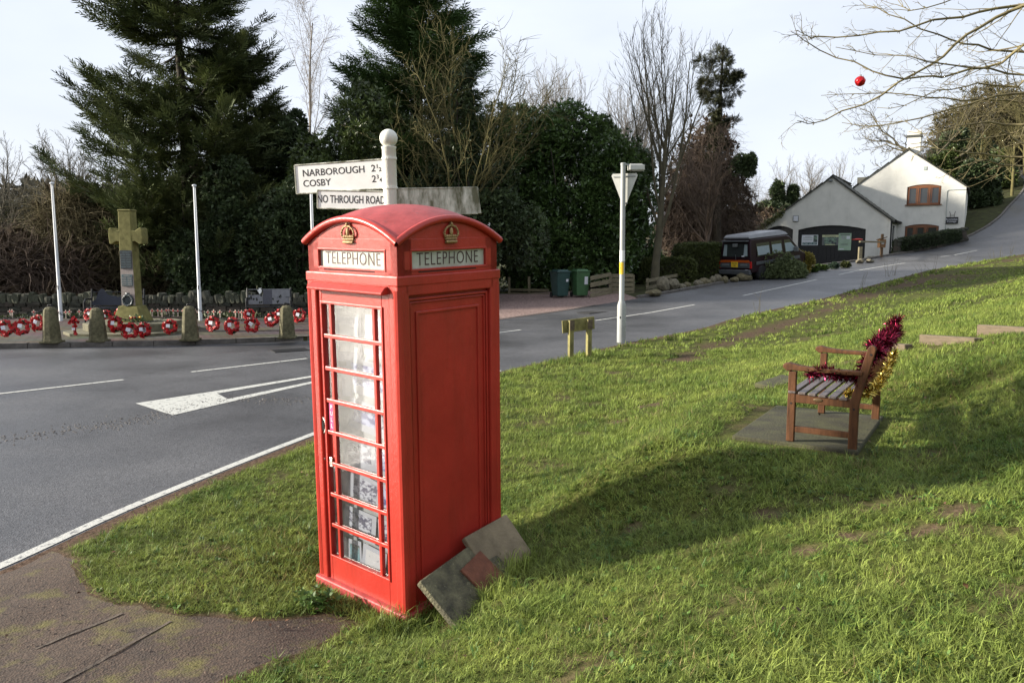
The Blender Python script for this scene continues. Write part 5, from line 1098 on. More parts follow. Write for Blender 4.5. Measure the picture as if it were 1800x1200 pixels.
for s in (-1, 1): vs += [(s * (.70 - (z - 1.885) * .5), y, z) for y, z in rp_]
n = len(rp_); m.add(vs, [tuple(range(n)), tuple(range(2 * n - 1, n - 1, -1))] + [(i, (i + 1) % n, n + (i + 1) % n, n + i) for i in range(n)]); m.build('pop_top_roof', roofg, van, bevel=.03)
def vq(name, pts, mt, par=van): m = MB(); m.add(pts, [(0, 1, 2, 3)]); return m.build(name, mt, par)
def sidepane(y0, y1, z0, z1, slant=0.):
    x = lambda z: inx(z) + .006
    gl = vq('window', [(x(z0), y0, z0), (x(z0), y1, z0), (x(z1), y1 - slant, z1), (x(z1), y0, z1)], wglass); xc = .004
    vq('curtain', [(x(z0) + xc, y0 + .05, z0 + .05), (x(z0) + xc, y1 - .05, z0 + .05), (x(z1) + xc, y1 - slant - .05, z1 - .05), (x(z1) + xc, y0 + .05, z1 - .05)], curtain, gl)
sidepane(.5, 1.55, 1.08, 1.66); sidepane(1.68, 2.55, 1.08, 1.66); sidepane(2.75, 3.85, 1.06, 1.66, .62)
yb = lambda z: (.10 * (z - .98) / .74 if z > .98 else 0) - .006
rw = vq('rear_window', [(-.68, yb(1.10), 1.10), (.68, yb(1.10), 1.10), (.62, yb(1.68), 1.68), (-.62, yb(1.68), 1.68)], wglass)
for s in (-1, 1): vq('curtain', [(s * .64 - (.0 if s < 0 else .2), yb(1.14) - .005, 1.14), (s * .64 + (.2 if s < 0 else 0), yb(1.14) - .005, 1.14), (s * .60 + (.15 if s < 0 else 0), yb(1.64) - .005, 1.64), (s * .60 - (0 if s < 0 else .15), yb(1.64) - .005, 1.64)], curtain, rw)
def vbox(name, c, d, mt, par=van, bv=.01): m = MB(); m.box(c, d); return m.build(name, mt, par, bevel=bv)
vbox('rear_spoiler', (0, .03, 1.80), (1.3, .2, .06), van_grey); vbox('mirror', (0.05, -.03, 1.62), (.22, .12, .14), ptxt); vbox('wiper', (.05, -.01, 1.06), (.02, .02, .28), ptxt)
orange = M('lamp_orange', (.38, .07, .01), .3); redl = M('lamp_red', (.4, .01, .01), .25)
vbox('light_bar', (0, -.012, .90), (1.5, .03, .11), orange); vbox('lower_trim', (0, -.01, .72), (1.56, .03, .22), van_grey)
for s in (-1, 1): vbox('tail_light', (s * .80, .02, .74), (.09, .08, .3), redl); vbox('vent_slot', (s * .48, -.03, .74), (.38, .02, .09), ptxt)
pn = vbox('number_plate', (0, -.035, .76), (.34, .02, .24), yellow, bv=0); 
for i, t_ in enumerate(('N230', 'LBY')): text(t_, .11, 'lettering', black, pn, frame((0, -.047, .81 - .1 * i), (1, 0, 0), (0, -1, 0)), ext=.001)
vbox('bumper', (0, .0, .42), (1.62, .2, .22), van_grey, bv=.04); vbox('sticker', (.42, yb(1.13) - .012, 1.13), (.14, .004, .05), pwhite, bv=0); vbox('badge', (.62, -.03, .52), (.16, .01, .035), pwhite, bv=0)
vbox('side_trim', (Wv + .004, 2.2, .78), (.02, 3.6, .14), van_grey); vbox('roof_clip', (.56, 2.55, 2.0), (.04, .06, .16), orange)
for y in (.85, 3.6):
    for s in (-1, 1):
        m = MB(); m.lathe([(.2, -.1), (.32, -.1), (.34, -.05), (.34, .05), (.32, .1), (.2, .1)], 20, Matrix.Translation((s * .78, y, .33)) @ Matrix.Rotation(R(90), 4, 'Y')); wh = m.build('wheel', tyre, van, smooth='auto'); m = MB(); m.lathe([(.21, -.08), (.2, .09), (.04, .10)], 16, Matrix.Translation((s * .78, y, .33)) @ Matrix.Rotation(R(90 * s), 4, 'Y')); m.build('rim', alloy, wh)
vbox('door_mirror', (.95, 3.5, 1.18), (.2, .1, .22), ptxt)
# ================================================================ BINS, FENCES, ROCKERY
bing = M('bin_green', (.04, .105, .04), .5, var=.2, scale=5); bind = M('bin_dark_green', (.018, .055, .05), .5, var=.2, scale=5)
def bin_(u, v, mt, lab, y, rz):
    p = at(u, v, y); p.z = gz(p.x, y); o = thing('wheelie_bin', p, lab, 'wheelie bin', 'wheelie bins on the gravel', rz=rz)
    m = MB(); vs = [(-.23, -.26, .06), (.23, -.26, .06), (.23, .22, .06), (-.23, .22, .06), (-.285, -.35, .98), (.285, -.35, .98), (.285, .33, .98), (-.285, .33, .98)]; m.add(vs, [(0, 3, 2, 1), (4, 5, 6, 7), (0, 1, 5, 4), (1, 2, 6, 5), (2, 3, 7, 6), (3, 0, 4, 7)]); m.build('bin_body', mt, o, bevel=.03)
    m = MB(); m.prism([(-.31, -.38), (.31, -.38), (.31, .34), (-.31, .34)], .98, 1.02); m.box((0, -.02, 1.05), (.5, .6, .06), taper=.8); m.build('lid', mt, o, bevel=.012); m = MB(); m.tube([(-.22, .40, .96), (.22, .40, .96)], .02, 8); m.build('handle', mt, o)
    for s in (-1, 1): m = MB(); m.lathe([(.1, -.025), (.1, .025)], 14, Matrix.Translation((s * .25, .24, .1)) @ Matrix.Rotation(R(90), 4, 'Y')); m.build('wheel', tyre, o)
    m = MB(); m.box((.05, -.24 - .1, .0), (.2, .004, .0001)); 
    m = MB(); m.add([(.06, -.338, .8), (.2, -.338, .8), (.2, -.312, .5), (.06, -.312, .5)] if mt is bing else [(.1, -.335, .72), (.2, -.335, .72), (.2, -.325, .62), (.1, -.325, .62)], [(0, 1, 2, 3)]); m.build('label', pwhite, o)
bin_(984, 523, bind, 'dark bluish green wheelie bin, the one farther from the fence', 30.6, R(24)); bin_(1019, 523, bing, 'mid green wheelie bin with paper label beside the fence', 30.6, R(18))
pale = M('fence_wood', (.15, .125, .075), .9, var=.4, scale=6, bump=.4, bscale=40, sscale=(.5, 4, 4), col2=(.24, .21, .13))
def railfence(name, u0, u1, y0, y1, rails, lab, posts, cat='fence', vv=(0, 0)):
    """rails: list of (v at u0, v at u1, thickness px)"""
    o = thing(name, (0, 0, 0), lab, cat)
    for (va, vb, t) in rails:
        a = at(u0, va, y0); b = at(u1, vb, y1); d = b - a; m = MB(); m.box((0, 0, 0), (d.length, .03, t * y0 / FPX)); q = m.build('rail', pale, o, bevel=.004); q.matrix_world = frame((a + b) / 2, d, d.cross(Vector((0, 0, 1))).cross(d) if False else Vector((d.y, -d.x, 0)).normalized()) @ Matrix.Rotation(R(-90), 4, 'X')
    for (u, v0, v1) in posts:
        t = (u - u0) / (u1 - u0); y = y0 + (y1 - y0) * t + .06; a = at(u, v0, y); gz_ = gz(a.x, y) - .1; m = MB(); m.box((0, 0, (a.z - gz_) / 2), (.11, .09, a.z - gz_)); q = m.build('post', pale, o, bevel=.006); q.location = (a.x, y, gz_)
railfence('wooden_fence', 1038, 1074, 30.2, 31.5, [(489, 482, 7), (501, 494, 8), (511, 508, 6), (519, 514, 7)], 'leaning wooden boards of the short fence beside the bins', [(1073, 482, 520)])
railfence('slatted_gate', 1075, 1113, 31.6, 31.6, [(485, 484, 6.5), (493, 492, 6.5), (501, 500, 6.5), (509, 508, 6.5), (517, 516, 6.5)], 'slatted wooden gate between the fence and the lamp post', [(1075, 482, 520), (1113, 483, 520)], 'gate')
railfence('post_and_rail_fence', 1136, 1199, 32.4, 35.5, [(494, 482, 6), (506, 495, 6)], 'two rail wooden fence climbing towards the clipped hedge', [(1138, 489, 519), (1197, 481, 508)])
o = thing('far_fence', (0, 0, 0), 'old dark rail fence at the back of the gravel', 'fence')
for v in (510, 517):
    a = at(893, v, 32.5); b = at(965, v - 1, 32.0); d = b - a; m = MB(); m.box((0, 0, 0), (d.length, .03, .1)); q = m.build('rail', pale, o); q.matrix_world = frame((a + b) / 2, d, Vector((0, 0, 1)))
for u in (895, 930): a = at(u, 506, 32.4); m = MB(); m.box((0, 0, .3), (.1, .08, .8)); q = m.build('post', pale, o); q.location = (a.x, 32.4, gz(a.x, 32.4))
rockm = [M('rockery_stone_%d' % i, c, .95, var=.4, scale=5, bump=.6, bscale=25, col2=c2) for i, (c, c2) in enumerate([((.12, .105, .07), (.2, .175, .12)), ((.09, .075, .04), (.17, .145, .08))])]
def boulder(seed, mt):
    r_ = random.Random(seed); bm = bmesh.new(); bmesh.ops.create_icosphere(bm, subdivisions=2, radius=.5); o_ = Vector((r_.uniform(0, 9), r_.uniform(0, 9), 0))
    from mathutils import noise as mn
    for v_ in bm.verts: v_.co *= 1 + .35 * mn.noise(v_.co * 2.2 + o_) + .18 * mn.noise(v_.co * 5 + o_)
    me = bpy.data.meshes.new('rock'); bm.to_mesh(me); bm.free(); me.materials.append(mt); return me
rs = [boulder(40 + i, rockm[i % 2]) for i in range(5)]
for (u, v, w_, h_, lab) in [(1157, 516, .9, .35, 'long low rockery stone at the fence end'), (1174, 508, .8, .75, 'tallest pale rockery stone by the post and rail fence'), (1189, 505, .8, .6, 'broad pale rockery stone below the hedge'), (1206, 503, .5, .3, 'small rockery stone under the clipped hedge corner'), (1216, 501, .45, .3, 'second small rockery stone under the clipped hedge'), (1236, 498, .55, .35, 'rounded rockery stone left of the van'), (1247, 497, .7, .4, 'rockery stone in front of the van, first of the row'), (1260, 495, .45, .45, 'upright rockery stone below the van number plate'), (1269, 492, .5, .5, 'tall round rockery stone below the van bumper'), (1281, 493, .5, .4, 'rockery stone beneath the van rear corner'), (1299, 491, .55, .3, 'flat rockery stone between van and round shrub'), (1316, 489, .9, .45, 'mossy rockery stone at the foot of the round shrub'), (1519, 458, .8, .35, 'ochre rockery stone beside the garage door post'), (1536, 457, .7, .3, 'ochre rockery stone next to the bird box post')]:
    q = hit(u, v + 5); back = Vector((-.5, .6, 0)); q = q + back * .3; o = link('rockery_stone', rr.choice(rs)); o.location = (q.x, q.y, gz(q.x, q.y) + h_ * .35); o.scale = (w_ * .9, w_ * .6, h_ * .85); o.rotation_euler = (0, 0, rr.uniform(-.4, .4) + .7); tag(o, lab, 'stone', 'rockery stones along the kerb')
# handrail and box post, red bird feeder
fw = M('post_wood', (.12, .075, .04), .9, var=.3, scale=8)
a = hit(1511, 462); b = hit(1549, 452); o = thing('handrail', (0, 0, 0), 'rough wooden handrail sloping up beside the garage door', 'handrail'); at_ = at(1511, 434, a.y); bt_ = at(1557, 417, b.y)
m = MB(); m.box((0, 0, (at_.z - a.z) / 2 - .1), (.2, .16, at_.z - a.z + .2)); q = m.build('post', pale, o, bevel=.02); q.location = a; d = bt_ - at_; m = MB(); m.box((0, 0, 0), (d.length, .1, .1)); q = m.build('rail', pale, o, bevel=.01); q.matrix_world = frame((at_ + bt_) / 2, d, Vector((0, 0, 1)))
o = thing('bird_box', (0, 0, 0), 'brown wooden box with sloping lid on a post', 'bird box'); m = MB(); m.box((0, 0, .6), (.13, .13, 1.6)); q = m.build('post', fw, o, bevel=.01); q.location = b
bx = at(1548, 428, b.y); m = MB(); m.box((0, -.12, 0), (.36, .3, .5), taper=1.1); q = m.build('box', M('box_wood', (.2, .105, .045), .8, var=.2), o, bevel=.01); q.location = bx; m = MB(); m.box((0, -.12, .3), (.5, .42, .05), rot=(R(-8), R(-14), 0)); q = m.build('lid', fw, o); q.location = bx; m = MB(); m.box((0, -.275, .02), (.16, .01, .12)); q = m.build('notice', pwhite, o); q.location = bx
s_, z_ = zfront(1508, 421, -.4); m = MB(); m.sphere((0, 0, 0), .32, 12, 6, sq=(1, .7, .22)); m.box((-.3, 0, 0), (.2, .1, .03)); o = m.build('red_feeder', M('feeder_red', (.5, .03, .02), .4), smooth=True); o.location = at(1508, 421, 51.0); tag(o, 'small bright red feeder dish in front of the garage door', 'feeder')
# low stone wall in front of the lower window
lw = thing('garden_wall', (0, 0, 0), 'low dark stone garden wall topped by a trimmed evergreen hedge', 'wall'); a = hit(1576, 446); b = hit(1694, 424)
d = (b - a); d.z = 0; L = d.length; dn = d.normalized(); nn = Vector((-dn.y, dn.x, 0))
for row in range(4):
    x = 0
    while x < L:
        wd = rr.uniform(.25, .55); q = a + dn * (x + wd / 2) + nn * .1; z = gz(q.x, q.y); o = link('wall_stone', rr.choice(srcs), lw); o.location = (q.x + nn.x * rr.uniform(-.03, .03), q.y + nn.y * rr.uniform(-.03, .03), z + row * .22 + .1); o.scale = (wd, .4, .25); o.rotation_euler = (0, 0, math.atan2(d.y, d.x)); x += wd
WALLLINE = (a, b, nn)
# ================================================================ VEGETATION
def tubes(groups, sides):
    """groups: list of (P (n,3), r (n,)) -> V,F quads, batched by length"""
    by = {}
    for P, r in groups: by.setdefault(len(P), []).append((P, r))
    Vs, Fs, o = [], [], 0
    for N, L in by.items():
        P = np.array([q[0] for q in L]); r = np.array([q[1] for q in L]); B = len(L)
        d = np.gradient(P, axis=1); d /= np.linalg.norm(d, axis=2, keepdims=True) + 1e-9
        ref = np.where(np.abs(d[:, :1, 2:3]) > .8, np.array([1., .2, 0]), np.array([.1, .2, 1.])); u = np.cross(d, np.broadcast_to(ref, d.shape)); u /= np.linalg.norm(u, axis=2, keepdims=True) + 1e-9; v = np.cross(d, u)
        a = np.arange(sides) * 2 * np.pi / sides
        V = P[:, :, None, :] + r[:, :, None, None] * (np.cos(a)[None, None, :, None] * u[:, :, None, :] + np.sin(a)[None, None, :, None] * v[:, :, None, :])
        k = np.arange(sides); k2 = (k + 1) % sides; j = np.arange(N - 1)[:, None]
        F = np.stack([j * sides + k, j * sides + k2, (j + 1) * sides + k2, (j + 1) * sides + k], 2).reshape(-1, 4)
        F = F[None] + (np.arange(B) * N * sides)[:, None, None] + o
        Vs.append(V.reshape(-1, 3)); Fs.append(F.reshape(-1, 4)); o += B * N * sides
    return np.concatenate(Vs), np.concatenate(Fs)
def grow(r_, start, d, length, rad, cfg, lvl=0, out=None):
    if out is None: out = []
    n = cfg['seg'][lvl]; P = [np.array(start, float)]; d = np.array(d, float); d /= np.linalg.norm(d)
    for i in range(n):
        d = d + r_.normal(0, cfg['wig'][lvl], 3) + np.array([0, 0, cfg['up'][lvl]]); d /= np.linalg.norm(d); P.append(P[-1] + d * length / n)
    P = np.array(P); tip = cfg.get('tip', .25); R_ = rad * (1 - (1 - tip) * np.linspace(0, 1, n + 1)); out.append((lvl, P, R_))
    if lvl + 1 < len(cfg['seg']):
        nc = cfg['kids'][lvl]; nc = max(1, int(nc * r_.uniform(.75, 1.25))); f0 = cfg['from'][lvl]
        for c in range(nc):
            t = f0 + (1 - f0) * ((c + r_.random()) / nc); x = t * n; i = min(int(x), n - 1); p = P[i] + (P[i + 1] - P[i]) * (x - i); base = P[i + 1] - P[i]; base /= np.linalg.norm(base)
            rv = np.cross(base, r_.normal(size=3)); rv /= np.linalg.norm(rv) + 1e-9; a = cfg['ang'][lvl] * r_.uniform(.7, 1.3); nd = base * math.cos(a) + rv * math.sin(a)
            L = length * cfg['len'][lvl] * r_.uniform(.6, 1.2) * (1 - cfg.get('taperlen', .45) * t); grow(r_, p, nd, L, max(R_[i] * cfg['rr'][lvl], cfg['rmin']), cfg, lvl + 1, out)
    return out
def build_branches(parent, out, mat, split=2, trunk_name='trunk', crown_name='branches'):
    lo = [(P, r) for l, P, r in out if l < split]; hi = [(P, r) for l, P, r in out if l >= split]
    V, F = tubes(lo, 7); mesh_np(trunk_name, V, F, mat, parent)
    if hi: V, F = tubes(hi, 3); c = mesh_np(crown_name, V, F, mat, parent); c['kind'] = 'stuff'
bark = M('bare_bark', (.11, .10, .075), .95, var=.3, scale=3); barkg = M('haze_grey_bark', (.17, .155, .135), .95, var=.2, scale=3); barkl = M('lichen_bark', (.10, .09, .034), .95, var=.35, scale=4, col2=(.15, .13, .045)); barko = M('oak_bark', (.085, .074, .045), .95, var=.3, scale=3); birchb = M('birch_bark', (.23, .20, .17), .9, var=.2, scale=3); darkbark = M('dark_bark', (.04, .032, .022), .95, var=.3, scale=4)  # barkg: distance haze is mixed into its grey
CF = dict(
    ash=dict(seg=[7, 6, 5, 4], wig=[.06, .10, .14, .16], up=[.05, .12, .10, .06], kids=[18, 12, 8], ang=[.7, .62, .6], len=[.62, .5, .42], rr=[.45, .45, .5], rmin=.009, **{'from': [.22, .15, .15]}),
    upright=dict(seg=[6, 7, 6, 4], wig=[.04, .07, .10, .12], up=[.05, .16, .14, .08], kids=[22, 13, 7], ang=[.5, .5, .5], len=[.95, .38, .38], rr=[.40, .40, .45], rmin=.009, taperlen=.3, **{'from': [.30, .2, .15]}),
    birch=dict(seg=[8, 6, 5, 4], wig=[.03, .07, .10, .15], up=[.03, .06, -.02, -.12], kids=[24, 12, 8], ang=[.5, .6, .6], len=[.36, .5, .5], rr=[.35, .4, .5], rmin=.007, **{'from': [.25, .2, .15]}),
    oak=dict(seg=[4, 7, 6, 5, 4], wig=[.1, .22, .25, .25, .22], up=[.05, .03, .05, .05, .05], kids=[11, 8, 6, 5], ang=[1.05, .75, .7, .6], len=[1.6, .5, .45, .45], rr=[.55, .5, .5, .55], rmin=.018, taperlen=.25, **{'from': [.45, .25, .15, .1]}),
    lichen=dict(seg=[5, 8, 6, 5], wig=[.06, .10, .16, .2], up=[.04, .10, .05, .02], kids=[20, 15, 8], ang=[.7, .7, .7], len=[1.05, .40, .4], rr=[.42, .40, .5], rmin=.011, taperlen=.25, **{'from': [.25, .2, .15]}))
def bare(name, lab, u, vb, y, vtop, kind, seed, mat, group=None, rad=None, cat='tree', z=None, split=2, lenk=None):
    b = at(u, vb, y); z0 = gz(b.x, y) - .1 if z is None else z; H = at(u, vtop, y).z - z0; r_ = np.random.default_rng(seed)
    o = thing(name, (b.x, y, z0), lab, cat, group); k = {'ash': .72, 'upright': .5, 'birch': .88, 'oak': .33, 'lichen': .5}[kind] if lenk is None else lenk
    out = grow(r_, (0, 0, 0), (r_.normal(0, .04), 0, 1), H * k, rad or H * .018, CF[kind])
    zmax = max(P[:, 2].max() for _, P, _ in out); s = H / zmax; out = [(l, P * s, R_) for l, P, R_ in out]
    build_branches(o, out, mat, split); return o
def bare_copy(src, lab, u, vb, y, vtop, rz):
    b = at(u, vb, y); z0 = gz(b.x, y) - .1; H = at(u, vtop, y).z - z0; top = max(v.co.z for ch in src.children for v in ch.data.vertices); o = dup(src, (b.x, y, z0), rz, lab); k = H / top; o.scale = (k, k, k); return o
# ---- leaf sources
def leafcluster(n, seed, flat=.25, w=.34):
    r_ = np.random.default_rng(seed); V, F = [], []
    for k in range(n):
        D = r_.normal(size=3) * np.array([.6, 1, .8]) + np.array([.55, 0, .1]); e = dir_euler(D[None], np.array([r_.uniform(-.8, .8)])); Q = eul(e)[0]; L = r_.uniform(.7, 1.1)
        q = np.array([(0, 0, 0), (.45, -w * .55, .06), (.45, w * .55, .06), (1, 0, -.05)]) * L; o = len(V) * 4; V.append(q @ Q.T); F.append(np.array([(0, 1, 2), (1, 3, 2)]) + o)
    return np.concatenate(V), np.concatenate(F)
def sprayfan(n, seed, droop=.18):
    r_ = np.random.default_rng(seed); V, F = [], []; o = 0
    for k in range(n):
        t = (k + .5) / n; s = 1 if k % 2 else -1; L = (.48 * (1 - t * .7) + .08) * r_.uniform(.8, 1.2); a = s * r_.uniform(.55, 1.0) * (1 - .5 * t); b = np.array([t, 0, -droop * t * t]); d = np.array([math.cos(a), math.sin(a), -.15 + r_.normal(0, .15)]); w = .055
        n_ = np.array([-d[1], d[0], 0]) * w; V.append(np.array([b - n_ * .4, b + n_ * .4, b + d * L * .55 + n_, b + d * L])); F.append(np.array([(0, 2, 1), (0, 3, 2)]) + o); o += 4
    V.append(np.array([(0, -.03, 0), (0, .03, 0), (1.1, 0, -droop)])); Fq = np.array([(0, 2, 1)]) + o
    return np.concatenate(V), np.concatenate(F + [Fq])
LC = [leafcluster(6, i) for i in range(4)]; SP_ = [sprayfan(9, i) for i in range(3)]; SC_ = [sprayfan(8, i + 9, -.1) for i in range(3)]
def leafmat(name, col, rough=.5, rnd=.5, spec=.35, col2=None, trans=.12): return M(name, col, rough, var=.25, scale=.8, rnd=rnd, spec=spec, col2=col2, trans=trans)
laurel_m = leafmat('laurel_leaf', (.055, .10, .03), .30, .55, .6, (.09, .145, .04)); holly_m = leafmat('holly_leaf', (.05, .08, .026), .38, .55, .5, (.098, .13, .036)); ivy_m = leafmat('ivy_leaf', (.042, .066, .028), .5, .55, .35, (.07, .098, .04)); con_m = leafmat('spruce_needles', (.055, .082, .036), .7, .5, .2, (.12, .14, .05), .1); cyp_m = leafmat('cypress_sprays', (.06, .11, .036), .7, .5, .2, (.105, .165, .052), .1); hedge_m = leafmat('hedge_leaf', (.06, .08, .022), .55, .5, .3, (.09, .105, .03)); redw_m = leafmat('redwood_sprays', (.035, .042, .022), .8, .5, .15, (.06, .062, .03), .1)
def lump_points(r_, C, rad, n, lumps=26, lr=(.17, .47), inner=.25, flatbase=True):
    """points and outward directions over a lumpy ellipsoid"""
    C = np.array(C); rad = np.array(rad); th = r_.normal(size=(lumps, 3)); th /= np.linalg.norm(th, axis=1, keepdims=True); lc = th * r_.uniform(.45, .9, (lumps, 1)); ls = r_.uniform(*lr, lumps)
    k = r_.integers(0, lumps, n); d = r_.normal(size=(n, 3)); d /= np.linalg.norm(d, axis=1, keepdims=True); q = lc[k] + d * ls[k][:, None] * r_.uniform(1 - inner, 1.04, (n, 1))
    ok = np.ones(n, bool)
    out = np.linalg.norm(q, axis=1); ok &= out > .35
    if flatbase: ok &= q[:, 2] > -.98
    q, d = q[ok], d[ok]; return C + q * rad, d * .6 + q * .8
def shrub(name, lab, u, v, ru, rv, y, n, size, mat, seed, ry=None, srcs=None, cat='shrub', group=None, lumps=26, stem=True, up=.25):
    r_ = np.random.default_rng(seed); c = at(u, v, y); z0 = gz(c.x, y); rx = ru * y / FPX; rz_ = rv * y / FPX; o = thing(name, (c.x, y, z0), lab, cat, group)
    P, D = lump_points(r_, (0, 0, c.z - z0), (rx, ry or min(rx, rz_) * .85, rz_), n, lumps); k = P[:, 2] > .05; P, D = P[k], D[k] + np.array([0, 0, up]); m_ = len(P); ss = srcs or LC
    V, F, Rn = spread(P, dir_euler(D + r_.normal(0, .35, D.shape), r_.uniform(0, 6.28, m_)), r_.uniform(.75, 1.25, m_) * size, r_.integers(0, len(ss), m_), ss, r_); q = mesh_np('crown', V, F, mat, o, smooth=False, rnd=Rn); q['kind'] = 'stuff'
    if stem:
        out = []
        for i in range(7):
            a = r_.uniform(0, 6.28); t = np.linspace(0, 1, 6)[:, None]; e = np.array([math.cos(a) * rx * .6, math.sin(a) * rx * .4, c.z - z0 + r_.uniform(-.2, .7) * rz_]); out.append((np.array([math.cos(a) * .15, math.sin(a) * .15, -.1]) * (1 - t) + e * t + np.array([0, 0, .3]) * np.sin(t * 3.1), .07 * (1 - .7 * t[:, 0])))
        V, F = tubes(out, 5); mesh_np('stems', V, F, darkbark, o)
    return o
def conifer(name, lab, u, y, vtop, Rb, seed, mat, zlow=1.2, dens=1., droop=.12, upt=.5, asc=.0, size=.5, srcs=None, power=.8, step=.36, per=5, lean=0.):
    r_ = np.random.default_rng(seed); b = at(u, 500, y); z0 = gz(b.x, y); H = at(u, vtop, y).z - z0; o = thing(name, (b.x, y, z0), lab, 'tree')
    tz = np.linspace(0, H, 14); tp = np.stack([np.sin(tz * .3) * .08 + lean * tz / H, np.cos(tz * .4) * .08, tz], 1); V, F = tube(tp, np.linspace(H * .015, .02, 14), 9); mesh_np('trunk', V, F, darkbark, o)
    PP, DD, SS, lim = [], [], [], []; z = zlow
    while z < H - .15:
        t = z / H; L0 = Rb * (1 - t) ** power + .25
        for k in range(per):
            a = r_.uniform(0, 6.283); L = L0 * r_.uniform(.6, 1.15); s = np.linspace(0, 1, 9); hz = L * s; el = asc * hz - droop * L * np.sin(np.pi * s * .9) + upt * L * np.maximum(0, s - .45) ** 2 * (.3 + .9 * (1 - t)); dx, dy = math.cos(a), math.sin(a)
            wob = r_.normal(0, .05) * s * L; B = np.stack([dx * hz - dy * wob, dy * hz + dx * wob, z + el], 1) + np.array([lean * t, 0, 0]); lim.append((B, .035 * (1 - .85 * s) * (.5 + L / Rb)))
            n = int(L / .085 * dens); q = r_.uniform(.04, 1, n) ** .85; i = np.minimum((q * 8).astype(int), 7); f = q * 8 - i; p = B[i] + (B[i + 1] - B[i]) * f[:, None]; tg = B[i + 1] - B[i]; tg /= np.linalg.norm(tg, axis=1, keepdims=True); lat = np.stack([-tg[:, 1], tg[:, 0], 0 * tg[:, 0]], 1); sgn = r_.choice([-1, 1], n)[:, None]; spreadw = (.34 * (1 - q) + .07) * L ** .6
            PP.append(p + lat * sgn * (r_.random(n) * spreadw)[:, None] + r_.normal(0, .05, (n, 3)) - np.array([0, 0, .05])); DD.append(tg * .9 + lat * sgn * r_.uniform(.1, 1.0, (n, 1)) + np.array([0, 0, -.12 + upt * .35]) + r_.normal(0, .22, (n, 3))); SS.append(r_.uniform(.7, 1.25, n) * size)
        z += step * r_.uniform(.7, 1.3)
    P, D, S_ = np.concatenate(PP), np.concatenate(DD), np.concatenate(SS); n = len(P); ss = srcs or SP_
    V, F, Rn = spread(P, dir_euler(D, r_.normal(0, .5, n)), S_, r_.integers(0, len(ss), n), ss, r_); q = mesh_np('crown', V, F, mat, o, smooth=False, rnd=Rn); q['kind'] = 'stuff'
    V, F = tubes(lim, 4); mesh_np('limbs', V, F, darkbark, o); return o
conifer('spruce_tree', 'tall dark spruce towering behind the war memorial', 335, 31, -330, 4.7, 1, con_m, zlow=1.6, dens=2.0, droop=.10, upt=.75, size=.62, per=6, step=.36, power=.62)
conifer('spruce_tree', 'smaller pointed spruce beside the towering one', 442, 32.4, 52, 3.7, 2, con_m, zlow=1.5, dens=1.9, droop=.14, upt=.4, size=.55, step=.33, per=6)
conifer('cypress_tree', 'broad dark green cypress rising behind the fingerpost', 740, 34, -110, 4.2, 3, cyp_m, zlow=2.0, dens=1.9, droop=-.05, upt=.35, asc=.38, size=.62, srcs=SC_, power=.62, step=.30, per=7)
shrub('holly_tree', 'large holly behind the fingerpost arm, dark and glossy', 600, 340, 105, 165, 30, 9000, .20, holly_m, 1, cat='tree'); shrub('holly_tree', 'holly just left of the lichened bare tree', 690, 330, 95, 150, 31.5, 8000, .20, holly_m, 2, cat='tree'); shrub('evergreen_shrub', 'dark ivied shrub under the lichened bare tree', 825, 400, 105, 130, 30, 8000, .19, ivy_m, 3)
shrub('laurel_tree', 'huge glossy laurel above the wheelie bins', 1000, 368, 128, 168, 35, 15000, .23, laurel_m, 4, cat='tree', lumps=40, ry=2.2); shrub('laurel_tree', 'glossy laurel end reaching behind the lamp post', 1105, 400, 72, 122, 35.5, 7500, .22, laurel_m, 5, cat='tree', ry=1.6); shrub('laurel_tree', 'laurel top rising between the bare trees', 925, 300, 85, 110, 36, 6500, .22, laurel_m, 6, cat='tree')
shrub('ivy_bush', 'dark ivy covered bush behind the silver memorial bench', 440, 405, 88, 138, 29.2, 9000, .19, ivy_m, 7); shrub('ivy_bush', 'low dark ivy bush behind the second flagpole', 355, 468, 62, 70, 28.4, 5000, .18, ivy_m, 8); shrub('ivy_bush', 'dark bush close behind the telephone box', 530, 440, 72, 100, 28.6, 6500, .19, ivy_m, 9); shrub('ivy_bush', 'dark bush at the back of the gravel by the bins', 935, 470, 66, 60, 34, 4500, .19, laurel_m, 10); shrub('ivy_bush', 'dark shrub filling the shade between spruce and holly', 480, 300, 80, 110, 33, 6000, .2, ivy_m, 11); shrub('ivy_bush', 'shrub in shade below the fingerpost', 690, 450, 110, 85, 29, 6000, .19, ivy_m, 12)
shrub('ivy_bush', 'ivy mass clothing the trunk of the lichened bare tree', 812, 230, 26, 120, 29.2, 2200, .15, ivy_m, 13, ry=.5)
bare('lichen_tree', 'bare tree yellow with lichen in front of the cypress', 800, 500, 29.0, -25, 'lichen', 11, barkl, rad=.16)
bare('ash_tree', 'tall many stemmed bare tree right of the lamp post', 1150, 505, 33.5, -5, 'upright', 12, barko, rad=.20)
bare('birch_tree', 'slender pale birch behind the fingerpost', 545, 470, 46, -60, 'birch', 13, birchb, rad=.13)
for i, (u, vt, y) in enumerate([(925, 118, 50), (960, 100, 52), (1010, 92, 49), (1055, 125, 51), (1095, 110, 55), (1125, 150, 50)]):
    lab = ['pale bare tree nearest the cypress on the skyline', 'second pale bare tree on the skyline after the cypress', 'tallest of the pale bare trees behind the laurel', 'pale bare tree just left of the lamp post top', 'pale bare tree right behind the lamp post top', 'low pale bare tree between lamp post and ash'][i]
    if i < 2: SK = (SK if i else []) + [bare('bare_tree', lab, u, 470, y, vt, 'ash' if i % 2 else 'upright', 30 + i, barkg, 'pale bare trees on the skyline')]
    else: bare_copy(SK[i % 2], lab, u, 470, y, vt, i * 1.7)
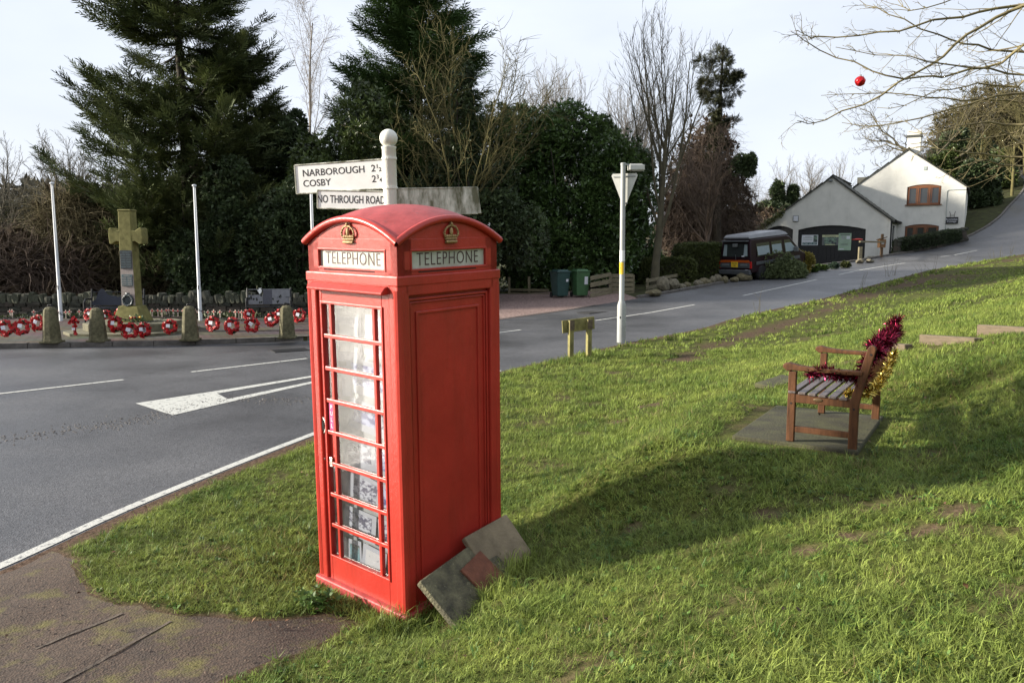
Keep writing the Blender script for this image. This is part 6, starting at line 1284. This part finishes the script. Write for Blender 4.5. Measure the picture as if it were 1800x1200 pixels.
for i, (u, vt, y) in enumerate([(-15, 235, 36), (30, 228, 38), (78, 215, 36), (125, 225, 38), (165, 235, 37)]):
    lab = ['bare hedgerow tree cut by the picture edge', 'bare hedgerow tree second from the picture edge', 'tallest bare hedgerow tree left of the flagpole top', 'bare hedgerow tree right of the flagpole top', 'bare hedgerow tree beside the spruce branches'][i]
    if i < 2: HK = (HK if i else []) + [bare('bare_tree', lab, u, 450, y, vt, 'ash', 40 + i, bark, 'bare hedgerow trees behind the wall')]
    else: bare_copy(HK[i % 2], lab, u, 450, y, vt, i * 1.7)
for i, (u, vt, y) in enumerate([(1335, 290, 72), (1368, 268, 75), (1405, 262, 74), (1440, 272, 76), (1475, 262, 78)]):
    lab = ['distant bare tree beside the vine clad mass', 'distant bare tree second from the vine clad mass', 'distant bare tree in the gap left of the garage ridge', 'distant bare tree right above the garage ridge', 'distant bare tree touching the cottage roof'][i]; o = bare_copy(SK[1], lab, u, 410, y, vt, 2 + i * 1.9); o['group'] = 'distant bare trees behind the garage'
bare('oak_tree', 'spreading bare oak behind the cottage chimney', 1640, 330, 70, 118, 'oak', 61, barko, rad=.45, lenk=.3)
for i, (u, vt, y, k) in enumerate([(1690, 150, 76, 'ash'), (1745, 130, 80, 'oak'), (1800, 120, 74, 'ash'), (1850, 90, 70, 'oak'), (1720, 190, 66, 'ash'), (1780, 185, 64, 'ash')]):
    bare('hillside_tree', ['olive bare tree on the hill just right of the oak', 'spreading bare tree highest on the hillside', 'bare hillside tree at the picture edge', 'bare hillside tree beyond the picture edge', 'low bare tree above the dark roadside shrubs', 'low bare tree over the road bend'][i], u, 330, y, vt, k, 70 + i, barkl, 'bare trees on the wooded hillside')
for i, (u, v, ru, rv, y, lab) in enumerate([(1722, 345, 40, 62, 62, 'dark evergreen shrub right beside the cottage'), (1754, 330, 34, 70, 69, 'dark evergreen shrub on the roadside bend'), (1690, 290, 50, 50, 72, 'dark evergreen behind the cottage roof'), (1660, 300, 30, 40, 70, 'small evergreen showing above the cottage roof slope'), (1810, 290, 60, 60, 88, 'evergreen clump above the road at the picture edge'), (1795, 225, 50, 60, 95, 'evergreen crown high on the hillside')]):
    shrub('roadside_shrub', lab, u, v, ru, rv, y, 4200, .36, ivy_m if i % 2 == 0 else holly_m, 80 + i, group='dark evergreens by the road bend')
for i, (u, v, ru, rv, y, lab) in enumerate([(1365, 352, 11, 28, 73, 'ivy clad trunk low in the gap left of the garage'), (1392, 354, 9, 24, 73, 'second ivy clad trunk in the gap left of the garage'), (1355, 378, 40, 18, 70, 'low evergreen hedge in the gap above the vines')]): shrub('ivy_clump', lab, u, v, ru, rv, y, 900, .4, ivy_m, 90 + i)
# redwood with bare stem and tufted crown
b_ = at(1258, 480, 52); o = thing('redwood_tree', (b_.x, 52, gz(b_.x, 52)), 'narrow tufted conifer rising above the vine clad mass', 'tree'); hh = at(1258, 80, 52).z - o.location.z; tz = np.linspace(0, hh, 12); V, F = tube(np.stack([np.sin(tz) * .05, tz * 0, tz], 1), np.linspace(.3, .05, 12), 8); mesh_np('trunk', V, F, darkbark, o); r_ = np.random.default_rng(6); PP, DD = [], []; base = o.location
for (u, v, ru) in [(1256, 92, 20), (1240, 108, 14), (1270, 112, 16), (1248, 132, 18), (1282, 135, 12), (1236, 150, 12), (1262, 150, 16), (1284, 155, 16), (1250, 172, 14), (1276, 178, 12), (1240, 168, 10), (1292, 138, 8), (1288, 215, 10), (1256, 196, 9), (1262, 214, 8), (1254, 232, 10), (1262, 250, 12), (1250, 266, 14)]:
    c = at(u, v, 52) - base; P, D = lump_points(r_, (c.x, r_.normal(0, .2), c.z), np.array([ru, ru * .8, ru * .62]) * 52 / FPX, 260, 8); PP.append(P); DD.append(D)
P = np.concatenate(PP); D = np.concatenate(DD); n = len(P); V, F, Rn = spread(P, dir_euler(D, r_.uniform(0, 6, n)), r_.uniform(.2, .4, n), r_.integers(0, 3, n), SP_, r_); q = mesh_np('foliage_tufts', V, F, redw_m, o, smooth=False, rnd=Rn); q['kind'] = 'stuff'
shrub('yew_sprig', 'dark evergreen clump jutting out of the vines by the sky', 1310, 290, 22, 20, 51, 900, .24, ivy_m, 14, stem=False)
# ---- vines and thickets of thin canes
vine_m = M('dead_vine', (.13, .088, .066), .95, var=.45, scale=1.2, col2=(.20, .15, .115)); cane_m = M('brown_cane', (.085, .058, .042), .95, var=.4, scale=1.5, col2=(.14, .10, .075)); olive_m = M('olive_twigs', (.12, .10, .045), .95, var=.4, scale=1.5, col2=(.17, .14, .07)); inner_leaf_m = leafmat('dark_inner_leaf', (.06, .042, .028), .9, .5, .1, (.09, .065, .04), 0)
def thicket(name, lab, blobs, y, n, mat, seed, mode, rad=.012, cat='thicket', inner=None, nin=1500):
    r_ = np.random.default_rng(seed); c0 = at(blobs[0][0], 500, y); z0 = gz(c0.x, y); o = thing(name, (c0.x, y, z0), lab, cat); L = []; wts = np.array([b[2] * b[3] for b in blobs], float); wts /= wts.sum(); PP = []
    for i in range(n):
        u, v, ru, rv = blobs[r_.choice(len(blobs), p=wts)]; c = at(u, v, y) - Vector((c0.x, y, z0)); rx, rz_ = ru * y / FPX, rv * y / FPX; d = r_.normal(size=3); d /= np.linalg.norm(d); p = np.array([c.x, c.y, c.z]) + d * np.array([rx, rx * .7, rz_]) * r_.uniform(.55, 1.05)
        if mode == 'hang':
            dr = np.array([d[0] * .45, d[1] * .3, -.3]) + r_.normal(0, .45, 3); ln = r_.uniform(.6, 2.0)
        else: dr = np.array([d[0] * .6, d[1] * .5, .35]) + r_.normal(0, .5, 3); ln = r_.uniform(.6, 2.0)
        P = [p]
        for k in range(5): dr = dr + r_.normal(0, .22, 3) + np.array([0, 0, -.14 if mode == 'hang' else -.12]); dr /= np.linalg.norm(dr); P.append(P[-1] + dr * ln / 5)
        P = np.array(P); P[:, 2] = np.maximum(P[:, 2], .02); L.append((P, rad * r_.uniform(.6, 1.5) * np.linspace(1, .4, 6))); PP.append(p)
    V, F = tubes(L, 3); q = mesh_np('canes', V, F, mat, o); q['kind'] = 'stuff'
    if inner is not None:
        P = np.array(PP); k = r_.integers(0, len(P), nin); P = P[k] * 1.0 + r_.normal(0, .25, (nin, 3)); P[:, 1] += .6; P[:, 2] = np.maximum(P[:, 2], .05); V, F, Rn = spread(P, dir_euler(r_.normal(size=(nin, 3)), r_.uniform(0, 6, nin)), r_.uniform(.3, .55, nin), r_.integers(0, 4, nin), LC, r_); q = mesh_np('leaves', V, F, inner, o, smooth=False, rnd=Rn); q['kind'] = 'stuff'  # dark leaves added inside the canes to block light
    return o
thicket('vine_thicket', 'brown curtain of dead vines hanging over the trees left of the garage', [(1250, 300, 45, 95), (1222, 345, 50, 85), (1270, 355, 50, 70), (1205, 400, 45, 55), (1290, 400, 45, 45)], 53, 9000, vine_m, 1, 'hang', .009, inner=inner_leaf_m, nin=3000)
bare('vine_host_tree', 'bare tangled tree poking through the vine curtain', 1240, 470, 50, 195, 'lichen', 17, cane_m, rad=.16)
thicket('vine_thicket', 'low brown vine bank behind the van running to the garage', [(1320, 405, 55, 28), (1360, 395, 30, 22), (1255, 425, 55, 30)], 60, 3500, vine_m, 2, 'hang', .011, inner=inner_leaf_m, nin=1500)
thicket('bramble_thicket', 'reddish brown bramble bank behind the wall at the picture edge', [(20, 480, 70, 55), (95, 490, 60, 45), (-60, 470, 60, 60)], 28, 2400, cane_m, 3, 'arch', .010, inner=inner_leaf_m, nin=2000)
thicket('twiggy_bush', 'olive twiggy bush between the first flagpole and the cross', [(150, 430, 60, 75), (210, 440, 55, 70), (110, 400, 50, 60), (265, 470, 45, 60)], 29.5, 3000, olive_m, 4, 'arch', .010, inner=inner_leaf_m, nin=1800)
thicket('twiggy_bush', 'dark scrub further back on the field edge', [(40, 400, 80, 40), (130, 385, 60, 50), (-40, 400, 60, 40), (200, 390, 50, 50)], 39, 2200, bark, 5, 'arch', .012, inner=leafmat('scrub_leaf', (.045, .05, .022), .8, .5, .1), nin=2200)
thicket('dead_bracken', 'russet dead bracken glimpsed right of the memorial cross', [(290, 480, 40, 45), (330, 440, 30, 40)], 30.5, 900, M('russet', (.13, .075, .035), .95, var=.4, scale=2), 6, 'arch', .011, inner=inner_leaf_m, nin=800)
thicket('hillside_scrub', 'olive mass of bare twigs on the hillside above the road bend', [(1690, 235, 50, 50), (1745, 215, 60, 65), (1795, 240, 50, 70), (1720, 270, 50, 35)], 80, 6000, olive_m, 7, 'arch', .03, inner=leafmat('hill_leaf', (.075, .07, .03), .9, .5, .1), nin=1500)
# ---- hedges and garden shrubs
def hedge(name, lab, c, size, rz, n, leaf, mat, seed, cat='hedge', round_=.25):
    r_ = np.random.default_rng(seed); o = thing(name, c, lab, cat, rz=rz); sx, sy, sz = size; q = r_.uniform(-1, 1, (n, 3)); ax = r_.choice(3, n, p=[.3, .35, .35]); sg = np.sign(r_.uniform(-1, 1, n)); q[np.arange(n), ax] = sg; q[(ax == 2), 2] = 1
    D = q ** 5; k = np.maximum(1, (np.abs(q) ** 6).sum(1) ** (1 / 6)); q = q / k[:, None]; P = q * np.array([sx, sy, sz]) / 2 + np.array([0, 0, sz / 2]); P += r_.normal(0, .035, P.shape)
    V, F, Rn = spread(P, dir_euler(D + r_.normal(0, .5, D.shape), r_.uniform(0, 6, n)), r_.uniform(.7, 1.3, n) * leaf, r_.integers(0, 4, n), LC, r_); h = mesh_np('crown', V, F, mat, o, smooth=False, rnd=Rn); h['kind'] = 'stuff'
    m = MB(); m.box((0, 0, sz / 2 - .05), (sx - .3, sy - .3, sz - .2)); m.build('dark_core', darkbark, o); return o  # solid dark block added inside so no light passes through the hedge
a = at(1183, 500, 35.2); hedge('clipped_hedge', 'low clipped hedge nearer the lamp post', Vector((a.x - .3, 35.6, gz(a.x, 35.6) - .1)), (2.6, 1.2, at(1183, 452, 35).z - gz(a.x, 35.6)), R(14), 5200, .10, hedge_m, 1)
a = at(1233, 500, 37); hedge('clipped_hedge', 'taller clipped hedge right beside the van', Vector((a.x, 37.2, gz(a.x, 37) - .1)), (2.1, 2.2, at(1233, 430, 36.6).z - gz(a.x, 37) + .1), R(16), 6500, .10, hedge_m, 2)
q = hit(1368, 491) + Vector((-.55, .65, 0)) * .9; shrub('dome_shrub', 'wide rounded green shrub in front of the van', 1367, 484, 58, 38, q.y, 6500, .11, leafmat('dome_leaf', (.10, .13, .055), .6, .5, .25, (.15, .18, .08)), 20, lumps=40, stem=False)
q = hit(1410, 482) + Vector((-.55, .65, 0)) * 1.1; shrub('golden_shrub', 'yellow green variegated shrub at the van front', 1409, 459, 19, 22, q.y, 1500, .12, leafmat('gold_leaf', (.20, .17, .03), .5, .4, .3, (.30, .25, .06)), 21, stem=True)
for i, (u, v, ru, rv, lab) in enumerate([(1445, 471, 11, 7, 'bright green clump at the garage door foot'), (1466, 468, 9, 6, 'bluish low clump in front of the garage door'), (1485, 466, 10, 6, 'green low clump by the handrail post'), (1430, 474, 8, 5, 'small green clump nearest the golden shrub')]):
    q = hit(u, v + 6); shrub('border_clump', lab, u, v, ru, rv, q.y + .5, 400, .10, leafmat('clump_%d' % i, [(.06, .10, .02), (.05, .08, .05), (.06, .07, .02), (.06, .10, .02)][i], .6, .5), 24 + i, stem=False, cat='plant', group='low plants before the garage')
a, b, nn = WALLLINE; cc = (a + b) / 2 + nn * .25; L = (b - a).xy.length; hz_ = hedge('evergreen_hedge', 'trimmed dark evergreen hedge on the low garden wall', Vector((cc.x, cc.y, cc.z + .1)), (L * .9, .9, .7), math.atan2(b.y - a.y, b.x - a.x), 4000, .12, leafmat('lonicera', (.035, .05, .022), .6, .5), 5); hz_.rotation_euler = (0, -math.atan2(b.z - a.z, L), math.atan2(b.y - a.y, b.x - a.x))
# ---- far treeline
r_ = np.random.default_rng(33); n = 9000; X = r_.uniform(-170, 190, n); hgt = 2 + 4 * fbm(X * .06, X * 0, 3); Y = 130 + 15 * np.sin(X * .02) + r_.normal(0, 3, n); Z = g(X, Y) + r_.random(n) * hgt; V, F, Rn = spread(np.stack([X, Y, Z], 1), dir_euler(r_.normal(size=(n, 3)), r_.uniform(0, 6, n)), r_.uniform(.9, 1.8, n), r_.integers(0, 4, n), LC, r_)
o = mesh_np('treeline', V, F, leafmat('far_wood', (.10, .095, .075), .95, .4, .1, (.13, .12, .09), 0), None, smooth=False, rnd=Rn); tag(o, 'far grey brown treeline along the horizon', 'treeline', kind='stuff')
# ================================================================ NEAR TREE OVERHANGING FROM THE RIGHT
NT = thing('overhanging_tree', (7.0, 7.4, gz(7.0, 7.4)), 'bare lichened tree whose twigs hang in from the picture edge', 'tree'); nb = M('lit_twig_bark', (.16, .125, .065), .85, var=.35, scale=10, col2=(.22, .185, .085)); r_ = np.random.default_rng(77); base = np.array(NT.location); out = []
tk = np.array([(7.0, 7.4, base[2] - .2), (7.02, 7.4, base[2] + 1.2), (6.9, 7.3, base[2] + 2.4), (6.9, 7.4, base[2] + 3.8), (7.1, 7.6, base[2] + 5.5)]); out.append((0, catmull(tk, .3) - base, None))
boughs = [([(1900, -20), (1780, 20), (1700, 62), (1640, 112), (1580, 148), (1520, 182), (1450, 210), (1418, 217), (1403, 212)], 6.6, .022, (7.0, 7.4, 4.9)), ([(1860, 60), (1760, 110), (1680, 128), (1620, 138), (1560, 132), (1500, 112), (1440, 86), (1410, 70), (1392, 56)], 6.4, .016, (6.95, 7.35, 4.5)), ([(1880, -10), (1800, 8), (1720, 22), (1640, 38), (1580, 52), (1510, 62), (1440, 66), (1420, 64), (1400, 54)], 6.9, .018, (7.0, 7.4, 5.1)), ([(1900, 60), (1800, 92), (1720, 80), (1650, 62), (1590, 35), (1540, 14), (1512, 0)], 7.1, .016, (7.0, 7.4, 4.7)), ([(1890, 130), (1800, 135), (1740, 122), (1660, 112), (1600, 100), (1540, 98), (1470, 84)], 6.3, .015, (6.95, 7.35, 4.4)), ([(1900, 150), (1820, 160), (1750, 170), (1660, 195), (1590, 215), (1520, 222), (1480, 219)], 6.8, .018, (6.9, 7.3, 4.2)), ([(1880, 185), (1800, 180), (1740, 172), (1690, 178), (1600, 168), (1530, 165), (1445, 166)], 7.3, .014, (6.9, 7.3, 4.2)), ([(1900, 280), (1800, 252), (1770, 238), (1750, 224)], 5.9, .05, (6.9, 7.3, 3.9)), ([(1880, 225), (1800, 218), (1740, 215), (1680, 225), (1640, 238), (1600, 232)], 6.2, .017, (6.9, 7.3, 3.9)), ([(1880, 268), (1800, 274), (1750, 276), (1700, 268), (1650, 260), (1610, 262)], 6.5, .017, (6.9, 7.3, 3.7)), ([(1870, 300), (1800, 290), (1760, 292), (1730, 280), (1690, 292), (1660, 300)], 6.6, .013, (6.9, 7.3, 3.5)), ([(1880, 20), (1820, -20), (1740, -30), (1660, 5), (1600, 20), (1575, -5)], 6.0, .015, (7.0, 7.4, 5.2)), ([(1860, 205), (1790, 232), (1730, 244), (1660, 246), (1600, 255)], 7.6, .014, (6.9, 7.3, 3.9)), ([(1860, 120), (1790, 150), (1720, 148), (1650, 160), (1590, 185), (1540, 190)], 7.0, .014, (6.95, 7.35, 4.3))]
TC = dict(seg=[4, 4, 3], wig=[.13, .2, .25], up=[-.02, .0, .03], kids=[3, 2], ang=[.55, .6], len=[.5, .5], rr=[.6, .6], rmin=.0016, taperlen=.3, tip=.4, **{'from': [.2, .2]})
for px, y, rad, root in boughs:
    pts = [np.array(root)] + [np.array(at(u, v, y + .35 * math.sin(i * 1.3) * .3)) for i, (u, v) in enumerate(px)]; P = catmull(pts, .12); P = P + r_.normal(0, .007, P.shape); n = len(P); rr_ = np.linspace(rad * 1.5, .0022, n); out.append((1, P - base, rr_))
    for i in range(4, n - 1):
        for _q in range(1 + int(r_.random() < .7)):
            tg = P[i + 1] - P[i]; tg /= np.linalg.norm(tg); rv = r_.normal(size=3); rv[1] *= .7; rv -= tg * (rv @ tg); rv /= np.linalg.norm(rv); a = r_.uniform(.35, .8); q = []; grow(r_, P[i] - base, tg * math.cos(a) + rv * math.sin(a) + np.array([0, 0, -.08]), r_.uniform(.12, .8) * (1.0 if r_.random() < .5 else .35) * (1.05 - .7 * i / n), max(.0028, rr_[i] * .4), TC, 0, q); out += [(2 + l, Pq, Rq) for l, Pq, Rq in q]
        for _ in range(2): 
            if r_.random() < .7: d = r_.normal(size=3); d /= np.linalg.norm(d); out.append((9, np.array([P[i] - base, P[i] - base + d * .022]), np.array([.0022, .003])))
out[0] = (0, out[0][1], np.linspace(.16, .09, len(out[0][1])))
V, F = tubes([(P, r) for l, P, r in out if l == 0], 9); mesh_np('trunk', V, F, nb, NT); V, F = tubes([(P, r) for l, P, r in out if l == 1], 6); mesh_np('boughs', V, F, nb, NT); V, F = tubes([(P, r) for l, P, r in out if l >= 2], 4); q = mesh_np('twigs', V, F, nb, NT); q['kind'] = 'stuff'
# bauble
bp_ = at(1512, 143, 6.42); bau = thing('christmas_bauble', bp_, 'shiny red bauble hanging from a bare twig against the sky', 'bauble'); m = MB(); n_, k_ = 24, 12; vs, fs = [], []
for j in range(k_ + 1):
    for i in range(n_): a = 2 * math.pi * i / n_ + j * .25; rr2 = .040 * math.sin(math.pi * j / k_) * (1 + .05 * math.cos(6 * (2 * math.pi * i / n_))) + 1e-5; vs.append((rr2 * math.cos(a), rr2 * math.sin(a), -.040 * math.cos(math.pi * j / k_)))
for j in range(k_):
    for i in range(n_): fs.append((j * n_ + i, j * n_ + (i + 1) % n_, (j + 1) * n_ + (i + 1) % n_, (j + 1) * n_ + i))
m.add(vs, fs); m.build('ball', M('bauble_red', (.5, .015, .02), .2, metal=.6, var=.1), bau, smooth=True); m = MB(); m.lathe([(.010, .038), (.010, .05), (.004, .052)], 10); m.build('cap', steel, bau); m = MB(); top = at(1512, 116, 6.42) - bp_; m.tube([(0, 0, .05), (top.x, 0, top.z)], .0012, 4); m.build('thread', paper, bau)
# sprig of evergreen at the picture edge
# ================================================================ GRASS
def blade_tuft(n, seed, h, w, lean, seg=2):
    r_ = np.random.default_rng(seed); V, F = [], []; o = 0
    for k in range(n):
        a = r_.uniform(0, 6.28); b = np.array([r_.normal(0, .35), r_.normal(0, .35), 0]) * h * .6; L = h * r_.uniform(.55, 1.15); ln = lean * r_.uniform(.3, 1.5); d = np.array([math.cos(a), math.sin(a), 0]); s = np.array([-d[1], d[0], 0]) * w * r_.uniform(.7, 1.2)
        m_ = b + d * ln * L * .35 + np.array([0, 0, L * .6]); t = b + d * ln * L + np.array([0, 0, L * max(.25, 1 - ln * .45)])
        V.append(np.array([b - s, b + s, m_ - s * .75, m_ + s * .75, t])); F.append(np.array([(0, 1, 3), (0, 3, 2), (2, 3, 4)]) + o); o += 5
    return np.concatenate(V), np.concatenate(F)
def fine_tuft(n, seed, h, w, lean):
    r_ = np.random.default_rng(seed); V, F = [], []; o = 0
    for k in range(n):
        a = r_.uniform(0, 6.28); b = np.array([r_.normal(0, .5), r_.normal(0, .5), 0]) * h; d = np.array([math.cos(a), math.sin(a), 0]); s = np.array([-d[1], d[0], 0]) * w; V.append(np.array([b - s, b + s, b + d * lean * h * r_.uniform(.3, 1.4) + np.array([0, 0, h * r_.uniform(.6, 1.1)])])); F.append(np.array([(0, 1, 2)]) + o); o += 3
    return np.concatenate(V), np.concatenate(F)
grass_m = M('grass_blade', (.136, .222, .04), .6, var=.36, scale=1.3, rnd=.5, spec=.25, col2=(.285, .335, .075), trans=.3, detail=8)
straw_m = M('straw_blade', (.24, .20, .085), .8, var=.3, scale=3, rnd=.4, spec=.15, trans=.2)
broad_m = M('broad_leaf', (.085, .155, .03), .5, var=.3, scale=2, rnd=.45, spec=.3, trans=.2)
def scatter_xy(r_, n, x0, x1, y0, y1): return r_.uniform(x0, x1, n), r_.uniform(y0, y1, n)
def keep_view(x, y, m=2.2): return (np.abs(x) < .66 * y + m)
BXY = np.array([-.703, 5.275])
def grass_layer(name, lab, n, y0, y1, tufts, mat, size, seed, thin=None, cat='grass', clump=None):
    r_ = np.random.default_rng(seed); y = y0 + (y1 - y0) * r_.random(n) ** .9; x = r_.uniform(-1, 1, n) * (.66 * y + 1.5); e = edge_d(x, y); k = (e > .08); x, y, e = x[k], y[k], e[k]
    k = ~inside(x, y, FOOT); x, y, e = x[k], y[k], e[k]
    dm = dirt(x, y); k = r_.random(len(x)) > dm * 1.05; 
    if clump is not None: k &= fbm(x * clump[0], y * clump[0], seed) > clump[1] + r_.normal(0, .06, len(x))
    # leave out the box, the bench pad
    dx, dy = x - BXY[0], y - BXY[1]; lx = dx * math.cos(YAW) + dy * math.sin(YAW); ly = -dx * math.sin(YAW) + dy * math.cos(YAW); k &= ~((np.abs(lx) < .47) & (np.abs(ly) < .47))
    px = (x - BENCH_O.x) * BENCH_A.x + (y - BENCH_O.y) * BENCH_A.y; py = (x - BENCH_O.x) * BENCH_R.x + (y - BENCH_O.y) * BENCH_R.y; k &= ~((px > -.22) & (px < 1.46) & (py > -.60) & (py < .60))
    x, y = x[k], y[k]; m_ = len(x); hv = .55 + .9 * fbm(x * .7, y * .7, 7)
    far = np.clip(1 - pdist(x, y, np.array([(-1.3, 4.9), (.2, 4.3)])) / .5, 0, 1); hv = hv * (1 + .35 * far)
    dn = edge_d(x, y); hv = hv * np.where(y > 12, 1 + .5 * np.clip(1 - dn / 1.2, 0, 1), 1)
    P = np.stack([x, y, g(x, y) - .004], 1); E_ = np.stack([r_.normal(0, .18, m_), r_.normal(0, .18, m_), r_.uniform(0, 6.28, m_)], 1)
    V, F, Rn = spread(P, E_, hv * r_.uniform(.75, 1.3, m_) * size, r_.integers(0, len(tufts), m_), tufts, r_); o = mesh_np(name, V, F, mat, None, smooth=False, rnd=Rn); tag(o, lab, cat, kind='stuff'); return o
near = [blade_tuft(9, i, .040, .0019, .95) for i in range(5)]; mid = [fine_tuft(9, i + 20, .055, .0042, .7) for i in range(4)]; farr = [fine_tuft(7, i + 40, .07, .010, .6) for i in range(4)]; flat_ = [fine_tuft(10, i + 60, .045, .0022, 1.3) for i in range(4)]
grass_layer('grass', 'short green lawn grass in front of the telephone box', 36000, 2.0, 8.5, near, grass_m, 1.0, 1)
grass_layer('grass', 'fine low turf between the taller blades near the camera', 30000, 2.0, 9.5, flat_, grass_m, 1.0, 2)
grass_layer('grass', 'lawn grass of the middle slope round the bench', 38000, 8.0, 17, mid, grass_m, 1.05, 3)
grass_layer('grass', 'grass of the far verge along the hill road', 30000, 16, 48, farr, grass_m, 1.15, 4)
grass_layer('dry_grass', 'dry straw coloured blades among the lawn', 9000, 2.0, 16, [fine_tuft(8, i + 80, .05, .0022, 1.1) for i in range(3)], straw_m, 1.0, 5, clump=(1.1, .52))
# broad-leaved weeds low in the turf
bl = (np.array([(0, 0, 0), (.5, -.28, .12), (.5, .28, .12), (1, 0, .02)]), np.array([(0, 1, 2), (1, 3, 2)]))
def rosette(n, seed):
    r_ = np.random.default_rng(seed); V, F = [], []
    for k in range(n):
        Q = eul(np.array([[0, -r_.uniform(.1, .9), k / n * 6.28 + r_.normal(0, .3)]]))[0]; V.append(bl[0] * r_.uniform(.6, 1.1) @ Q.T); F.append(bl[1] + 4 * k)
    return np.concatenate(V), np.concatenate(F)
ros = [rosette(6, i) for i in range(4)]
grass_layer('clover', 'small broad leaved weeds spreading through the lawn', 11000, 2.0, 9, ros, broad_m, .032, 6, clump=(.9, .5), cat='weeds')
grass_layer('grass_tufts', 'coarser darker tufts standing above the short lawn', 5000, 2.0, 16, [blade_tuft(11, i + 120, .075, .0024, .8) for i in range(4)], M('tuft_blade', (.07, .135, .024), .6, var=.3, scale=3, rnd=.45, trans=.25), 1.0, 8, clump=(1.6, .6))
# tall tufts at the foot of the box and slabs, weed at the plinth
r_ = np.random.default_rng(15); tall = [blade_tuft(10, i + 90, .15, .0026, .55) for i in range(3)]
pts = []
for (u0, v0, u1, v1, n) in ((700, 1090, 905, 1025, 70), (640, 1100, 720, 1098, 24), (890, 1000, 945, 985, 30), (888, 950, 905, 940, 12)):
    for i in range(n): t = r_.random(); q = hit(u0 + (u1 - u0) * t + r_.normal(0, 6), v0 + (v1 - v0) * t + r_.normal(0, 5) + 6); pts.append(tuple(q))
P = np.array(pts); n = len(P); V, F, Rn = spread(P, np.stack([r_.normal(0, .2, n), r_.normal(0, .2, n), r_.uniform(0, 6, n)], 1), r_.uniform(.6, 1.2, n), r_.integers(0, 3, n), tall, r_); o = mesh_np('tall_grass', V, F, grass_m, None, smooth=False, rnd=Rn); tag(o, 'longer grass blades round the foot of the telephone box and slabs', 'grass', kind='stuff')
q = hit(556, 1068); o = thing('dock_weed', (q.x, q.y, gz(q.x, q.y)), 'leafy weed growing beside the telephone box plinth', 'weed'); V, F, Rn = spread(np.stack([r_.normal(0, .07, 60), r_.normal(0, .05, 60), r_.uniform(0, .1, 60)], 1), np.stack([r_.normal(0, .3, 60), r_.normal(0, .3, 60), r_.uniform(0, 6, 60)], 1), r_.uniform(.03, .06, 60), r_.integers(0, 4, 60), ros, r_); k = mesh_np('leaves', V, F, broad_m, o, smooth=False, rnd=Rn); k['kind'] = 'stuff'
# dead grass stalks on the verge
L = []
for (u, v) in [(1515, 500), (1560, 480), (1572, 478), (1620, 480), (1640, 474), (1700, 462), (1745, 448), (1760, 446), (1330, 545), (1775, 440)]:
    for k in range(4): q = hit(u + r_.uniform(-5, 5), v + 6); h = r_.uniform(.4, .9); t = np.linspace(0, 1, 5)[:, None]; L.append((np.array(q) + np.array([r_.normal(0, .15), r_.normal(0, .15), h]) * t + np.array([r_.normal(0, .1), 0, 0]) * t ** 3, .006 * (1 - .6 * t[:, 0])))
V, F = tubes(L, 3); o = mesh_np('dry_stalks', V, F, straw_m, None); tag(o, 'few pale dead grass stalks on the road verge', 'dead stalks', kind='stuff')
# fallen leaves and twigs
n = 420; x = r_.uniform(-4, 6, n); y = 2.2 + 9 * r_.random(n); k = edge_d(x, y) > .1; x, y = x[k], y[k]; n = len(x); P = np.stack([x, y, g(x, y) + r_.uniform(.015, .04, n)], 1); V, F, Rn = spread(P, np.stack([r_.normal(0, .5, n), r_.normal(0, .5, n), r_.uniform(0, 6, n)], 1), r_.uniform(.02, .05, n), np.zeros(n, int), [bl], r_); o = mesh_np('fallen_leaves', V, F, M('fallen_leaf', (.10, .05, .025), .8, var=.4, scale=5, rnd=.6), None, smooth=False, rnd=Rn); tag(o, 'brown fallen leaves scattered over the lawn and path', 'fallen leaves', kind='stuff')
# loose grit and crumbs of gravel on the asphalt
n = 700; t = r_.random(n); line = np.array([np.array(hit(u, v))[:2] for u, v in ((0, 772), (120, 757), (260, 736), (330, 712), (420, 700), (520, 705))]); s = near_s; q = sub(line, 0, np.linalg.norm(np.diff(line, axis=0), axis=1).sum(), 400)[r_.integers(0, 400, n)] + r_.normal(0, .16, (n, 2)); k = ~inside(q[:, 0], q[:, 1], BANK_C); q = q[k]; n = len(q)
pb_ = (np.array([(1, 0, 0), (-.5, .8, 0), (-.5, -.8, 0), (0, 0, .8)]), np.array([(0, 1, 3), (1, 2, 3), (2, 0, 3)])); V, F, Rn = spread(np.column_stack([q, g(q[:, 0], q[:, 1])]), np.stack([np.zeros(n), np.zeros(n), r_.uniform(0, 6, n)], 1), r_.uniform(.006, .02, n), np.zeros(n, int), [pb_], r_); o = mesh_np('road_grit', V, F, M('grit', (.10, .09, .08), .9, rnd=.5), None, smooth=False, rnd=Rn); tag(o, 'loose grit in a line across the road', 'grit', kind='stuff')
n = 900; x = r_.uniform(-3.9, .3, n); y = r_.uniform(2.2, 5.4, n); k = inside(x, y, FOOT); x, y = x[k], y[k]; n = len(x); V, F, Rn = spread(np.stack([x, y, g(x, y) + .012], 1), np.stack([np.zeros(n), np.zeros(n), r_.uniform(0, 6, n)], 1), r_.uniform(.004, .012, n), np.zeros(n, int), [pb_], r_); o = mesh_np('path_grit', V, F, M('path_grit_stone', (.12, .085, .06), .9, rnd=.5), None, smooth=False, rnd=Rn); tag(o, 'crumbs of soil and grit on the asphalt footpath', 'grit', kind='stuff')
